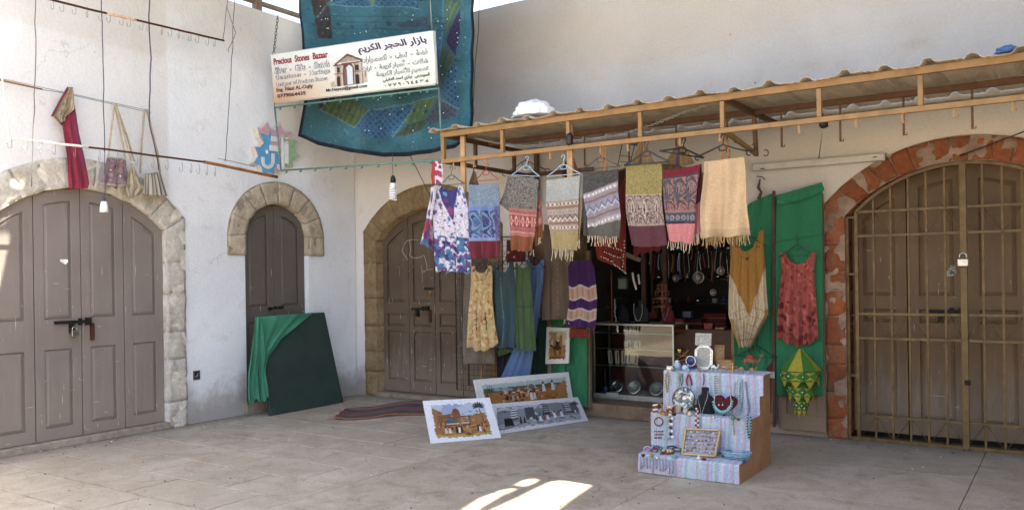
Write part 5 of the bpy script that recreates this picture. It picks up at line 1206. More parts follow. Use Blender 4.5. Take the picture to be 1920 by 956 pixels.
for a in np.linspace(0, 1, 24): C.ell(.5 + .34 * math.cos(math.pi * a), .0 + .13 * math.sin(math.pi * a), .010, .006, '4b2a12')
C.ell(.5, .15, .03, .016, '3a1d10')
root = thing('dress', zt(1400, 440, .35), 'mustard sleeveless dress with a pointed cream pleated skirt', 'dress')
cloth('dress_body', [(1374, 458), (1370, 500), (1368, 545), (1367, 590), (1376, 620), (1387, 650)], [(1432, 430), (1432, 470), (1435, 520), (1439, 590), (1424, 618), (1409, 650)], P_(.30), C, root, amp=.024, nf=4.5, ph=.2, scoop=26, jit=2)
hanger(zt(1405, 430, .3), .17, 'dark green hanger carrying the mustard dress', '1f3a2c')
hanger(zt(1418, 634, .18), .2, 'empty dark green hanger below the mustard dress', '1c4030', loops=False, drop=.11, r=.006)
C = Canvas(66, 120, 'a8483c'); C.blot(C.V >= 0, 160, ['96342a', 'b85a4a', 'b04c40', 'c06a58', '84281f'], .022); C.blot(C.V > .55, 45, ['5c1a1c', '6c2020'], .025); C.speck(.05); shade_noise(C, .15, 6, 3)
for a in np.linspace(0, 1, 22): C.ell(.5 + .33 * math.cos(math.pi * a), .02 + .17 * math.sin(math.pi * a), .010, .006, '3f0f14')
root = thing('dress', zt(1497, 472, .2), 'red tie dye sleeveless dress on the green cloth', 'dress')
cloth('dress_body', [(1462, 474), (1466, 503), (1463, 540), (1459, 590), (1458, 634)], [(1531, 473), (1526, 503), (1528, 540), (1532, 590), (1535, 636)], P_(.18), C, root, amp=.022, nf=4.2, ph=2.3, scoop=22, hem=13, jit=2)
hanger(zt(1494, 446, .18), .165, 'dark green hanger carrying the red tie dye dress', '22453a')
# tiered fabric lantern
def lantern():
    P = .27; c = zt(1500, 651, P); k = (zt(1536, 694, P) - zt(1464, 694, P)).length / 72; root = thing('fabric_lantern', c, 'green and yellow tiered mirror work lantern below the red dress', 'lantern')
    GR, YL = flat('3d6f22', .8, 0, .12, 30, .2), flat('9c922f', .8, 0, .12, 30, .2); MR = flat('d8d6c8', .15, 1, .05, 10, 0)
    n = 8
    def ring(r, z, ph=.5): return [c + Vector((r * math.cos(2 * math.pi * (i + ph) / n - math.pi / 2), r * math.sin(2 * math.pi * (i + ph) / n - math.pi / 2), z)) for i in range(n)]
    z0, z1 = -3 * k, -43 * k; a, b = ring(3 * k, z0), ring(38 * k, z1)
    for i in range(n):
        j = (i + 1) % n; mb = MB(); mb.add([a[i], a[j], b[j], b[i]] , [(0, 1, 2, 3)]); o = mb.build('cone_panel', YL if i % 2 else GR, root, fix=False); o.modifiers.new('t', 'SOLIDIFY').thickness = .003
    def tier(r, zt_, zb_, tri):
        a, b = ring(r, zt_), ring(r, zb_); mbg, mby, mbm = MB(), MB(), MB()
        for i in range(n):
            j = (i + 1) % n; A, B, C_, D = a[i], a[j], b[j], b[i]; nn = (B - A).cross(D - A).normalized(); nn = nn if nn.dot((A + B) / 2 - (c + Vector((0, 0, zt_)))) > 0 else -nn; e = nn * .002
            mbg.add([A, B, C_, D], [(0, 1, 2, 3)]); m = (A + B + C_ + D) / 4
            f = lambda u, v: A.lerp(B, u).lerp(D.lerp(C_, u), v) + e
            for (p, q, r_) in (((.1, .1), (.9, .1), (.5, .45)), ((.1, .9), (.9, .9), (.5, .55))): mby.add([f(*p), f(*q), f(*r_)], [(0, 1, 2)])
            for (p, s_) in (((.5, .22), 2.2), ((.5, .78), 2.2), ((.0, .5), 3.0)):
                q = f(*p) + e; M_ = nn.to_track_quat('Z', 'Y').to_matrix(); mbm.lathe([(s_ * k * .8, -.001), (s_ * k * .8, .002)], q, 8, M_)
            mby.add([D.lerp(C_, .15) + e, D.lerp(C_, .85) + e, D.lerp(C_, .5) + Vector((0, 0, -tri * k))], [(0, 1, 2)])
            mbg.add([a[i], a[j], a[j] + Vector((0, 0, 3 * k)), a[i] + Vector((0, 0, 3 * k))], [(0, 1, 2, 3)])
        t = mbg.build('tier', GR, root, fix=False); mby.build('appliqué'.replace('é', 'e'), YL, t, fix=False); mbm.build('mirror_disc', MR, t, fix=False)
    tier(36 * k, -43 * k, -62 * k, 13); tier(24 * k, -73 * k, -92 * k, 12); tier(13 * k, -100 * k, -119 * k, 14)
    mb = MB(); mb.lathe([(24 * k, -64 * k), (24 * k, -74 * k)], c, 8, cap=False); mb.lathe([(13 * k, -92 * k), (13 * k, -101 * k)], c, 8, cap=False); mb.build('neck_band', GR, root, fix=False)
lantern()
# ================================================================== hanging shop sign, frame and patchwork cloth
def wr_(x, y, d): return at(x, y, PR(d))
SD_ = 1.6
q = [wr_(507.7, 103.6, SD_), wr_(812.5, 58.6, SD_), wr_(817.5, 157.4, SD_), wr_(514, 193, SD_)]
sign = thing('shop_sign', q[3], 'long printed shop banner in English and Arabic hanging before the blue patchwork cloth', 'sign')
def sg(u, v, o=0.0): p = q[0].lerp(q[1], u).lerp(q[3].lerp(q[2], u), v); return Vector((p.x, p.y - o, p.z))
C = Canvas(230, 74, 'e2e2d4'); 
n1 = smooth_noise(230, 74, 5, 4)[..., None]
top = np.array(rgb('e4e6dc')); bot = np.array(rgb('d09a6c')); grn = np.array(rgb('d6dfbf'))
k = (np.clip(C.V * 1.25 - .3, 0, 1) * np.clip(1.15 - C.U * 1.9, 0, 1))[..., None]; g_ = (np.clip(C.V * 1.2 - .3, 0, 1) * np.clip(C.U * 1.6 - .3, 0, 1))[..., None]
C.a = top * (1 - k) + bot * k; C.a = C.a * (1 - .6 * g_) + grn * .6 * g_; C.a *= .97 + .05 * n1
C.line((.28, .95), (.40, .62), .012, 'dcc4a0', .6); C.line((.60, .3), (.72, .9), .02, 'dfe4cd', .6)
# gateway picture
def ar(u, v): return (.392 + u * .225, .20 + v * .63)
def P4(pts, c, al=1.0): C.poly([ar(*p) for p in pts], c, al)
TN, BR_, DB = 'b39c86', '6b3f34', '3a2226'
P4([(.13, .30), (.86, .30), (.88, 1), (.12, 1)], TN); P4([(.12, .28), (.5, .0), (.88, .22), (.88, .29), (.5, .08), (.14, .34)], BR_); P4([(.2, .27), (.5, .08), (.84, .26)], 'a48b78')
for a, b in ((.13, .20), (.31, .37), (.62, .68), (.80, .87)): P4([(a, .3), (b, .3), (b, 1), (a, 1)], 'c6b49c'); P4([(b - .01, .3), (b + .012, .3), (b + .012, 1), (b - .01, 1)], BR_)
P4([(.1, .30), (.9, .27), (.9, .32), (.1, .35)], BR_); P4([(.1, .58), (.34, .58), (.34, .61), (.1, .61)], BR_); P4([(.66, .58), (.9, .58), (.9, .61), (.66, .61)], BR_)
cu, cv = ar(.5, .5); C.put((((C.U - cu) / .034) ** 2 + ((C.V - cv) / .13) ** 2 < 1) | ((np.abs(C.U - cu) < .034) & (C.V > cv) & (C.V < ar(0, 1)[1])), BR_)
C.put((((C.U - cu - .006) / .022) ** 2 + ((C.V - cv - .02) / .10) ** 2 < 1) | ((np.abs(C.U - cu - .006) < .018) & (C.V > cv) & (C.V < ar(0, .98)[1])), 'cdd6de')
C.put((C.U > cu - .028) & (C.U < cu - .010) & (C.V > cv - .02) & (C.V < ar(0, .98)[1]), '7a5a52')
for u in (.22, .74): P4([(u - .04, .40), (u + .05, .40), (u + .05, .56), (u - .04, .56)], DB); P4([(u - .05, .72), (u, .66), (u + .055, .72), (u + .055, 1), (u - .05, 1)], DB)
P4([(.9, .62), (1.0, .60), (1.0, .98), (.88, .98)], 'c3b29c'); P4([(.94, .62), (.97, .62), (.97, .8), (.94, .8)], BR_); P4([(-.02, .86), (.1, .8), (.12, 1), (0, 1)], 'b9a68e')
box = (C.U > ar(0, 0)[0]) & (C.U < ar(1, 0)[0]) & (C.V > ar(0, .1)[1]) & (C.V < ar(0, 1)[1]); m = (np.abs(C.a - C.a).sum(-1) == 0) & box & (C.a[..., 2] < .72)
C.blot(m, 120, ['8d7263', 'c9b9a4', '5c3a36', 'a58e7c'], .018, .5)
P = np.array([[list(sg(u, v)) for u in np.linspace(0, 1, C.w)] for v in np.linspace(0, 1, C.h)]); P[..., 1] += .006 * (smooth_noise(C.w, C.h, 4, 9) - .5)
grid_object('banner_sheet', P, C.a, BOARD, sign, thick=.006)
mb = MB()
for a, b in ((0, 1), (1, 2), (2, 3), (3, 0)): mb.beam(q[a] + Vector((0, .016, 0)), q[b] + Vector((0, .016, 0)), .02, .018)
mb.build('banner_frame', flat('b9b8b0', .5, .2), sign)
AF = {'ا': (0xFE8D, 0), 'أ': (0xFE83, 0), 'ب': (0xFE8F, 1), 'ة': (0xFE93, 0), 'ت': (0xFE95, 1), 'ث': (0xFE99, 1), 'ج': (0xFE9D, 1), 'ح': (0xFEA1, 1), 'د': (0xFEA9, 0), 'ر': (0xFEAD, 0), 'ز': (0xFEAF, 0), 'س': (0xFEB1, 1), 'ش': (0xFEB5, 1), 'ص': (0xFEB9, 1), 'ض': (0xFEBD, 1), 'ع': (0xFEC9, 1), 'ف': (0xFED1, 1), 'ق': (0xFED5, 1), 'ك': (0xFED9, 1), 'ل': (0xFEDD, 1), 'م': (0xFEE1, 1), 'ن': (0xFEE5, 1), 'ه': (0xFEE9, 1), 'و': (0xFEED, 0), 'ي': (0xFEF1, 1), 'ﻻ': (0xFEFB, 0), 'ﻷ': (0xFEF7, 0)}
def shape_ar(t):
    t = t.replace('لا', 'ﻻ').replace('لأ', 'ﻷ'); out = []
    for i, ch in enumerate(t):
        if ch not in AF: out.append(ch); continue
        prv = i > 0 and t[i - 1] in AF and AF[t[i - 1]][1]; nxt = AF[ch][1] and i + 1 < len(t) and t[i + 1] in AF
        out.append(chr(AF[ch][0] + (3 if prv and nxt else 2 if nxt else 1 if prv else 0)))
    return ''.join(reversed(out))
def text_mesh(t, thick=0.0, shear=0.0):
    cu_ = bpy.data.curves.new('lettering', 'FONT'); cu_.body = t; cu_.offset = thick; cu_.shear = shear; cu_.resolution_u = 3; cu_.extrude = .004
    o = bpy.data.objects.new('lettering', cu_); COL.objects.link(o); bpy.context.view_layer.update()
    me = bpy.data.meshes.new_from_object(o.evaluated_get(bpy.context.evaluated_depsgraph_get())); bpy.data.objects.remove(o); bpy.data.curves.remove(cu_); return me
def place_text(t, u0, v0, u1, v1, colr, off, thick=0.0, shear=0.0, fmap=sg, parent=sign, ref=None):
    me = text_mesh(t, thick, shear); co = np.empty(len(me.vertices) * 3); me.vertices.foreach_get('co', co); co = co.reshape(-1, 3)
    b = ref if ref is not None else (co[:, 0].min(), co[:, 0].max(), co[:, 1].min(), co[:, 1].max())
    for i, (x, y, z) in enumerate(co):
        u = u0 + (x - b[0]) / (b[1] - b[0]) * (u1 - u0); v = v1 - (y - b[2]) / (b[3] - b[2]) * (v1 - v0); me.vertices[i].co = fmap(u, v, off + z * .25)
    toobj('lettering', me, flat(colr, .6, 0, .04, 30, 0), parent)['kind'] = 'stuff'; return b
place_text('Precious  Stones  Bazaar', .02, .085, .385, .225, '8c1f2c', .009, .022)
for t, bx_ in (('Silver  -  Gifts  -  Shawls', (.02, .27, .392, .415)), ('Gemstones  -  Heritage', (.022, .435, .392, .565)), ('Designer of Precious Stones', (.024, .585, .372, .70))):
    b = place_text(t, *bx_, '45424f', .0075, .034); place_text(t, bx_[0] + .001, bx_[1] + .006, bx_[2] - .001, bx_[3] - .006, 'dcdcd8', .0105, -.008)
place_text('Eng  Niazi AL-Oqily', .027, .71, .275, .81, '4b2f3a', .009, .012)
place_text('0779064435', .03, .84, .225, .915, '4a2b36', .009, .02)
place_text('Mr.Neyazi@gmail.com', .36, .845, .615, .93, '2d2733', .009, .014)
place_text(shape_ar('بازار الحجر الكريم'), .575, .07, .965, .27, '43264a', .009, .03, -.25)
for t, bx_ in (('فضة  -  تحف  -  اكسسوارات', (.58, .31, .965, .46)), ('شالات  -  أحجار كريمة  -  تراث', (.585, .47, .965, .615)), ('تصميم الأحجار الكريمة', (.67, .625, .965, .765))):
    place_text(shape_ar(t), *bx_, '45435a', .0075, .036); place_text(shape_ar(t), bx_[0] + .001, bx_[1] + .006, bx_[2] - .001, bx_[3] - .006, 'd9dcd2', .0105, -.008)
place_text(shape_ar('المهندس  نيازي احمد العقيلي'), .71, .775, .97, .87, '3a2c36', .009, .012)
place_text('٠ ٧ ٧ ٩ ٠ ٦ ٤ ٤ ٣ ٥', .72, .885, .962, .955, '33262c', .009, .02)
# green tube frame below the sign
M_TEAL = flat('5f8276', .5, .3, .15, 20, .1, 'worn_green_tube')
frame = thing('hook_rack', wr_(527, 320, SD_), 'worn green tube frame with small hooks hanging below the shop banner', 'rack')
TL_, TR_, BR2, BL2 = wr_(515, 202, SD_), wr_(823, 166, SD_), wr_(829, 300, SD_), wr_(527, 320, SD_)
for a, b in ((TL_, TR_), (BL2, BR2), (TL_, BL2), (TR_, BR2)):
    mb = MB(); mb.tube([a, b], .010, 8); mb.build('tube', M_TEAL, frame)
mb = MB(); mb.box((0, 0, -.018), (.014, .012, .03)); mb.box((0, -.012, -.03), (.014, .03, .008)); hm = mb.mesh('hook'); hm.materials.append(M_TEAL)
for a, b, n in ((TL_, TR_, 10), (BL2, BR2, 10)):
    for k in range(n): inst('hook', hm, frame, a.lerp(b, (k + .4) / n))
M_CHD = flat('55524e', .5, .7, .1, 30, 0)
chain('chain', [wr_(521, 30, SD_), wr_(513, 103, SD_)], .05, .004, M_CHD, None, 'short steel chain holding the left end of the shop banner', 'chain')
mb = MB(); mb.tube([wr_(804, -70, SD_), wr_(809, 60, SD_)], .004, 5); mb.tube([wr_(802, -70, SD_), wr_(811, 60, SD_)], .003, 5); o = mb.build('rope', M_TWIRE, origin=wr_(809, 60, SD_)); tag(o, 'thin rope pair holding the right end of the shop banner', 'rope')
for a, b in (((515, 193), (515, 202)), ((817, 157), (822, 166))):
    mb = MB(); mb.tube([wr_(*a, SD_), wr_(*b, SD_)], .006, 5); mb.build('link', M_CHD, frame)
mb = MB(); mb.tube([wr_(900, -40, .6), wr_(897, 60, .6), wr_(891, 120, .6), wr_(888, 180, .6), wr_(884, 262, .6)], .004, 5); o = mb.build('wire', M_RUST, origin=wr_(884, 262, .6)); tag(o, 'thin brown wire hanging at the right edge of the patchwork cloth', 'wire')
mb = MB(); mb.tube([wr_(758, 270, .5), wr_(782, 318, .4), wr_(806, 366, .3)], .005, 5); o = mb.build('cable', M_WIREB, origin=wr_(806, 366, .3)); tag(o, 'dark cable slanting down from the patchwork cloth to the floral tunic', 'cable')
mb = MB(); mb.tube([wr_(664, 292, .04), wr_(667, 480, .03), wr_(668, 690, .03)], .003, 5); o = mb.build('cable', flat('a8a49d', .7), origin=wr_(668, 690, .03)); tag(o, 'thin pale cable running down the wall corner', 'cable')
# patchwork cloth
C = Canvas(170, 200, '2d5f6b')
f = lambda x, y: ((540 + x * .3242 - 562) / 330, (y * .3242 + 90) / 387)
def PP(pts, c, al=1.0): C.poly([f(*p) for p in pts], c, al)
def stripes(pts, base, dark, n=14, sl=.5):
    m0 = C.a.copy(); C.poly([f(*p) for p in pts], 'ff00ff'); m = (C.a == np.array([1, 0, 1])).all(-1); C.a = m0; C.put(m, base); C.put(m & (np.sin((C.U + C.V * sl) * n * 12) > .3), dark, .7); return m
def specked(pts, base, dk='20304a'):
    m0 = C.a.copy(); C.poly([f(*p) for p in pts], 'ff00ff'); m = (C.a == np.array([1, 0, 1])).all(-1); C.a = m0; C.put(m, base); C.put(m & ((np.sin(C.U * 190) * np.sin(C.V * 230)) > .45), dk, .8); return m
stripes([(130, -200), (330, -200), (285, 0), (160, 150)], '4a3f38', '3a332f'); stripes([(135, 20), (235, 60), (242, 275), (160, 275)], '3b3430', '2c2728'); stripes([(880, -200), (1010, -200), (1000, 80), (895, 20)], '3f5f50', '2f4a44')
specked([(285, -80), (420, -20), (475, 75), (240, 65)], '2b5a76'); stripes([(400, -80), (580, -80), (480, 72)], '5d7050', '4b5c42'); specked([(560, -40), (760, -20), (740, 80), (480, 78)], '2b5a76')
PP([(760, -40), (880, -60), (860, 10), (750, 38)], '352c3c'); PP([(610, 185), (795, 128), (795, 190), (650, 205)], '3d4454'); PP([(150, 150), (235, 65), (240, 120)], '3a3236')
stripes([(895, 20), (1005, 75), (910, 285)], '4a6848', '38523e'); specked([(1008, 90), (985, 385), (912, 285)], '352a4a', '241c36'); stripes([(905, 290), (985, 400), (885, 595)], '4a6450', '3a4f40'); specked([(990, 395), (1012, 700), (888, 600)], '2d5a7a')
PP([(165, 575), (290, 600), (155, 715)], '3a2440'); stripes([(285, 608), (480, 685), (385, 785), (160, 715)], '47603c', '36492f'); specked([(480, 690), (735, 650), (630, 815), (490, 832), (382, 785)], '2d5c84'); stripes([(735, 650), (872, 610), (795, 740), (675, 752)], '4a6a42', '3c5838'); stripes([(630, 822), (690, 760), (825, 735), (790, 790)], '3c4c38', '2f3a30'); specked([(878, 612), (1004, 705), (990, 745), (800, 765)], '454a5c', '2f3344')
PP([(610, 560), (690, 515), (795, 495), (790, 555), (690, 578)], '3a2434'); C.put((C.U < .07) | (C.U > .95), '2c6474', .7)
for a, b in (((240, 65), (420, -20)), ((155, 150), (285, 0)), ((240, 65), (745, 80)), ((880, 0), (880, 600)), ((385, 780), (480, 688)), ((165, 715), (385, 785)), ((630, 818), (735, 650)), ((870, 612), (1005, 705)), ((480, 690), (870, 612))): C.line(f(*a), f(*b), .0026, '5f8890', .7)
for v in (.34, .37, .405, .72): C.line((.1, v), (.82, v + .01), .003, '1f4a58', .8)
for k in range(9): u, v = .2 + k * .075, .385 + .01 * (k % 2); C.ell(u, v, .010, .008, '2a3f5c'); C.ell(u, v + .42, .01, .008, '234058')
for k in range(420):
    u, v = RS.rand(2); C.line((u, v), (u + RS.uniform(-.014, .014), v + RS.uniform(-.012, .012)), .0022, ['1f3f4a', '5c8a8c', '2a3050', '6f7f58'][k % 4], .7)
C.speck(.04); shade_noise(C, .3, 12, 7)
C.put((C.U < .013) | (C.U > .988) | (C.V > .982), '151a26')
root = thing('patchwork_cloth', wr_(725, -90, 1.2), 'large blue green patchwork cloth with mirrors hanging behind the shop banner', 'cloth')
def botdy(u): return np.interp(u, [0, .12, .3, .5, .62, .8, .9, .96, 1], [0, 17, 30, 39, 37, 30, 22, 8, -17])
V = np.linspace(0, 1, C.h); U = np.linspace(0, 1, C.w); UU, VV = np.meshgrid(U, V)
A = edge([(556, -90), (563, 0), (571, 100), (575, 190), (567, 230), (562, 256)], V); B = edge([(893, -90), (892, 0), (890, 120), (886, 200), (886, 256)], V)
X = A[:, None, 0] * (1 - U) + B[:, None, 0] * U; Y = A[:, None, 1] * (1 - U) + B[:, None, 1] * U + botdy(UU) * VV ** 3
Pc = onplane(X.ravel(), Y.ravel(), *PR(1.2)).reshape(C.h, C.w, 3)
fold = .03 * np.sin(2 * math.pi * (2.3 * UU + .3 * VV)) + .012 * np.sin(2 * math.pi * (7 * UU) + 3 * VV) + .03 * np.sin(VV * 9 + 2 * UU) * np.sin(math.pi * UU) + .10 * np.clip(VV - .55, 0, 1) * np.sin(math.pi * UU) + .03 * (smooth_noise(C.w, C.h, 9, 5) - .5)
Pc[..., 1] -= fold; grid_object('cloth_panel', Pc, C.a, FABRIC, root, thick=.005)
mb = MB()
SEQ = [(222, 218), (228, 220), (190, 165), (365, 240), (395, 235), (430, 228), (922, 97), (1005, 170), (985, 250), (995, 280), (994, 308), (962, 18), (925, 155), (548, 620), (662, 618), (808, 668), (994, 546), (1002, 638), (475, 800), (500, 802), (612, 710), (740, 855), (672, 680), (930, 720), (1033, 275), (775, 592), (848, 842), (185, 120), (230, 160), (560, 780)]
for (x, y) in SEQ + [(RS.uniform(150, 1000), RS.uniform(-100, 800)) for _ in range(26)]:
    u, v = f(x, y); i, j = int(np.clip(v, 0, .97) * (C.h - 1)), int(np.clip(u, 0.03, .97) * (C.w - 1)); p = Vector(Pc[i, j]) + Vector((0, -.006, 0)); mb.lathe([(.007, -.002), (.007, .002)], p, 6, Matrix.Rotation(math.pi / 2, 3, 'X'))
mb.build('mirror_disc', flat('e2e2de', .3, .6, .03, 10, 0), root, fix=False)['kind'] = 'stuff'
mb = MB(); mb.tube([Vector(Pc[0, 0]) + Vector((-.3, 0, .05)), Vector(Pc[0, 0]), Vector(Pc[0, -1]), Vector(Pc[0, -1]) + Vector((.3, 0, .05))], .008, 5); mb.build('hanging_rope', M_TWIRE, root)

# ------------------------------------------------------------------ small things on the shop wall and canopy
M_LIGHT = flat('c2baa9', .6, .1, .08, 8, .1, 'light_fitting_paint')
a, b = wr_(1413, 317, .05), wr_(1659, 292, .05); b.z = a.z = (a.z + b.z) / 2
root = thing('light_fitting', a, 'long white strip light fitting on the wall between canopy and green cloth', 'light fitting')
mb = MB(); mb.beam(a, b, .06, .065); mb.build('batten', M_LIGHT, root, bevel=.006)
mb = MB(); mb.beam(a + Vector((-.006, 0, 0)), a + Vector((.004, 0, 0)), .07, .075); mb.beam(b - Vector((.004, 0, 0)), b + Vector((.006, 0, 0)), .07, .075); mb.build('end_cap', flat('a39b8c', .6), root)
mb = MB(); mb.beam(wr_(1425, 317, .085), wr_(1434, 316, .085), .004, .008); mb.beam(wr_(1637, 295, .085), wr_(1644, 294, .085), .004, .008); mb.build('screw_slot', M_IRON, root)
mb = MB(); mb.lathe([(.02, -.04), (.035, -.02), (.035, .02), (.015, .045)], wr_(1544, 231, 1.45), 8); mb.tube([wr_(1547, 233, 1.45), wr_(1552, 238, 1.44)], .01, 5); mb.tube([wr_(1541, 224, 1.45), wr_(1543, 214, 1.5)], .006, 5); o = mb.build('lamp_holder', flat('1e1a1a', .5), origin=wr_(1544, 231, 1.45)); tag(o, 'small black lamp holder hanging from the canopy lower rail', 'lamp holder')
mb = MB(); mb.tube([wr_(1543, 237, 1.3), wr_(1540, 262, .6), wr_(1535, 297, .07)], .005, 5); o = mb.build('cable', flat('b5aa9a', .8), origin=wr_(1535, 297, .07)); tag(o, 'pale cable from the lamp holder down to the strip light', 'cable')
mb = MB(); mb.tube([wr_(1930, 243, .15), wr_(1870, 266, .10), wr_(1800, 292, .05)], .006, 5); o = mb.build('cable', M_RUST, origin=wr_(1870, 266, .1)); tag(o, 'dark cable crossing the orange arch above the barred gate', 'cable')
root = thing('branch', wr_(1424, 370, .06), 'short broken stick and string hanging on the wall above the green cloth', 'stick')
mb = MB(); mb.tube([wr_(1425, 336, .06), wr_(1422, 352, .07), wr_(1427, 360, .06), wr_(1423, 374, .07)], [.008, .016, .012, .02], 6); mb.tube([wr_(1418, 331, .06), wr_(1430, 332, .06), wr_(1434, 337, .06)], .005, 5); mb.build('stick_body', flat('54443a', .9, 0, .3, 20, .5), root)
def crumple(c, r, sc, mat, label, name='plastic_bag', seed=0):
    from mathutils import noise as mn
    bm = bmesh.new(); bmesh.ops.create_icosphere(bm, subdivisions=4, radius=1)
    for v in bm.verts:
        n = v.co.normalized(); d = 1 + .32 * mn.noise(n * 2.1 + Vector((seed, 0, 0))) + .16 * abs(mn.noise(n * 5 + Vector((0, seed, 0)))) + .05 * mn.noise(n * 12)
        v.co = Vector((n.x * r[0] * d, n.y * r[1] * d, max(-.25, n.z) * r[2] * d)) + Vector(c)
    me = bpy.data.meshes.new(name); bm.to_mesh(me); bm.free(); me.polygons.foreach_set('use_smooth', [True] * len(me.polygons)); o = toobj(name, me, mat, None, c); tag(o, label, 'bag'); return o
M_PLAST = flat('e4e6ea', .4, 0, .04, 8, .4, 'white_plastic')
c = wr_(997, 212, CD - .12); crumple(c, (.20, .13, .11), 1, M_PLAST, 'crumpled white plastic bag lying on the left end of the canopy', seed=3)
c = wr_(1890, 97, CD - .2); crumple(c, (.075, .06, .04), 1, flat('4a6490', .5, 0, .1, 8, .3), 'crumpled blue plastic bag lying on the right end of the canopy', seed=8)

# ------------------------------------------------------------------ paintings standing on the ground
M_CANVAS = flat('d9dadd', .8, 0, .03, 30, .2, 'white_canvas_edge')
def painting(BL, BR, TL, TR, tilt, canvas, label, lean_plane=None, z0=0.0):
    if lean_plane is None: qq, N = lean(BL, BR, TL, TR, .02, R(tilt), z0)
    else: qq = [at(*BL, lean_plane), at(*BR, lean_plane), at(*TR, lean_plane), at(*TL, lean_plane)]; N = Vector(lean_plane[1])
    root = thing('painting', (qq[0] + qq[1]) / 2, label, 'painting'); slabq(qq, N, .02).build('stretcher', M_CANVAS, root, bevel=.002)
    U, V = np.meshgrid(np.linspace(0, 1, canvas.w), np.linspace(0, 1, canvas.h)); Q = [np.array(p) for p in qq]
    P = ((Q[3] * (1 - U[..., None]) + Q[2] * U[..., None]) * (1 - V[..., None]) + (Q[0] * (1 - U[..., None]) + Q[1] * U[..., None]) * V[..., None]) + np.array(N) * .0015
    grid_object('painted_canvas', P, canvas.a, BOARD, root, thick=0); return root
def ragged(c, u0, v0, u1, v1, seed):
    nz = smooth_noise(c.w, c.h, 22, seed) - .5; nz2 = smooth_noise(c.w, c.h, 45, seed + 1) - .5; d = np.minimum(np.minimum(c.U - u0, u1 - c.U) * c.asp, np.minimum(c.V - v0, v1 - c.V)); return d + nz * .05 + nz2 * .04 > 0
def person_mark(c, u, v, h, robe, headc='3a2418'):
    a = c.asp; c.poly([(u - h * .22 / a, v), (u - h * .10 / a, v - h * .72), (u + h * .10 / a, v - h * .72), (u + h * .22 / a, v)], robe); c.ell(u, v - h * .84, h * .12 / a, h * .13, headc)
def palm(c, u, v0, v1, sp, trunk, leaf):
    c.line((u + .03, v1), (u, v0), .008, trunk)
    for k in range(9):
        a = math.pi * (k / 8) * 1.25 - .4; e = (u + sp * math.cos(a) / c.asp * 1.0, v0 - sp * .75 * math.sin(a)); c.line((u, v0), e, .016, leaf); c.line((u, v0), ((u + e[0]) / 2, (v0 + e[1]) / 2), .024, leaf)
C = Canvas(170, 104, 'dcdee4'); M0 = ragged(C, .10, .12, .88, .90, 5); keep = C.a.copy()
C.a[:] = rgb('9a6a34'); C.put(C.V < .42, 'a9b6cc'); C.put((C.V < .42) & (smooth_noise(C.w, C.h, 6, 2) > .5), '8f9fc0'); C.put(C.V > .70, 'b07c3c'); C.put((C.V > .70) & (smooth_noise(C.w, C.h, 14, 2) > .55), '96642e'); C.put((C.V > .84), 'b8933f')
C.poly([(.1, .18), (.24, .30), (.24, .75), (.1, .8)], '9b6431'); C.poly([(.16, .38), (.42, .33), (.42, .62), (.16, .66)], '7f4f2a'); C.ell(.44, .33, .055, .11, '7a4526'); C.rect(.38, .34, .5, .45, '85532c'); C.rect(.5, .40, .66, .66, '6e4326'); C.poly([(.62, .46), (.7, .38), (.86, .36), (.86, .7), (.62, .7)], '9a6a35')
C.blot((C.V > .3) & (C.V < .72), 150, ['5c3319', 'b58045', '4a2a18', 'a8713a', 'c39559', '6e4222'], .022, .7)
for (a, b, c_, d_, k) in ((.29, .43, .37, .55, '4a6f86'), (.38, .46, .45, .56, '5a7250'), (.50, .44, .60, .58, '7a4a2c'), (.27, .57, .45, .60, 'd0c4b0'), (.48, .57, .60, .595, 'cbb597')): C.rect(a, b, c_, d_, k, .85)
for k in range(4): C.line((.28, .44 + k * .04), (.46, .435 + k * .04), .006, '2f2a26'); C.line((.50, .45 + k * .04), (.6, .44 + k * .04), .007, 'c9a884')
for (u, v, h, r_) in ((.245, .80, .17, 'c8b8a6'), (.30, .80, .16, 'd5cabb'), (.40, .80, .17, '2c2420'), (.44, .80, .18, 'dcd4cc'), (.47, .80, .17, '3a2b26'), (.34, .72, .1, '4a2c20'), (.56, .7, .1, 'b9a290'), (.71, .80, .18, '33282a'), (.735, .80, .16, 'd8d0c8'), (.78, .68, .1, '5c3a28')): person_mark(C, u, v, h, r_)
C.poly([(.60, .64), (.70, .62), (.70, .70), (.61, .72)], '8a5426'); C.line((.6, .66), (.7, .64), .008, 'd09a5c'); C.poly([(.55, .80), (.63, .86), (.55, .88), (.5, .86)], '7a4420')
C.blot((C.U > .78) & (C.V > .55) & (C.V < .85), 50, ['2c3a22', '3c4a2a', '4b5530'], .03, .9); C.a[~M0] = keep[~M0]; palm(C, .79, .20, .62, .13, '4a3a2c', '2f3a38')
painting((808, 831), (940, 820), (793, 751), (918, 745), 22, C, 'tan market painting with a palm, foremost of the three on the ground')
C = Canvas(240, 74, 'd6d6d2'); M0 = ragged(C, .07, .16, .95, .90, 11); keep = C.a.copy()
C.a[:] = rgb('a06530'); C.put(C.V < .40, '7d9a94'); C.put(C.V < .28, 'a3b5b5'); C.put((C.V > .28) & (C.V < .42) & (smooth_noise(C.w, C.h, 20, 6) > .45), '4f5f42'); C.put((C.V > .62), 'ad7030'); C.put((C.V > .62) & (smooth_noise(C.w, C.h, 24, 6) > .6), '8c5424'); C.put((C.V > .8) & (C.U < .4), '9a7a35')
C.blot((C.V > .38) & (C.V < .72) & (C.U > .22) & (C.U < .68), 190, ['4a2414', '7c3f20', 'b08060', 'c9b098', '5c2f1a', '2f1a12'], .045, .85)
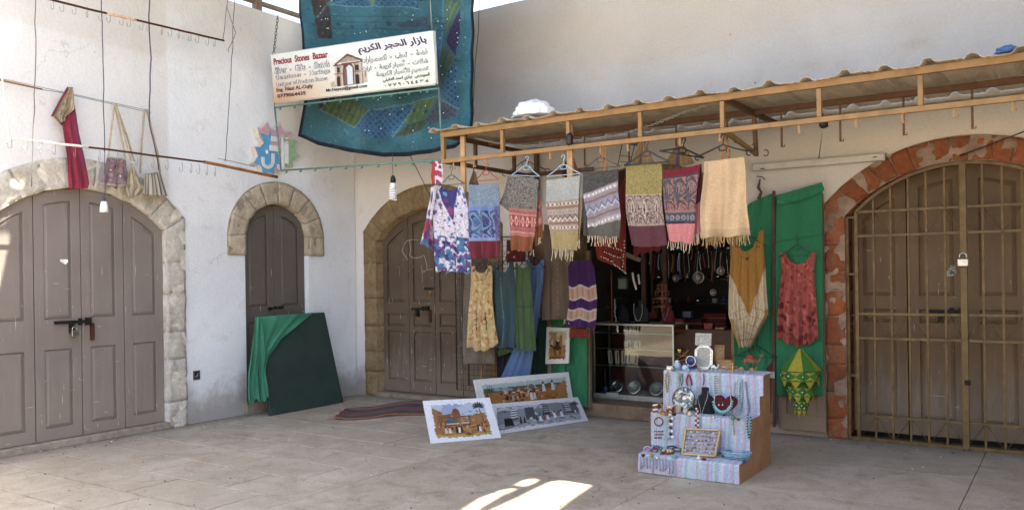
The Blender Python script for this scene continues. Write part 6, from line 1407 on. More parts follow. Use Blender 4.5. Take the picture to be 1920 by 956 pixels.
for k in range(11): u = .26 + k * .042; C.poly([(u - .03, .46), (u, .36 + .02 * (k % 2)), (u + .03, .46)], ['8a5030', 'c0a184', '6d3a22'][k % 3]); C.line((u - .03, .46), (u + .03, .46), .012, 'd0bfa8' if k % 2 else '3a1d12')
for k in range(5): C.ell(.47 + .1 * k, .36 - .03 * (k % 2), .03, .08, '7a4a2c', .8)
for (u, v, h, r_) in ((.555, .72, .3, 'd5cdc0'), (.59, .70, .26, 'c9c0b4'), (.30, .66, .2, '3a1d14'), (.36, .66, .18, 'b8a08a'), (.43, .64, .18, '5a2c1c'), (.70, .5, .3, 'cfc4b4'), (.80, .48, .3, 'd0c5b5'), (.47, .88, .1, '6a2a1a')): person_mark(C, u, v, h, r_)
C.blot((C.V > .45) & (C.V < .75) & (C.U > .66) & (C.U < .86), 90, ['6d3018', '8d4a24', 'a5683a', '4a2010'], .035, .8); C.poly([(.84, .42), (.94, .2), (.95, .7), (.84, .72)], 'a8703a'); C.a[~M0] = keep[~M0]
C.blot((((C.U - .13) / .06) ** 2 + ((C.V - .62) / .3) ** 2) < 1, 90, ['3c5a34', '4f6a3f', '2c4428'], .04, .9)
for k in range(7): C.line((.14, .4), (.14 + .05 * math.cos(k * .5), .4 - .2 * math.sin(k * .5 + .1)), .012, '3f5238')
painting((902, 777), (1076, 759), (888, 712), (1066, 697), 4, C, 'long desert camp painting in orange and teal, rearmost on the ground', z0=.13)
mb = MB(); c = (at(902, 777, PG(.13)) + at(1076, 759, PG(.13))) / 2 + Vector((0, .03, -.066)); mb.box(c, (.7, .05, .124)); o = mb.build('wooden_block', M_D3, origin=c); tag(o, 'low wooden block holding up the rear desert painting', 'block')
C = Canvas(240, 74, 'cfcfd0'); M0 = ragged(C, .05, .14, .95, .88, 21); keep = C.a.copy()
C.a[:] = rgb('77797e'); C.put(C.V < .30, 'b0b2b8'); C.put(C.V > .66, '9d9ea2'); nz = smooth_noise(C.w, C.h, 30, 3); C.put((nz > .6), '5a5c62', .6)
for (a, b, c_, d_, k) in ((.05, .28, .2, .7, '7d8086'), (.20, .24, .26, .6, '4a4c52'), (.27, .25, .35, .7, '85888e'), (.35, .22, .45, .62, '4a4b50'), (.55, .16, .62, .55, '3a3b40'), (.62, .14, .78, .62, '7a7c82'), (.78, .20, .94, .6, '55575c')): C.rect(a, b, c_, d_, k)
for k in range(4): C.line((.2, .28 + k * .08), (.26, .27 + k * .08), .02, 'd0d0d2'); C.line((.56, .2 + k * .08), (.62, .2 + k * .08), .018, '9a9a9e'); C.line((.80, .24 + k * .08), (.86, .24 + k * .08), .015, 'c0c0c2')
for k in range(12): C.line((.06 + k * .012, .26), (.06 + k * .012, .34), .008, '4a4c52')
C.blot((C.V > .42) & (C.V < .75) & (C.U > .36) & (C.U < .74), 150, ['2a2a2e', 'c4c4c6', '48484c', '8a8a8e', '5c3030', 'dadadc'], .04, .85)
for (u, v, h, r_) in ((.29, .74, .22, '26262a'), (.33, .76, .22, '303034'), (.50, .76, .26, 'd8d8da'), (.54, .74, .24, '8a4038'), (.58, .74, .24, 'd0d0d2'), (.66, .70, .26, 'dcdcdc'), (.74, .70, .28, 'cfcfd2'), (.46, .72, .2, '3a3a3e'), (.90, .62, .16, 'd8d8da')): person_mark(C, u, v, h, r_, '1d1d20')
C.poly([(.12, .52), (.2, .54), (.22, .8), (.12, .78)], '222226'); C.blot((C.U > .75) & (C.V > .4) & (C.V < .62), 60, ['2c2d30', '6a6b70', '3a3b40'], .04); C.a[~M0] = keep[~M0]
palm(C, .93, .26, .6, .12, '3a3b40', '3c3d44')
painting((925, 815), (1103, 788), (921, 757), (1083, 744), 27, C, 'long grey market street painting lying tilted in the middle of the three')
C = Canvas(60, 92, 'd3cfc6'); M0 = ragged(C, .14, .10, .86, .88, 31); keep = C.a.copy(); C.a[:] = rgb('bfa27c'); C.put(C.V > .5, 'a2703a'); nz = smooth_noise(C.w, C.h, 12, 3); C.put(nz > .6, '8a5426', .5)
C.rect(.32, .14, .44, .5, '9c7038'); C.rect(.58, .2, .70, .5, '8d6230'); C.rect(.44, .25, .58, .5, 'b98d55'); C.put((C.V > .8) & (C.U > .2) & (C.U < .8), '6a3518', .8)
DKC = '4a2412'; C.ell(.5, .56, .17, .07, DKC); C.ell(.5, .49, .08, .06, DKC); C.ell(.5, .42, .09, .07, '3a1c10'); C.ell(.52, .36, .04, .03, 'd0b090'); C.line((.34, .56), (.24, .50), .022, DKC); C.ell(.22, .49, .05, .02, DKC)
for u in (.36, .42, .58, .64): C.line((u, .58), (u + .03, .76), .012, DKC)
C.a[~M0] = keep[~M0]
painting((1022.5, 682), (1066, 681), (1025, 613), (1068, 615), 0, C, 'small sepia painting of a rider on a camel hung on the wooden post', lean_plane=PR(.22))
# ================================================================== stepped display stand
O_ = at(1199, 885, PG(0)); X0, Y0 = O_.x, O_.y; WD = .815; TD = .26; ZT = [.152, .447, .765]; DEP = .80
stand = thing('display_stand', (X0 + WD / 2, Y0 + .4, 0), 'three step wooden display stand covered with pale striped cloth', 'stand')
M_HB = flat('96704e', .8, 0, .15, 5, .3, 'brown_hardboard')
prof_ = [(0, 0), (0, ZT[0]), (TD, ZT[0]), (TD, ZT[1]), (2 * TD, ZT[1]), (2 * TD, ZT[2]), (DEP, ZT[2]), (DEP, 0)]
for x in (X0 + .004, X0 + WD - .012):
    mb = MB(); mb.holes([(p[0], max(0, p[1] - .006)) for p in prof_], [], lambda s, z, o: Vector((x + o, Y0 + s, z)), 0, .012); mb.build('side_panel', M_HB, stand)
mb = MB(); mb.box((X0 + WD / 2, Y0 + DEP - .006, ZT[2] / 2), (WD - .04, .01, ZT[2] - .02)); mb.build('back_panel', M_HB, stand)
# cloth following the steps
path = [(-.006, .004), (-.010, .07), (-.008, ZT[0] - .012), (-.002, ZT[0]), (.04, ZT[0] + .002), (TD - .03, ZT[0] + .002), (TD - .012, ZT[0] + .012), (TD - .010, .30), (TD - .010, ZT[1] - .01), (TD - .002, ZT[1]), (TD + .05, ZT[1] + .002), (2 * TD - .03, ZT[1] + .002), (2 * TD - .012, ZT[1] + .014),
        (2 * TD - .014, .6), (2 * TD - .010, ZT[2] - .012), (2 * TD - .002, ZT[2]), (2 * TD + .05, ZT[2] + .002), (DEP + .006, ZT[2] + .002), (DEP + .012, ZT[2] - .05)]
pa = np.array(path); dd = np.r_[0, np.cumsum(np.hypot(*np.diff(pa, axis=0).T))]; NH, NW = 260, 200
tt = np.linspace(0, dd[-1], NH); yy_ = np.interp(tt, dd, pa[:, 0]); zz_ = np.interp(tt, dd, pa[:, 1])
C = Canvas(NW, NH, 'a9b3cd'); pal = ['a3aecb', 'b9b6d0', '9fb9c6', 'b2a3b8', 'a8c2c8', 'a0a8c8', 'b090a0', '9cb2c4', 'b8c0d8', '92b0b0', 'b0b4d2', 'a58fa6']
r0 = np.random.RandomState(12); u = 0; k = 0
Vp = tt[:, None] / dd[-1]; wob = .012 * np.sin(Vp * 9) + .05 * np.clip(.10 - Vp, 0, 1) * 4
while u < 1.1:
    w_ = r0.uniform(.008, .028); m = ((C.U + wob) >= u) & ((C.U + wob) < u + w_); C.put(m, pal[r0.randint(len(pal))]); u += w_
    if r0.rand() < .3: m = ((C.U + wob) >= u) & ((C.U + wob) < u + .004); C.put(m, 'c9c4c8'); u += .004
C.a[:] = C.a * .82 + np.array([.74, .80, .88]) * .17
riser1 = (zz_ < ZT[0] - .004)[:, None] & (yy_ < .01)[:, None]
m = riser1 & (C.U < .34) & (zz_[:, None] < .12 - 0 * C.U); C.put(m, 'b7b0bd'); m = riser1 & (C.U > .93) & (C.U > .99 - zz_[:, None] * .25); C.put(m, 'bdb6c2')
C.speck(.04); UU, VV = np.meshgrid(np.linspace(0, 1, NW), tt)
P = np.zeros((NH, NW, 3)); P[..., 0] = X0 - .006 + (WD + .012) * UU; P[..., 1] = Y0 + yy_[:, None]; P[..., 2] = zz_[:, None]
nz = (smooth_noise(NW, NH, 12, 4) - .5); P[..., 1] -= .010 * nz + .004 * np.sin(UU * 60 + 3 * nz); P[..., 2] += .004 * nz
over = np.clip((UU - .96) / .04, 0, 1); topm = (VV > dd[13]); P[..., 0] += topm * over * .03
grid_object('step_cover', P, C.a, FABRIC, stand, thick=.003)
mb = MB()
for k in range(11):
    t = k * .034 + .02; p = Vector((X0 + WD * t, Y0 - .016, ZT[0] - .02)); mb.tube([p, p + Vector((.003, -.003, -.05 - .03 * RS.rand())), p + Vector((RS.uniform(-.01, .01), -.003, -.07 - .05 * RS.rand()))], .004, 5)
mb.build('cloth_fringe', flat('7d86a0', .9), stand)

def tr(px, py, k, dz=0.0):
    p = at(px, py, PG(ZT[k] + dz)); lim = Y0 + TD * (k + 1) - .055 if k < 2 else 9
    if p.y > lim: p = at(px, py, (np.array([0, lim, 0]), np.array([0, -1.0, 0]))); p.z = ZT[k] + dz
    return p            # point on the tread k
def rs(px, py, k, o=.02): return at(px, py, (np.array([0, Y0 + TD * k - .012 - o, 0]), np.array([0, -1.0, 0])))   # point before riser k
PXM = .0044
GLD = flat('9a7a3a', .3, .9, .15, 30, .1); SLV = flat('b8b8b4', .25, .9, .15, 40, .15); BRZ = flat('5c4630', .35, .8, .2, 30, .1); BLKV = flat('15151a', .9, 0, .1, 20, .2, 'black_velvet'); REDV = flat('4a0f18', .9, 0, .15, 20, .2, 'red_velvet')
TUR = flat('6fa6ab', .4, 0, .15, 40, .1); WHB = flat('d0cac0', .4, 0, .1, 40, 0); STN = flat('a08f74', .6, 0, .2, 20, .2); TANW = flat('9c7448', .6, 0, .15, 20, .2); BLUP = flat('28356a', .3, 0, .15, 30, .1); REDB = flat('7a1c22', .4, 0, .15, 30, 0); GRB = flat('3f6a4a', .4, 0, .2, 30, 0); DKB = flat('232326', .4, 0, .15, 30, 0)
def camel(c, h, mat, label, face=1, yaw=0.0, saddle=None, name='camel_figurine'):
    c = Vector(c); root = thing(name, c, label, 'figurine'); M = Matrix.Rotation(yaw, 3, 'Z'); T = lambda x, y, z: c + M @ Vector((x * face, y, z)) * h
    mb = MB(); mb.tube([T(-.36, 0, .55), T(-.25, 0, .60), T(0, 0, .62), T(.22, 0, .60), T(.34, 0, .58)], [.08 * h, .15 * h, .17 * h, .15 * h, .09 * h], 8)
    mb.tube([T(-.16, 0, .66), T(-.02, 0, .82), T(.02, 0, .86), T(.05, 0, .82), T(.18, 0, .66)], [.12 * h, .10 * h, .06 * h, .10 * h, .12 * h], 8)
    mb.tube([T(.28, 0, .60), T(.42, 0, .52), T(.54, 0, .60), T(.60, 0, .78), T(.62, 0, .90)], [.10 * h, .08 * h, .065 * h, .055 * h, .055 * h], 8)
    mb.tube([T(.57, 0, .92), T(.66, 0, .93), T(.78, 0, .88)], [.055 * h, .06 * h, .035 * h], 8); mb.tube([T(.58, .03, .96), T(.56, .04, 1.0)], [.02 * h, .012 * h], 5); mb.tube([T(.58, -.03, .96), T(.56, -.04, 1.0)], [.02 * h, .012 * h], 5)
    for (x, y, d) in ((.24, .08, .03), (.24, -.08, -.04), (-.26, .08, -.03), (-.26, -.08, .04)): mb.tube([T(x, y, .56), T(x + d, y, .30), T(x + d * .4, y, .03), T(x + d * .4 + .05, y, .02)], [.07 * h, .04 * h, .03 * h, .03 * h], 6)
    mb.tube([T(-.37, 0, .58), T(-.42, 0, .4), T(-.41, 0, .3)], [.02 * h, .015 * h, .02 * h], 5); o = mb.build('camel_body', mat, root)
    if h > .06:
        rm = o.modifiers.new('r', 'REMESH'); rm.mode = 'VOXEL'; rm.voxel_size = h / 34; rm.use_smooth_shade = True
    if saddle:
        mb = MB(); mb.tube([T(-.17, 0, .70), T(-.03, 0, .84), T(.03, 0, .86), T(.17, 0, .70)], [.14 * h, .13 * h, .12 * h, .14 * h], 8); mb.build('saddle', saddle, root)
    return root
def frame_item(px0, py0, px1, py1, k, label, mat, inner, cat='frame', base_y=None, tilt=8, oct_=False, zoff=0.0, name='picture_frame'):
    """upright framed item whose foot stands on tread k at pixel base"""
    b = tr((px0 + px1) / 2, base_y or py1, k); pl = (np.array(b), np.array([0, -1.0, math.tan(R(tilt))])); A, B = at(px0, py1, pl), at(px1, py0, pl); w_, h_ = B.x - A.x, (B - A).z; cx = (A + B) / 2
    root = thing(name, b if base_y is None else (cx.x, cx.y, A.z), label, cat); n = Vector((0, -1, math.tan(R(tilt)))).normalized()
    f3 = lambda s, z, o=0: Vector((A.x + s, A.y + z * math.tan(R(tilt)), A.z + z)) + n * o
    def shp(m):
        if not oct_: return [(m, m), (w_ - m, m), (w_ - m, h_ - m), (m, h_ - m)]
        c_ = w_ * .28; return [(c_, m), (w_ - c_, m), (w_ - m, c_), (w_ - m, h_ - c_), (w_ - c_, h_ - m), (c_, h_ - m), (m, h_ - c_), (m, c_)]
    t = w_ * .16; mb = MB(); mb.holes(shp(0), [shp(t)], f3, 0, .012); mb.build('rim', mat, root, bevel=.002)
    mb = MB(); mb.holes(shp(t * .9), [], f3, .001, .005); mb.build('inlay', inner, root)
    mb = MB(); S = shp(t * .5); N = len(S)
    for i in range(N):
        a, b2 = S[i], S[(i + 1) % N]; L = math.dist(a, b2); k2 = max(2, int(L / .011))
        for j in range(k2): mb.ball(f3(a[0] + (b2[0] - a[0]) * j / k2, a[1] + (b2[1] - a[1]) * j / k2, .014), .0036, 5, 3)
    mb.build('studs', SLV if mat is not TANW else GLD, root)
    if base_y is None: mb = MB(); mb.beam(f3(w_ / 2, h_ * .6, 0), Vector((cx.x, A.y + .06, A.z + .002)), .01, .004); mb.build('prop_leg', mat, root)
    return root
INL = flat('8a8a80', .5, .3, .35, 70, .6, 'engraved_inlay'); INL2 = flat('8c7350', .6, .1, .4, 80, .6)
oc = frame_item(1302, 647, 1338, 692, 2, 'silver octagonal beaded mirror frame standing on the top step', SLV, INL, cat='mirror', oct_=True, name='octagonal_mirror')
frame_item(1304, 625, 1335, 647, 2, 'rectangular silver inlaid frame balanced on top of the octagonal mirror', flat('8d8c86', .4, .6, .2, 40, .2), INL, base_y=692)
frame_item(1340, 647, 1359, 676, 2, 'upright tan carved frame standing on the wide box, right of the octagonal mirror', TANW, INL2, base_y=690)
def box_item(px0, py0, px1, py1, k, d, mat, label, lid=None, cat='box', name='trinket_box'):
    a, b = tr(px0, py1, k), tr(px1, py1, k); h_ = (at(px0, py0, (np.array(a), np.array([0, -1.0, 0]))) - a).z; root = thing(name, (a + b) / 2, label, cat)
    mb = MB(); mb.box((a + b) / 2 + Vector((0, d / 2, h_ * .38 + .002)), ((b - a).length, d, h_ * .76)); mb.build('box_body', mat, root, bevel=.003)
    mb = MB(); mb.box((a + b) / 2 + Vector((0, d / 2, h_ * .88 + .002)), ((b - a).length * 1.04, d * 1.04, h_ * .22)); mb.build('lid', lid or mat, root, bevel=.003); return root
box_item(1342, 675, 1372, 692, 2, .06, INL2, 'wide inlaid wooden box below the tan carved frame', TANW)
box_item(1249, 686, 1262, 694, 2, .04, SLV, 'tiny silver box at the left corner of the top step')
def jar(px, py, k, r, prof, mat, label, cat='jar', name='jar', extra=None):
    c = tr(px, py, k); root = thing(name, c, label, cat); mb = MB(); mb.lathe([(a * r, b * r + .001) for a, b in prof], c, 14); mb.build('body', mat, root)
    if extra: mb = MB(); mb.lathe([(a * r, b * r) for a, b in extra[0]], c, 12); mb.build('lid', extra[1], root)
    return root
JP = [(.5, 0), (.7, .1), (1, .7), (1, 1.1), (.7, 1.6), (.6, 1.8)]
jar(1270, 693, 2, .036, JP, flat('8fa3b8', .3, .1, .3, 60, .1), 'round pale blue jar on the left of the top step', extra=([(.65, 1.8), (.75, 1.95), (.3, 2.4), (.05, 2.5)], SLV))
jar(1285, 695, 2, .029, JP, flat('9fb0b8', .3, .1, .3, 60, .1), 'smaller blue white jar beside the round jar', extra=([(.65, 1.8), (.7, 2.0), (.1, 2.4)], BLUP))
c = tr(1296, 692, 2); root = thing('table_clock', c, 'small round dark blue clock in a brass ring beside the octagonal mirror', 'clock'); k_ = (c - Vector(CAM)).length / FL
mb = MB(); mb.lathe([(9 * k_, 0), (9 * k_, 3 * k_), (3 * k_, 5 * k_)], c, 14); mb.build('base', BLUP, root)
mb = MB(); Mx = Matrix.Rotation(math.pi / 2, 3, 'X'); cc = c + Vector((0, 0, 15 * k_)); mb.lathe([(0.001, -.008), (8 * k_, -.008), (8 * k_, .008), (.001, .008)], cc, 18, Mx); mb.build('clock_face', BLUP, root)
mb = MB(); mb.tube([cc + Vector((math.cos(a) * 9 * k_, -.008, math.sin(a) * 9 * k_)) for a in np.linspace(0, 2 * math.pi, 20)[:-1]], 1.4 * k_, 6, closed=True); mb.tube([cc + Vector((-.002, -.012, 0)), cc + Vector((.012, -.012, .014))], .0015, 4); mb.build('brass_ring', SLV, root)
c = tr(1281, 690, 2) + Vector((0, .08, 0)); root = thing('metal_ornament', c, 'twisted brass wire ornament with a small yellow cup behind the blue clock', 'ornament')
mb = MB()
for (pts) in ([(1268, 662), (1278, 668), (1290, 658), (1287, 654)], [(1270, 672), (1285, 666), (1297, 670)], [(1272, 690), (1276, 676), (1290, 672), (1299, 678)], [(1269, 676), (1281, 680), (1291, 688)]): mb.tube([at(x, y, (np.array(c), np.array([0, -1., 0]))) + Vector((0, RS.uniform(-.01, .01), 0)) for x, y in pts], .009, 6)
mb.build('wire_body', BRZ, root)
mb = MB(); mb.lathe([(.008, 0), (.016, .02), (.018, .03)], at(1274, 661, (np.array(c), np.array([0, -1., 0]))), 10); mb.build('cup', flat('b8a850', .5), root)
camel(tr(1338, 697, 2), .066, flat('cfd0d0', .25, .5, .1, 30, .05), 'small white silver camel figurine in front of the octagonal mirror')
camel(tr(1358, 698, 2), .070, TANW, 'small carved tan camel between the silver camel and the gold figure')
camel(tr(1403, 697, 2) + Vector((0, .05, 0)), .145, flat('6a4832', .7, 0, .3, 40, .3), 'large brown camel figurine with a red saddle at the right of the top step', saddle=flat('7d2c20', .8, 0, .2, 30, .2))
camel(tr(1390, 700, 2), .062, flat('8a6a48', .6, 0, .1), 'small tan camel standing under the head of the large one', face=-1)
camel(tr(1410, 700, 2), .055, flat('94744c', .6, 0, .1), 'smallest pale camel at the right corner of the top step', yaw=.5)
c = tr(1374, 699, 2); root = thing('figurine', c, 'slim gold figurine standing between two carved camels', 'figurine'); mb = MB(); mb.lathe([(.018, 0), (.016, .012), (.010, .02), (.014, .035), (.012, .05), (.007, .062), (.010, .07), (.009, .08), (.003, .09), (.002, .1)], c, 12); mb.build('figure_body', GLD, root); mb = MB(); mb.lathe([(.012, .048), (.013, .052), (.012, .056)], c, 10); mb.build('belt', SLV, root)

# tread 2
def disc_item(px, py_bot, r, k, mat, rim, label, dy=0.0, name='decorative_plate'):
    c = tr(px, py_bot, k) + Vector((0, dy, 0)); root = thing(name, c, label, 'plate'); M = Matrix.Rotation(math.pi / 2 - .2, 3, 'X'); cc = c + Vector((0, .02, r + .002))
    mb = MB(); mb.lathe([(.001, 0), (r * .6, .004), (r * .93, .012), (r * .93, .006), (r * .6, -.004), (.001, -.006)], cc, 24, M); o = mb.build('dish', mat, root); mb = MB(); mb.lathe([(r * .92, .004), (r, .016), (r, .010), (r * .92, 0)], cc, 24, M, cap=False); mb.build('rim', rim, root); return root
def mosaic(name, cols, sc=38):
    m, g = newmat(name, .25, .1); co = g.coords('Object'); v = g.nt.nodes.new('ShaderNodeTexVoronoi'); v.inputs['Scale'].default_value = sc; g.lk(co, v.inputs['Vector']); s_ = g.nt.nodes.new('ShaderNodeSeparateColor'); g.lk(v.outputs['Color'], s_.inputs[0]); r = g.ramp(s_.outputs[0], [(i / len(cols), c) for i, c in enumerate(cols)])
    g.nt.nodes[r.node.name].color_ramp.interpolation = 'CONSTANT'; g.lk(r, g.b.inputs['Base Color']); return m
MOS = mosaic('mother_of_pearl', ['8f9aa0', '4a5c6a', 'b8bcb4', '5a7048', '2f3a4a', 'b0907c', 'd0d0c8'], 60); MOS2 = mosaic('patterned_glaze', ['7a3a28', 'b8a088', '4a2a20', '9a6a48', 'd0c0a8', '5a2018'], 60)
disc_item(1284, 771, .10, 1, MOS, flat('2a2c34', .4), 'mother of pearl plate standing left of the black bust', -.03)
disc_item(1304, 768, .108, 1, mosaic('green_pearl', ['a0a878', '6a8050', 'c8c0a0', '8a5a40', '4a5a6a', 'd8d4c4'], 30), flat('3a342c', .4), 'green and cream pearl plate half hidden behind the black bust', .025)
jar(1257, 775, 1, .034, [(.5, 0), (.6, .05), (.9, .5), (1.0, 1.4), (1.0, 1.9)], MOS2, 'patterned brown and white mug on the middle step', name='mug', cat='mug', extra=([(1.02, 1.9), (1.05, 2.0), (.9, 2.02), (.88, 1.92)], WHB))
for px, py, r, lab, m_ in ((1271, 775, .030, 'rounded polished stone on the middle step beside the mug', STN), (1285, 776, .022, 'small pointed stone in the middle step row', flat('b8a896', .6, 0, .2, 30, .1)), (1281, 768, .028, 'brown rounded stone behind the pointed stone', flat('7a6048', .5, 0, .2, 20, .1))):
    c = tr(px, py, 1); mb = MB(); mb.ball(c + Vector((0, 0, r * 1.15)), r, 14, 9, (1, .8, 1.15)); o = mb.build('polished_stone', m_, origin=c); o.modifiers.new('s', 'SUBSURF').levels = 1; tag(o, lab, 'stone')
c = tr(1236, 775, 1); root = thing('candle_holder', c, 'small brass and red looped holder at the left end of the middle step', 'ornament')
mb = MB(); mb.tube([c + Vector((.03 * math.cos(a), 0, .045 + .04 * math.sin(a))) for a in np.linspace(0, 2 * math.pi, 16)[:-1]], .004, 6, closed=True); mb.tube([c + Vector((.015, .01, 0)), c + Vector((.02, .01, .05)), c + Vector((.03, .01, .07))], .004, 6); mb.build('loop', GLD, root)
for k in range(4): mb = MB(); mb.beam(c + Vector((-.05, -.01, .012 + k * .018)), c + Vector((-.01, -.01, .020 + k * .018)), .014, .012); mb.build('band', (REDB, WHB, REDB, WHB)[k], root, bevel=.002)
def bust(c, h, mat, label):
    root = thing('necklace_bust', c, label, 'display bust'); c = Vector(c); M = Matrix.Diagonal(Vector((1, .5, 1)))
    mb = MB(); mb.lathe([(h * .34, 0), (h * .36, h * .12), (h * .35, h * .38), (h * .33, h * .55), (h * .27, h * .66), (h * .17, h * .72), (h * .145, h * .82), (h * .15, h * .95), (h * .12, h)], c, 20, M); mb.build('bust_form', mat, root); return root
def necklace(name, label, pts, n, r, mat, alt=None, cat='necklace', closed=False, org=None):
    P = [Vector(p) for p in pts]; d = [0]
    for a, b in zip(P[:-1], P[1:]): d.append(d[-1] + (b - a).length)
    root = thing(name, org or P[0], label, cat); mbs = [MB(), MB(), MB()]
    for k in range(n):
        s = d[-1] * (k + .5) / n; i = max(j for j in range(len(d) - 1) if d[j] <= s); t = (s - d[i]) / max(1e-6, d[i + 1] - d[i]); c = P[i].lerp(P[i + 1], t)
        (mbs[1] if alt and k % 2 else mbs[0]).ball(c, r * 1.35 * (1 if not isinstance(r, (list, tuple)) else 1), 7, 5)
    mbs[2].tube(P, r * .25, 4); mbs[0].build('beads', mat, root)
    if alt: mbs[1].build('spacer_beads', alt, root)
    mbs[2].build('thread', DKB, root); return root
bc = tr(1318, 777, 1) + Vector((0, .06, 0)); bust(bc, .215, BLKV, 'black velvet bust wearing a silver pendant chain on the middle step')
fr = lambda x, y: at(x, y, (np.array([0, bc.y - .062, 0]), np.array([0, -1., 0])))
rt = necklace('necklace', 'silver chain with a flower pendant on the black bust', [fr(1307, 733), fr(1309, 748), fr(1313, 766), fr(1315, 779), fr(1320, 762), fr(1326, 746), fr(1328, 732)], 46, .0026, SLV)
mb = MB(); pc = fr(1314, 779)
for a in range(6): mb.ball(pc + Vector((math.cos(a * 1.05) * .010, -.003, math.sin(a * 1.05) * .010)), .006, 6, 4)
mb.build('pendant', SLV, rt)
# heart shaped red bust
hc = tr(1354, 781, 1) + Vector((0, .05, 0)); root = thing('necklace_bust', hc, 'heart shaped dark red velvet display wearing turquoise jewellery', 'display bust')
hp = [(.5 * .16 * (16 * math.sin(t) ** 3) / 16, .16 * (13 * math.cos(t) - 5 * math.cos(2 * t) - 2 * math.cos(3 * t) - math.cos(4 * t)) / 30 + .09) for t in np.linspace(0, 2 * math.pi, 40)[:-1]]
hf = lambda s, z, o=0: Vector((hc.x + s * 1.12, hc.y - o + z * .2, hc.z + z)); mb = MB(); mb.holes(hp, [], hf, 0, .03); mb.build('velvet_form', REDV, root, bevel=.008); mb = MB(); mb.holes([(a * 1.12, (b - .09) * 1.1 + .09) for a, b in hp], [], hf, -.01, .0); mb.build('velvet_rim', REDV, root)
hr = lambda x, y: at(x, y, (np.array([0, hc.y - .045, 0]), np.array([0, -1., 0])))
tn = thing('necklace', hr(1355, 776), 'turquoise stone fan necklace on the heart shaped red bust', 'necklace'); mb = MB(); mb2 = MB()
PN = [(1341, 739), (1339, 750), (1341, 760), (1347, 768), (1355, 771), (1363, 767), (1369, 759), (1371, 750), (1369, 739)]
mb2.tube([hr(*p) for p in PN], .003, 5); mb2.build('silver_cord', SLV, tn)
for k in range(15):
    a = math.pi * (1.02 + k / 14 * .98); x, y = 1355 + 15 * math.cos(a), 752 - 17 * math.sin(a); q0 = hr(x, y); q1 = hr(1355 + 20 * math.cos(a), 752 - 25 * math.sin(a)); mb.tube([q0, q0.lerp(q1, .4) + Vector((0, -.002, 0)), q1], [.005, .010, .004], 6)
mb.build('turquoise_stone', TUR, tn)
for x in (1348, 1355):
    mb = MB(); c = hr(x, 754); mb.tube([c, c + Vector((0, -.002, -.012))], .0012, 4); mb.lathe([(.001, 0), (.008, -.012), (.006, -.016)], c + Vector((0, -.002, -.01)), 8); o = mb.build('earring', SLV, origin=c); tag(o, 'silver drop earring, %s of the pair on the red velvet' % ('left' if x == 1348 else 'right'), 'earring')
# things hanging on the risers
def hangs(pts, k, n, r, mat, alt, label, o=.012): return necklace('necklace', label, [rs(x, y, k, o) for x, y in pts], n, r, mat, alt)
hangs([(1250, 698), (1247, 712), (1250, 735), (1254, 712), (1252, 698)], 2, 26, .006, flat('a8a684', .4), GLD, 'pale olive bead pendant necklace at the left end of the upper riser')
hangs([(1275, 699), (1273, 712), (1276, 722), (1279, 712), (1277, 699)], 2, 22, .006, GRB, SLV, 'green bead necklace on the upper riser')
hangs([(1291, 701), (1287, 712), (1289, 722)], 2, 9, .0055, REDB, None, 'short dark red bead string left of the teal one on the upper riser')
hangs([(1293, 703), (1296, 713), (1297, 722)], 2, 8, .0055, REDB, None, 'second short red bead string nearest the pearl plates')
hangs([(1319, 700), (1320, 712), (1318, 722)], 2, 11, .005, flat('4a7078', .4), None, 'short teal bead string above the black bust')
for j, x in enumerate((1340, 1343, 1347)):
    hangs([(x, 702), (x, 718 + j * 2), (x + 1, 737)], 2, 16, .0032, WHB, SLV if j else BLUP, 'white strip earring above the heart bust, %s of three' % ('leftmost', 'middle', 'rightmost')[j])
hangs([(1378, 716), (1376, 735), (1380, 748), (1384, 735), (1384, 716)], 2, 34, .005, TUR, SLV, 'turquoise chip necklace right of the heart bust')
hangs([(1386, 714), (1385, 745), (1386, 778)], 2, 30, .0048, SLV, WHB, 'long silver bead strand on the right of the upper riser')
hangs([(1392, 710), (1393, 745), (1390, 770)], 2, 28, .0036, flat('6a6a9a', .4), SLV, 'thin violet bead strand beside the long silver one')
hangs([(1398, 716), (1401, 740), (1405, 765), (1402, 780)], 2, 30, .0055, flat('8a3a40', .4), TUR, 'red and turquoise bead strand nearest the right edge of the stand')
hangs([(1376, 778), (1375, 795), (1377, 815)], 1, 18, .0045, flat('8a5058', .4), flat('b09080', .4), 'pinkish bead strand hanging on the lower riser')
hangs([(1402, 776), (1401, 800), (1404, 822), (1409, 800), (1407, 778)], 1, 34, .0055, DKB, TUR, 'dark bead strand hanging over the right edge of the lower riser')
hangs([(1254, 765), (1253, 777)], 1, 9, .004, WHB, DKB, 'upper black and white cord of the shell necklace on the left riser')
rt = thing('necklace', rs(1258, 775, 1), 'chunky white and brown shell necklace hanging on the lower riser', 'necklace')
CS_ = [('d8d4cc', 1256, 777), ('d8d4cc', 1260, 784), ('4a2a22', 1257, 789), ('d8d4cc', 1259, 795), ('5a2a2a', 1257, 801), ('d8d4cc', 1260, 808), ('2c2c44', 1257, 813), ('d8d4cc', 1261, 819), ('8a8a94', 1253, 821)]
for cc_, x, y in CS_: mb = MB(); mb.ball(rs(x, y, 1, .022), .015, 8, 5, (1, .6, .9)); mb.build('shell_bead', flat(cc_, .4, 0, .08, 20, 0), rt)
mb = MB(); mb.tube([rs(1255, 764, 1, .012), rs(1257, 790, 1, .012), rs(1260, 820, 1, .012)], .003, 5); mb.build('cord', DKB, rt)
rt = thing('necklace', rs(1307, 765, 1), 'red and white twisted rope necklace above the ring tray', 'necklace')
mb, mb2 = MB(), MB()
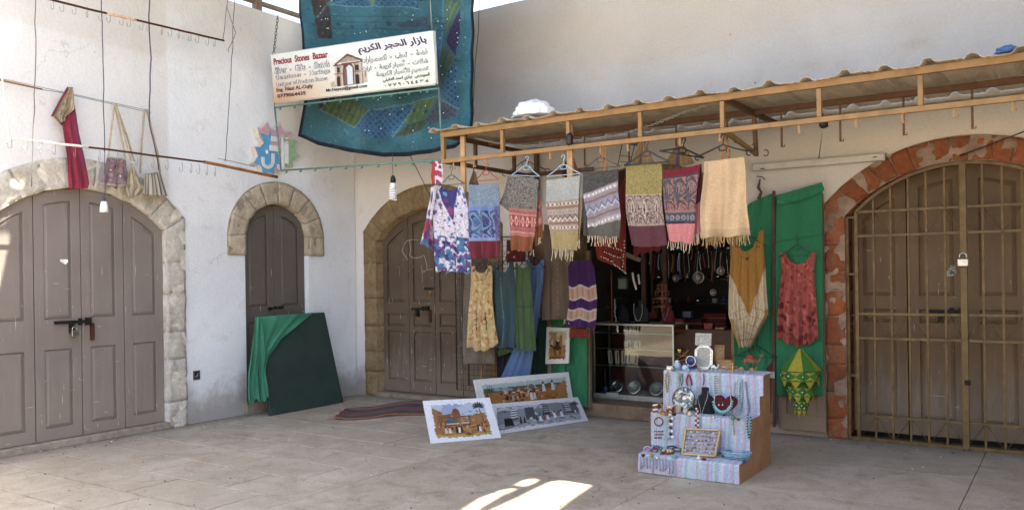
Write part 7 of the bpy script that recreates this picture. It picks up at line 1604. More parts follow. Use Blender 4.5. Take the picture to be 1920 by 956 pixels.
for k in range(9):
    for sx in (-1, 1): (mb if (k + (sx > 0)) % 2 else mb2).ball(rs(1307 + sx * 2.2 * (1 if k > 3 else .6), 766 + k * 4.4, 1, .018), .0085, 7, 5)
mb.build('red_beads', REDB, rt); mb2.build('white_beads', WHB, rt)
def ring_tube(c, r, t, mat, label, name='bracelet', tilt=.3, cat='bracelet', beads=0, mat2=None, yaw=0.0):
    M = Matrix.Rotation(yaw, 3, 'Z') @ Matrix.Rotation(tilt, 3, 'X'); c = Vector(c); mb = MB()
    if beads:
        for k in range(beads): a = 2 * math.pi * k / beads; mb.ball(c + M @ Vector((math.cos(a) * r, math.sin(a) * r, 0)), t, 6, 4)
    else: mb.tube([c + M @ Vector((math.cos(a) * r, math.sin(a) * r, 0)) for a in np.linspace(0, 2 * math.pi, 20)[:-1]], t, 6, closed=True)
    o = mb.build(name, mat, origin=c); tag(o, label, cat); return o
ring_tube(rs(1235, 790, 1, .02), .034, .005, flat('5c2a2a', .5), 'dark red bracelet pinned on the lower riser', tilt=1.25, yaw=.3)
rt = thing('brooch', rs(1235, 815, 1), 'beaded brown and blue brooch pinned below the dark red bracelet', 'brooch')
mb, mb2 = MB(), MB()
for k in range(14): (mb if k % 2 else mb2).ball(rs(1228 + (k % 5) * 3.6, 808 + (k // 5) * 6, 1, .012), .007, 6, 4)
mb.build('brown_beads', flat('8a5234', .4), rt); mb2.build('blue_beads', BLUP, rt)
# tread 1: bracelets, bowls, ring tray, basket
for (x, y, r, t, m_, lab, bd_) in ((1213, 846, .026, .006, flat('a07a98', .5), 'pink striped bangle at the left corner of the lowest step', 0), (1213, 843, .026, .005, flat('b8b4c4', .5), 'pale bangle stacked on the pink one', 0), (1222, 836, .025, .005, BLUP, 'dark blue bangle in the bracelet pile', 14), (1230, 838, .026, .005, flat('4a4a5c', .5), 'grey bangle right of the blue one', 0), (1227, 847, .025, .008, REDB, 'red beaded bangle in front of the bracelet pile', 12), (1236, 843, .024, .006, GRB, 'green beaded bangle beside the red one', 12)):
    c = tr(x, y, 0); ring_tube(c + Vector((0, 0, .012)), r, t, m_, lab, beads=bd_, tilt=.25 + .3 * RS.rand())
for (x, y, r, lab) in ((1259, 832, .034, 'dark wooden bangle standing behind the beaded dish'),): ring_tube(tr(x, y, 0) + Vector((0, 0, .03)), r, .006, DKB, lab, tilt=.15)
c = tr(1252, 850, 0); root = thing('dish', c, 'shallow brown dish holding cream beads on the lowest step', 'dish'); mb = MB(); mb.lathe([(.035, 0), (.05, .008), (.058, .018), (.052, .018), (.03, .008)], c, 18); mb.build('dish_body', flat('7a4028', .4, .2), root)
mb = MB()
for k in range(16): mb.ball(c + Vector((RS.uniform(-.038, .038), RS.uniform(-.035, .035), .026)), .009, 6, 4)
mb.build('beads', flat('c9a880', .4), root)
c = tr(1272, 847, 0); root = thing('dish', c, 'small green grey glass dish beside the beaded dish', 'dish'); mb = MB(); mb.lathe([(.02, 0), (.035, .012), (.04, .03), (.034, .03), (.02, .01)], c, 16); mb.build('dish_body', flat('6d7a70', .2), root); mb = MB(); mb.lathe([(.041, .029), (.043, .033), (.038, .034)], c, 16, cap=False); mb.build('rim', SLV, root)
for x, y, lab, cc_ in ((1286, 849, 'square white marble piece in front of the ring tray', 'b4b4ae'), (1297, 848, 'greenish stone piece in front of the ring tray', '98a08c')):
    c = tr(x, y, 0); mb = MB(); mb.box(c + Vector((0, .01, .016)), (.045, .035, .03)); o = mb.build('stone_piece', flat(cc_, .5, 0, .15, 30, .1), origin=c, bevel=.008); tag(o, lab, 'stone')
c = tr(1285, 844, 0) + Vector((0, .03, 0)); root = thing('figurine', c, 'pale olive carved figure at the left edge of the ring tray', 'figurine'); mb = MB(); mb.lathe([(.028, 0), (.026, .03), (.02, .04), (.027, .05), (.026, .07), (.014, .08)], c, 10); mb.build('figure_body', flat('98946c', .6, 0, .15, 20, .2), root)
# ring tray
A_ = at(1281, 853, PG(ZT[0])); tl = (np.array(A_), np.array([0, -1.0, math.tan(R(24))])); A_ = at(1280, 851, tl); B_ = at(1341, 855, tl); D_ = at(1287, 804, tl); E_ = at(1351, 807, tl); Nn = Vector((0, -1, math.tan(R(24)))).normalized()
root = thing('ring_tray', A_, 'shallow wooden tray full of silver rings leaning on the lowest step', 'tray'); slabq([A_, B_, E_, D_], Nn, .012).build('tray_bed', flat('8d8794', .9, 0, .1, 30, .2), root)
mb = MB()
for a, b in ((A_, B_), (B_, E_), (E_, D_), (D_, A_)): mb.beam(a + Nn * .006, b + Nn * .006, .014, .022, up=Nn)
mb.build('tray_rim', flat('a8946c', .6, 0, .1, 20, .2), root)
mbs = [MB() for _ in range(4)]
for j in range(6):
    for i in range(10):
        u, v = (i + .7 + RS.uniform(-.25, .25)) / 10.6, (j + .7 + RS.uniform(-.2, .2)) / 6.6; p = D_.lerp(E_, u).lerp(A_.lerp(B_, u), v) + Nn * .006; mb_ = mbs[RS.randint(4)]
        mb_.tube([p + Vector((math.cos(a) * .007, 0, math.sin(a) * .007)) - Vector((0, .002, 0)) for a in np.linspace(0, 2 * math.pi, 7)[:-1]], .0022, 4, closed=True); mb_.ball(p + Nn * .006, .0045, 5, 3)
for mb_, m_ in zip(mbs, (SLV, SLV, WHB, GLD)): o = mb_.build('rings', m_, root); o['kind'] = 'stuff'
c = tr(1345, 858, 0); root = thing('comb', tr(1338, 856, 0), 'pierced bone comb and dark wooden fan piece lying before the ring tray', 'comb')
a, b, d_, e_ = tr(1334, 850, 0, .01), tr(1352, 857, 0, .006), tr(1354, 842, 0, .03), tr(1340, 840, 0, .03); mb = MB(); mb.add([a, b, d_, e_] + [p - Vector((0, 0, .006)) for p in (a, b, d_, e_)], [(0, 1, 2, 3), (7, 6, 5, 4), (0, 4, 5, 1), (1, 5, 6, 2), (2, 6, 7, 3), (3, 7, 4, 0)]); mb.build('bone_plate', flat('9aa090', .6, 0, .1), root)
mb = MB()
for i in range(4):
    for j in range(3): p = a.lerp(b, (i + .7) / 4.6).lerp(e_.lerp(d_, (i + .7) / 4.6), (j + .6) / 3.4); mb.box(p + Vector((0, 0, .001)), (.006, .006, .003))
mb.build('piercing', DKB, root)
mb = MB(); a, b, d_ = tr(1300, 847, 0, .01), tr(1334, 854, 0, .01), tr(1332, 845, 0, .03); mb.add([a, b, d_] + [p - Vector((0, 0, .006)) for p in (a, b, d_)], [(0, 1, 2), (5, 4, 3), (0, 3, 4, 1), (1, 4, 5, 2), (2, 5, 3, 0)]); mb.build('wooden_fan', TANW, root)
# blue basket
c = tr(1379, 861, 0) + Vector((0, .02, 0)); k_ = (c - Vector(CAM)).length / FL; root = thing('basket', c, 'pale blue woven plastic basket at the right end of the lowest step', 'basket'); BLU = flat('7aa0b4', .5, 0, .12, 30, .2)
M2 = Matrix.Diagonal(Vector((1, .62, 1))); mb = MB(); rb, rt_, hb = 20 * k_, 27 * k_, 13 * k_
mb.lathe([(.001, .003), (rb, .003), (rb, .0), (.001, 0)], c, 24, M2, cap=False)
for j in range(5): t = j / 4; r_ = rb + (rt_ - rb) * t; mb.tube([c + M2 @ Vector((math.cos(a) * r_, math.sin(a) * r_, hb * t)) for a in np.linspace(0, 2 * math.pi, 29)[:-1]], (.0035 if j < 4 else .006), 5, closed=True)
for k in range(44): a = 2 * math.pi * k / 44; mb.tube([c + M2 @ Vector((math.cos(a) * rb, math.sin(a) * rb, 0)), c + M2 @ Vector((math.cos(a) * rt_, math.sin(a) * rt_, hb))], .0026, 4)
mb.build('basket_weave', BLU, root)
mb = MB(); mb.lathe([(.001, hb * .5), (rb * 1.05, hb * .5)], c, 20, M2, cap=False); mb.build('lining', flat('b0b4b8', .8), root)
mb = MB()
for k in range(26): a, r_ = RS.uniform(0, 6.28), RS.uniform(0, rb); p = c + M2 @ Vector((math.cos(a) * r_, math.sin(a) * r_, hb * .62)); mb.tube([p, p + Vector((RS.uniform(-.02, .02), RS.uniform(-.01, .01), .006))], .004, 5)
mb.build('trinkets', flat('b8a898', .5, 0, .3, 60, 0), root)
C = plain('5a2420', 16, 60, .3, 3); root = thing('scarf', rs(1440, 690, 2), 'dark red patterned scarf hanging behind the right side of the stand', 'scarf'); cloth('scarf_cloth', [(1437, 690), (1437, 770)], [(1448, 676), (1446, 775)], PR(.28), C, root, amp=.006, nf=1)
C = plain('a84a3c', 12, 30, .2, 3); root = thing('cloth', wr_(1440, 800, .26), 'orange red cloth strip behind the lower right of the stand', 'cloth'); cloth('orange_cloth', [(1436, 750), (1434, 795)], [(1443, 748), (1437, 800)], PR(.26), C, root, amp=.004, nf=1)

# ================================================================== shop interior
mgl, g = newmat('clear_glass', .02)
g.nt.nodes.remove(g.b); tp = g.nt.nodes.new('ShaderNodeBsdfTransparent'); tp.inputs[0].default_value = (.93, .96, .95, 1); gs = g.nt.nodes.new('ShaderNodeBsdfGlossy'); gs.inputs['Roughness'].default_value = .015; fz = g.nt.nodes.new('ShaderNodeFresnel'); fz.inputs['IOR'].default_value = 1.5; mx = g.nt.nodes.new('ShaderNodeMixShader')
g.lk(fz.outputs[0], mx.inputs[0]); g.lk(tp.outputs[0], mx.inputs[1]); g.lk(gs.outputs[0], mx.inputs[2]); g.lk(mx.outputs[0], g.nt.nodes['Material Output'].inputs['Surface'])
GD = -.33
gx0, gx1 = sR(1112, 680, GD)[0], sR(1264, 680, GD)[0]; gz0, gz1 = .152, sR(1185, 607, GD)[1]; dp = .42; ALU = flat('8f938d', .35, .8, .08, 30, .1, 'aluminium_edge')
cab = thing('glass_cabinet', ((gx0 + gx1) / 2, -GD + dp / 2, gz0), 'low glass display cabinet just inside the shop opening', 'cabinet')
def B3(x0, x1, y0, y1, z0, z1): mb = MB(); mb.box(((x0 + x1) / 2, (y0 + y1) / 2, (z0 + z1) / 2), (x1 - x0, y1 - y0, z1 - z0)); return mb
yf = -GD
for x in (gx0, gx1 - .02):
    for yy in (yf, yf + dp - .02): B3(x, x + .02, yy, yy + .02, gz0 + .06, gz1 - .021).build('corner_post', ALU, cab)
B3(gx0, gx1, yf - .004, yf + dp, gz0, gz0 + .058).build('base_strip', flat('8a8a82', .6, .1, .15, 10, .1), cab, bevel=.003)
for (a, b, c_, d_) in ((gx0, gx1, yf - .002, yf + .018), (gx0, gx1, yf + dp - .018, yf + dp + .002), (gx0 - .002, gx0 + .018, yf + .019, yf + dp - .019), (gx1 - .018, gx1 + .002, yf + .019, yf + dp - .019)): B3(a, b, c_, d_, gz1 - .02, gz1).build('top_rail', ALU, cab)
B3(gx0 + .021, gx1 - .021, yf + .006, yf + .011, gz0 + .062, gz1 - .024).build('glass_front', mgl, cab, fix=True)
B3(gx0 + .021, gx1 - .021, yf + .021, yf + dp - .021, gz1 - .012, gz1 - .006).build('glass_top', mgl, cab)
shz = [sR(1185, y, GD)[1] for y in (626, 656, 688)]
for z in shz: B3(gx0 + .022, gx1 - .022, yf + .03, yf + dp - .03, z, z + .006).build('glass_shelf', mgl, cab); 
for z in shz: B3(gx0 + .022, gx1 - .022, yf + .026, yf + .0295, z, z + .007).build('shelf_edge', flat('6f7d74', .3, .3), cab)
B3(gx0 + .03, gx1 - .03, yf + dp - .012, yf + dp - .006, gz0 + .06, gz1 - .03).build('back_sheet', flat('4a1a1a', .9, 0, .2, 10, .2), cab)
def inside(label, x, yo, z, fn, name, cat, group=None): c = Vector((x, yf + yo, z)); root = thing(name, c, label, cat, group); fn(c, root); return root
zf = gz0 + .06; cw = gx1 - gx0
def plate_fn(r, m_):
    def f(c, root): M = Matrix.Rotation(math.pi / 2 - .5, 3, 'X'); mb = MB(); mb.lathe([(.001, 0), (r * .7, .003), (r, .014), (r, .008), (.001, -.004)], c + Vector((0, 0, r * .8)), 20, M); mb.build('plate_body', m_, root); mb = MB(); mb.lathe([(r * .5, .006), (r * .55, .008), (r * .5, .009)], c + Vector((0, 0, r * .8)), 16, M, cap=False); mb.build('engraved_ring', DKB, root)
    return f
for i, (u, m_) in enumerate(((.22, SLV), (.44, flat('9a9a90', .3, .7, .5, 90, .3)), (.72, flat('8a8a80', .35, .6, .3, 60, .2)))): inside('engraved metal plate on the floor of the glass cabinet, %s of three' % ('leftmost', 'middle', 'rightmost')[i], gx0 + cw * u, .16, zf, plate_fn(.085, m_), 'metal_plate', 'plate')
def boxes_fn(w_, h_, d_, m_, t=0.0):
    def f(c, root): M = Matrix.Rotation(t, 3, 'Y'); mb = MB(); mb.box(c + Vector((0, 0, h_ / 2 + .002)), (w_, d_, h_), M); mb.build('case_body', m_, root, bevel=.003); mb = MB(); mb.box(c + M @ Vector((w_ * .2, -d_ / 2 - .003, 0)) + Vector((0, 0, h_ / 2)), (.012, .004, h_ * .8), M); mb.build('bead_row', flat('4a2c1c', .5), root)
    return f
inside('cream jewellery card leaning in the lower cabinet shelf', gx0 + cw * .43, .2, shz[2] + .008, boxes_fn(.10, .14, .01, flat('a89878', .7), .12), 'jewellery_card', 'card')
for i, u in enumerate((.12, .2, .27, .33)): inside('white long card with necklace in the left of the cabinet, number %s from the left' % ('one', 'two', 'three', 'four')[i], gx0 + cw * u, .2 + .02 * i, shz[2] + .008, boxes_fn(.05, .15, .008, flat('c4c2b4', .6), .05 * (i - 2)), 'jewellery_card', 'card')
for i, (u, z) in enumerate(((.35, shz[0]), (.45, shz[0]), (.35, shz[1] + .0), (.47, shz[1]))): inside('pale jewellery box on the %s cabinet shelf, %s' % (('upper', 'upper', 'middle', 'middle')[i], ('left', 'right')[i % 2]), gx0 + cw * u, .22, z + .008, boxes_fn(.09, .08, .06, flat('b4b2a4', .6)), 'jewellery_box', 'box')
def sparkle_fn(w_, n, m_):
    def f(c, root):
        mb = MB(); mb.box(c + Vector((0, .03, .05)), (w_, .01, .09), Matrix.Rotation(-.3, 3, 'X')); mb.build('velvet_pad', REDV, root); mb = MB()
        for _ in range(n): mb.ball(c + Vector((RS.uniform(-w_ / 2, w_ / 2), RS.uniform(-.01, .02), RS.uniform(.02, .09))), .005, 5, 3)
        mb.build('studs', SLV, root)
    return f
inside('dark red velvet pad studded with silver earrings in the cabinet', gx0 + cw * .72, .2, shz[2] + .008, sparkle_fn(.32, 46, SLV), 'earring_pad', 'pad')
inside('blue starry ornament on the cabinet floor by its left post', gx0 + cw * .12, .08, zf, lambda c, root: [MB().ball(c + Vector((0, 0, .035)), .035, 10, 6).build('ornament_body', flat('2c3c6a', .4, 0, .3, 40, .3), root), MB().ball(c + Vector((0, 0, .075)), .014, 8, 5).build('knob', BLUP, root)], 'ornament', 'ornament')
o = B3(gx0 + cw * .17, gx0 + cw * .33, yf - .02, yf - .012, gz0 + .03, gz0 + .075).build('label_card', flat('9a9c98', .6), origin=(gx0 + cw * .25, yf - .015, gz0 + .03)); tag(o, 'small blank grey card leaning on the base of the glass cabinet', 'card')
# things on top of the cabinet
def bust_small(c, h, m_, lab):
    bust(c, h, m_, lab)
bust_small((gx0 + cw * .52, yf + .22, gz1 + .001), .26, flat('1c2422', .9), 'dark green velvet necklace bust on the glass cabinet')
bust_small((gx0 + cw * .28, yf + .25, gz1 + .001), .20, BLKV, 'black necklace bust at the left of the glass cabinet top')
bc = Vector((gx0 + cw * .86, yf + .18, gz1 + .001)); bust_small(bc, .22, REDV, 'dark red velvet necklace bust at the right of the glass cabinet top')
necklace('necklace', 'fine silver necklace on the dark red bust of the cabinet', [bc + Vector((x, -.09 - abs(x) * -.2, z)) for x, z in ((-.045, .18), (-.03, .12), (0, .04), (.03, .12), (.045, .18))], 30, .003, SLV)
c = Vector((gx0 + cw * .52, yf + .225 - .1, gz1)); necklace('necklace', 'pale long bead necklace on the dark green bust', [c + Vector((x, 0, z)) for x, z in ((-.05, .22), (-.055, .12), (-.02, .03), (.02, .03), (.055, .12), (.05, .22))], 40, .0035, flat('a8ac9c', .4))
# tiered copper ornament
c = Vector((gx0 + cw * .74, yf + .3, gz1 + .001)); root = thing('tiered_ornament', c, 'tiered copper ring ornament with hanging drops on the glass cabinet', 'ornament'); k_ = (c - Vector(CAM)).length / FL; COP = flat('a8745a', .3, .85, .2, 30, .1)
mb = MB(); mb.tube([c, c + Vector((0, 0, 78 * k_))], .004, 6); mb.lathe([(.04, 0), (.035, .012), (.006, .02)], c, 14); mb.build('stem', COP, root)
for z, r_ in ((70, 9), (58, 13), (45, 16), (30, 17)):
    mb = MB(); mb.tube([c + Vector((math.cos(a) * r_ * k_, math.sin(a) * r_ * k_, z * k_)) for a in np.linspace(0, 2 * math.pi, 22)[:-1]], .0045, 6, closed=True)
    for k in range(10): a = k * .628; q_ = c + Vector((math.cos(a) * r_ * k_, math.sin(a) * r_ * k_, z * k_)); mb.tube([q_, q_ - Vector((0, 0, 7 * k_))], .002, 4); mb.ball(q_ - Vector((0, 0, 8 * k_)), .006, 6, 4)
    for a in (0, 1.57, 3.14, 4.71): mb.tube([c + Vector((0, 0, (z + 4) * k_)), c + Vector((math.cos(a) * r_ * k_, math.sin(a) * r_ * k_, z * k_))], .002, 4)
    mb.build('tier_ring', COP, root)
# wooden posts and shelves inside
for (px, lab, d) in ((1208, 'dark brown upright post standing inside the shop by the copper ornament', -.9), (1248, 'very dark upright post deeper inside the shop', -1.2)):
    x = sR(px, 560, d)[0]; mb = MB(); mb.box((x, -d, 1.5), (.05, .05, 2.7)); o = mb.build('post', M_SHELF, origin=(x, -d, .15)); tag(o, lab, 'post')
x = sR(1147, 560, -.45)[0]; root = thing('bead_strings', (x, .45, gz1 + .002), 'orange wooden stand with bead strings on the left of the cabinet top', 'stand'); mb = MB(); mb.lathe([(.03, .002), (.03, .012), (.008, .02), (.008, .45), (.014, .5), (.006, .62)], (x, .45, gz1), 10); mb.build('turned_post', flat('6a3418', .5), root); mb = MB(); mb.tube([(x - .07, .45, gz1 + .18), (x + .02, .45, gz1 + .18)], .006, 6); mb.build('cross_peg', flat('6a3418', .5), root)
mb = MB()
for k in range(22): mb.ball((x + .05 + RS.uniform(-.012, .012), .44, gz1 + .02 + k * .012), .008, 6, 4)
mb.build('bead_string', flat('b0a8a8', .3, .4), root)
SG = flat('26302c', .2, .2, .1, 10, 0)
ys = 1.7
shelf = thing('shelf_unit', (CS + .5, ys + .2, .15), 'dark glass fronted shelf unit along the back of the shop', 'shelf'); sx0, sx1 = CS - .75, CS + 1.45
for x in (sx0, CS + .35, sx1): B3(x, x + .03, ys, ys + .35, .15, 2.4).build('upright', M_SHELF, shelf)
B3(sx0, sx1 + .03, ys + .36, ys + .37, .15, 2.4).build('back_board', flat('241a14', .7), shelf)
zs = [.5, .85, 1.2, 1.5, 1.85]
for z in zs: B3(sx0 + .031, CS + .349, ys + .02, ys + .35, z, z + .012).build('shelf_board', SG, shelf); B3(CS + .381, sx1 - .001, ys + .02, ys + .35, z, z + .012).build('shelf_board', SG, shelf)
kinds = [('small silver vase', 'vase', [(.3, 0), (.9, .3), (1, .9), (.4, 1.6), (.5, 2)], SLV), ('dark blue vase', 'vase', [(.4, 0), (1, .6), (.9, 1.2), (.3, 1.7), (.45, 2.2)], BLUP), ('small brass bowl', 'bowl', [(.4, 0), (.5, .1), (1, .7), (1.05, .9)], GLD), ('pale ceramic cup', 'cup', [(.6, 0), (.8, .1), (.9, 1.2), (.92, 1.4)], flat('8a9aa0', .3)), ('brown bottle', 'bottle', [(.7, 0), (.75, 1.2), (.3, 1.7), (.28, 2.3)], flat('5a3420', .2)), ('silver pot', 'pot', [(.6, 0), (1.1, .6), (.9, 1.2), (.3, 1.5), (.1, 1.9)], SLV)]
fl = {.5: 'lowest', .85: 'second', 1.2: 'third', 1.5: 'fourth', 1.85: 'top'}; proto = {}
for z in zs:
    for i in range(17):
        k = RS.randint(len(kinds)); lab, cat, pr_, m_ = kinds[k]; r_ = .038; x = sx0 + .09 + i * .127 + RS.uniform(-.04, .04)
        if abs(x - CS - .365) < .06: continue
        if k not in proto: mb = MB(); mb.lathe([(a * r_, b * r_) for a, b in pr_], (0, 0, 0), 10); me = mb.mesh(cat); me.materials.append(m_); proto[k] = me
        o = inst(cat, proto[k], None, (x, ys + .1, z + .013)); g_ = '%ss on the %s shelf in the dark shop' % (lab, fl[z]); tag(o, '%s on the %s shelf at the back of the shop' % (lab, fl[z]), cat, g_)
for i, (px, py, d, cc_, lab) in enumerate(((1345, 590, -1.4, '5a1a1c', 'dark red textile folded on a low stand inside the shop'), (1300, 600, -1.2, '3a1216', 'maroon textile stack on the floor stand inside the shop'), (1320, 640, -1.0, '4a2a20', 'brown cushion stack behind the octagonal mirror inside the shop'))):
    c = at(px, py, PR(d)); root = thing('textile_stack', (c.x, c.y, .15), lab, 'textile'); B3(c.x - .16, c.x + .16, c.y - .12, c.y + .12, .151, c.z - .12).build('stand_box', M_SHELF, root)
    for k in range(4): mb = MB(); mb.box((c.x, c.y, c.z - .10 + k * .035), (.30 - .01 * k, .24, .032), Matrix.Rotation(.05 * (k - 1), 3, 'Z')); mb.build('folded_cloth', flat(cc_ if k % 2 else '6a3a30', .9, 0, .2, 20, .3), root, bevel=.008)
c = at(1187, 485, PR(-.75)); mb = MB(); mb.beam(at(1172, 476, PR(-.7)), at(1201, 488, PR(-.7)), .02, .05); o = mb.build('plank', flat('7a6a58', .8), origin=at(1172, 476, PR(-.7))); tag(o, 'short pale slanting plank behind the red coin scarf', 'plank')
C = plain('7a8078', 20, 26); root = thing('box', at(1168, 534, PR(-.6)), 'grey green square box beside the bead strings inside the shop', 'box'); mb = MB(); mb.box(at(1168, 532, PR(-.6)), (.1, .06, .12)); mb.build('box_body', flat('6d7468', .7), root, bevel=.004); mb = MB(); mb.box(at(1168, 520, PR(-.6)), (.11, .07, .015)); mb.build('lid', flat('2f302c', .7), root); B3(at(1168, 532, PR(-.6)).x - .1, at(1168, 532, PR(-.6)).x + .1, .55, .7, 1.30, 1.312).build('shelf_board', SG, root)
rt = necklace('necklace', 'white shell strand hanging inside the shop left of the dark post', [at(1186, 512, PR(-.5)), at(1188, 525, PR(-.5)), at(1193, 542, PR(-.5))], 18, .010, WHB)
rt = necklace('necklace', 'second white shell strand hanging close to the dark post', [at(1197, 515, PR(-.5)), at(1199, 532, PR(-.5))], 9, .009, WHB)

# goods hanging and standing nearer the opening of the dark shop
for i in range(26):
    px = 1216 + i * 6.1 + RS.uniform(-2, 2); d = -.9 - .5 * RS.rand(); y0_ = 468 + RS.uniform(-6, 10); L_ = RS.uniform(22, 60); mm = [SLV, GLD, REDB, TUR, SLV, flat('7a2a2c', .4)][i % 6]; root = thing('bead_strand', at(px, y0_, PR(d)), 'bead strand hanging in a row across the dark upper part of the shop', 'necklace', 'bead strands hanging inside the shop')
    mb = MB(); mb.tube([at(px, y0_ + L_ * t, PR(d)) + Vector((.012 * math.sin(t * 3 + i), 0, 0)) for t in np.linspace(0, 1, 7)], .003, 4)
    for t in np.linspace(0, 1, 16): mb.ball(at(px, y0_ + L_ * t, PR(d)) + Vector((.012 * math.sin(t * 3 + i), 0, 0)), .008, 6, 4)
    mb.build('beads', mm, root)
for i, (px, py, r_) in enumerate(((1310, 520, .075), (1352, 508, .05), (1268, 522, .045), (1338, 548, .04))):
    c = at(px, py, PR(-1.45)); root = thing('wall_plate', c, 'round engraved metal plate inside the shop, %s' % ('the large one in the middle', 'upper right one', 'left one by the dark post', 'small lower one')[i], 'plate'); mb = MB(); mb.lathe([(.001, 0), (r_ * .7, .004), (r_, .02), (r_, .012), (.001, -.004)], c, 24, Matrix.Rotation(math.pi / 2, 3, 'X')); mb.build('plate_body', flat('8c8678', .3, .8, .3, 50, .4), root)
for i, (px, py, cc_) in enumerate(((1226, 592, '6a2024'), (1276, 604, '7a2c24'), (1290, 590, '3c4a5c'), (1330, 612, '6a1c20'), (1352, 620, '8a5a34'))):
    c = at(px, py, PR(-.85)); c.z = max(c.z, 0); root = thing('gift_box', c, 'small %s gift box on the dark counter inside the shop' % ('crimson', 'brick red', 'slate blue', 'deep red', 'tan')[i], 'box'); mb = MB(); mb.box(c, (.10, .08, .06)); mb.build('box_body', flat(cc_, .5, 0, .2, 30, .1), root, bevel=.004); mb = MB(); mb.box(c + Vector((0, 0, .034)), (.106, .086, .012)); mb.build('lid', flat(cc_, .4, 0, .2, 30, .1), root)
xa, xb = sR(1268, 600, -.85)[0], CS + W3 + .3; zc_ = at(1300, 616, PR(-.85)).z; o = B3(xa, xb, .72, 1.15, .15, zc_ - .0).build('counter', M_SHELF, origin=((xa + xb) / 2, .9, .15), bevel=.004); tag(o, 'dark wooden counter inside the shop right of the glass cabinet', 'counter')

# ================================================================== wear, scratches and litter
M_SCR = flat('b8afa2', .9, 0, .12, 40, 0, 'bare_scratch'); M_RSTN = flat('8a5a38', .9, 0, .25, 30, 0, 'rust_stain')
def scratches(root, f3, off, s0, s1, z0, z1, n, seed, arc=None):
    r = np.random.RandomState(seed); a, b = MB(), MB()
    for k in range(n):
        s = r.uniform(s0, s1); z = z0 + (z1 - z0) * r.rand() ** 1.5; L = r.uniform(.01, .10) * (1 if r.rand() < .8 else 1.8); v = r.rand() < .75; w_ = r.uniform(.0015, .0035)
        m_ = a if r.rand() < .8 else b
        d = (r.uniform(-.004, .004), L) if v else (L, r.uniform(-.003, .003)); nrm = (f3(0, 0, 1) - f3(0, 0, 0))
        p0 = f3(s, z, off); p1 = f3(s + d[0], z + d[1], off); t = (p1 - p0).normalized(); sd = t.cross(nrm).normalized() * w_
        mid = (p0 + p1) / 2 + sd * r.uniform(-.5, .5); m_.add([p0, mid - sd, p1, mid + sd], [(0, 1, 2, 3)])
    for m_, mt in ((a, M_SCR), (b, M_RSTN)):
        if m_.v: o = m_.build('paint_scratches', mt, root, fix=False); o['kind'] = 'stuff'; sm_ = o.modifiers.new('t', 'SOLIDIFY'); sm_.thickness = .0012
scratches(door1, mapL, -.0365, c1 - w1 + .03, c1 + w1 - .03, .1, 1.7, 70, 1)
scratches(door2, mapL, -.0665, c2 - w2 + .03, c2 + w2 - .03, .3, 2.0, 20, 2)
scratches(door3, mapR, -.1065, c3 - W3 + .03, c3 + W3 - .03, .1, 1.9, 90, 3)
scratches(door4, mapR, -.2465, CG - WG + .03, CG + WG - .03, .1, 1.9, 50, 4)
mb = MB()
for k in range(14): s = CG - half * .18 + RS.uniform(-.02, .05); z = zgc * .60 + RS.uniform(0, .09); p = mapR(s, z, -.2455); mb.add([p, p + Vector((.03, 0, .004)), p + Vector((.022, 0, .02)), p + Vector((-.004, 0, .014))], [(0, 1, 2, 3)])
mb.build('paper_scrap', flat('a8a398', .8), door4, fix=False)
# bits of litter and grit on the paving
mb, mb2 = MB(), MB()
for k in range(520):
    near = RS.rand() < .45
    if near: x, y = (RS.uniform(.02, .35), RS.uniform(-6, -.1)) if RS.rand() < .5 else (RS.uniform(.1, 9.4), -RS.uniform(.03, .35))
    else: x, y = RS.uniform(.1, 9.4), RS.uniform(-6, -.1)
    if CS - W3 - .2 < x < CS + W3 + .2 and y > -.12: continue
    r_ = RS.uniform(.003, .009) * (1.6 if RS.rand() < .06 else 1); (mb2 if RS.rand() < .2 else mb).ball((x, y, r_ * .5), r_, 5, 3, (1, RS.uniform(.5, 1), .6))
o = mb.build('grit', flat('6a6055', .95), fix=False); tag(o, kind='stuff'); o = mb2.build('litter', flat('c9c5bc', .8), fix=False); tag(o, kind='stuff')
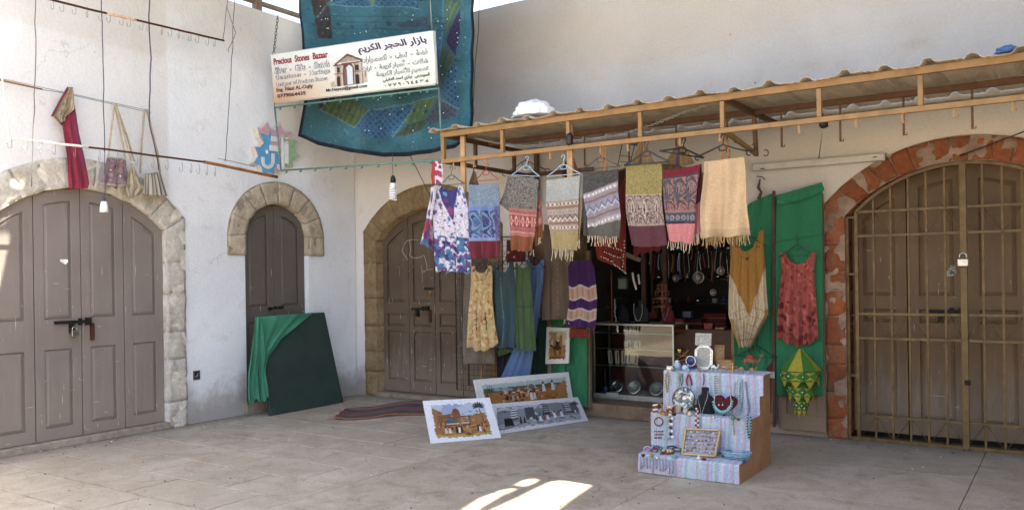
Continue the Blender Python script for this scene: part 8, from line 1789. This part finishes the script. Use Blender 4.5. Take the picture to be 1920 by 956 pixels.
# extra trinkets filling the stand
PV = [(.5, 0), (1, .5), (.9, 1.1), (.4, 1.5), (.55, 1.9)]; PBL = [(1, 0), (.95, .3), (.6, .9), (.3, 1.1), (.12, 1.4)]; PC = [(.6, 0), (.7, .1), (1, 1.0), (1.05, 1.1)]
for (px, py, k, r_, pr_, m_, lab, cat) in (
    (1263, 696, 2, .018, PC, SLV, 'tiny silver cup between the silver box and the blue jars', 'cup'), (1311, 697, 2, .012, PBL, GLD, 'tiny brass bell before the octagonal mirror', 'bell'),
    (1291, 697, 2, .011, PV, TUR, 'tiny turquoise vase before the blue clock', 'vase'), (1322, 697, 2, .012, PC, SLV, 'tiny silver cup before the foot of the octagonal mirror', 'cup'),
    (1244, 777, 1, .020, PBL, GLD, 'brass bell beside the looped candle holder', 'bell'), (1249, 779, 1, .014, PV, flat('7a4a30', .4), 'small brown vase before the patterned mug', 'vase'),
    (1264, 779, 1, .016, PC, BRZ, 'small bronze cup beside the polished stone', 'cup'), (1293, 779, 1, .015, PV, flat('c0b49a', .4), 'small cream vase between the stones and the black bust', 'vase'),
    (1338, 783, 1, .013, PBL, SLV, 'small silver bell between the two busts', 'bell'), (1375, 787, 1, .016, PV, GRB, 'small green vase right of the heart bust', 'vase'), (1384, 788, 1, .014, PC, GLD, 'small brass cup right of the green vase', 'cup'),
    (1206, 856, 0, .014, PC, REDB, 'small red cup at the left end of the lowest step', 'cup'), (1242, 852, 0, .016, PBL, BRZ, 'small bronze bell left of the beaded dish', 'bell'), (1265, 858, 0, .016, PC, TUR, 'small turquoise cup right of the beaded dish', 'cup'),
    (1310, 862, 0, .014, PV, WHB, 'small white vase before the ring tray', 'vase'), (1320, 863, 0, .014, PC, REDB, 'small dark red cup before the ring tray', 'cup'), (1395, 868, 0, .013, PV, BLUP, 'small blue vase at the right end of the lowest step', 'vase'), (1222, 857, 0, .013, PV, GLD, 'small brass vase before the bracelet pile', 'vase'), (1232, 859, 0, .013, PBL, SLV, 'small silver bell before the bracelet pile', 'bell')):
    jar(px, py, k, r_ * 1.25, pr_, m_, lab, cat, cat)
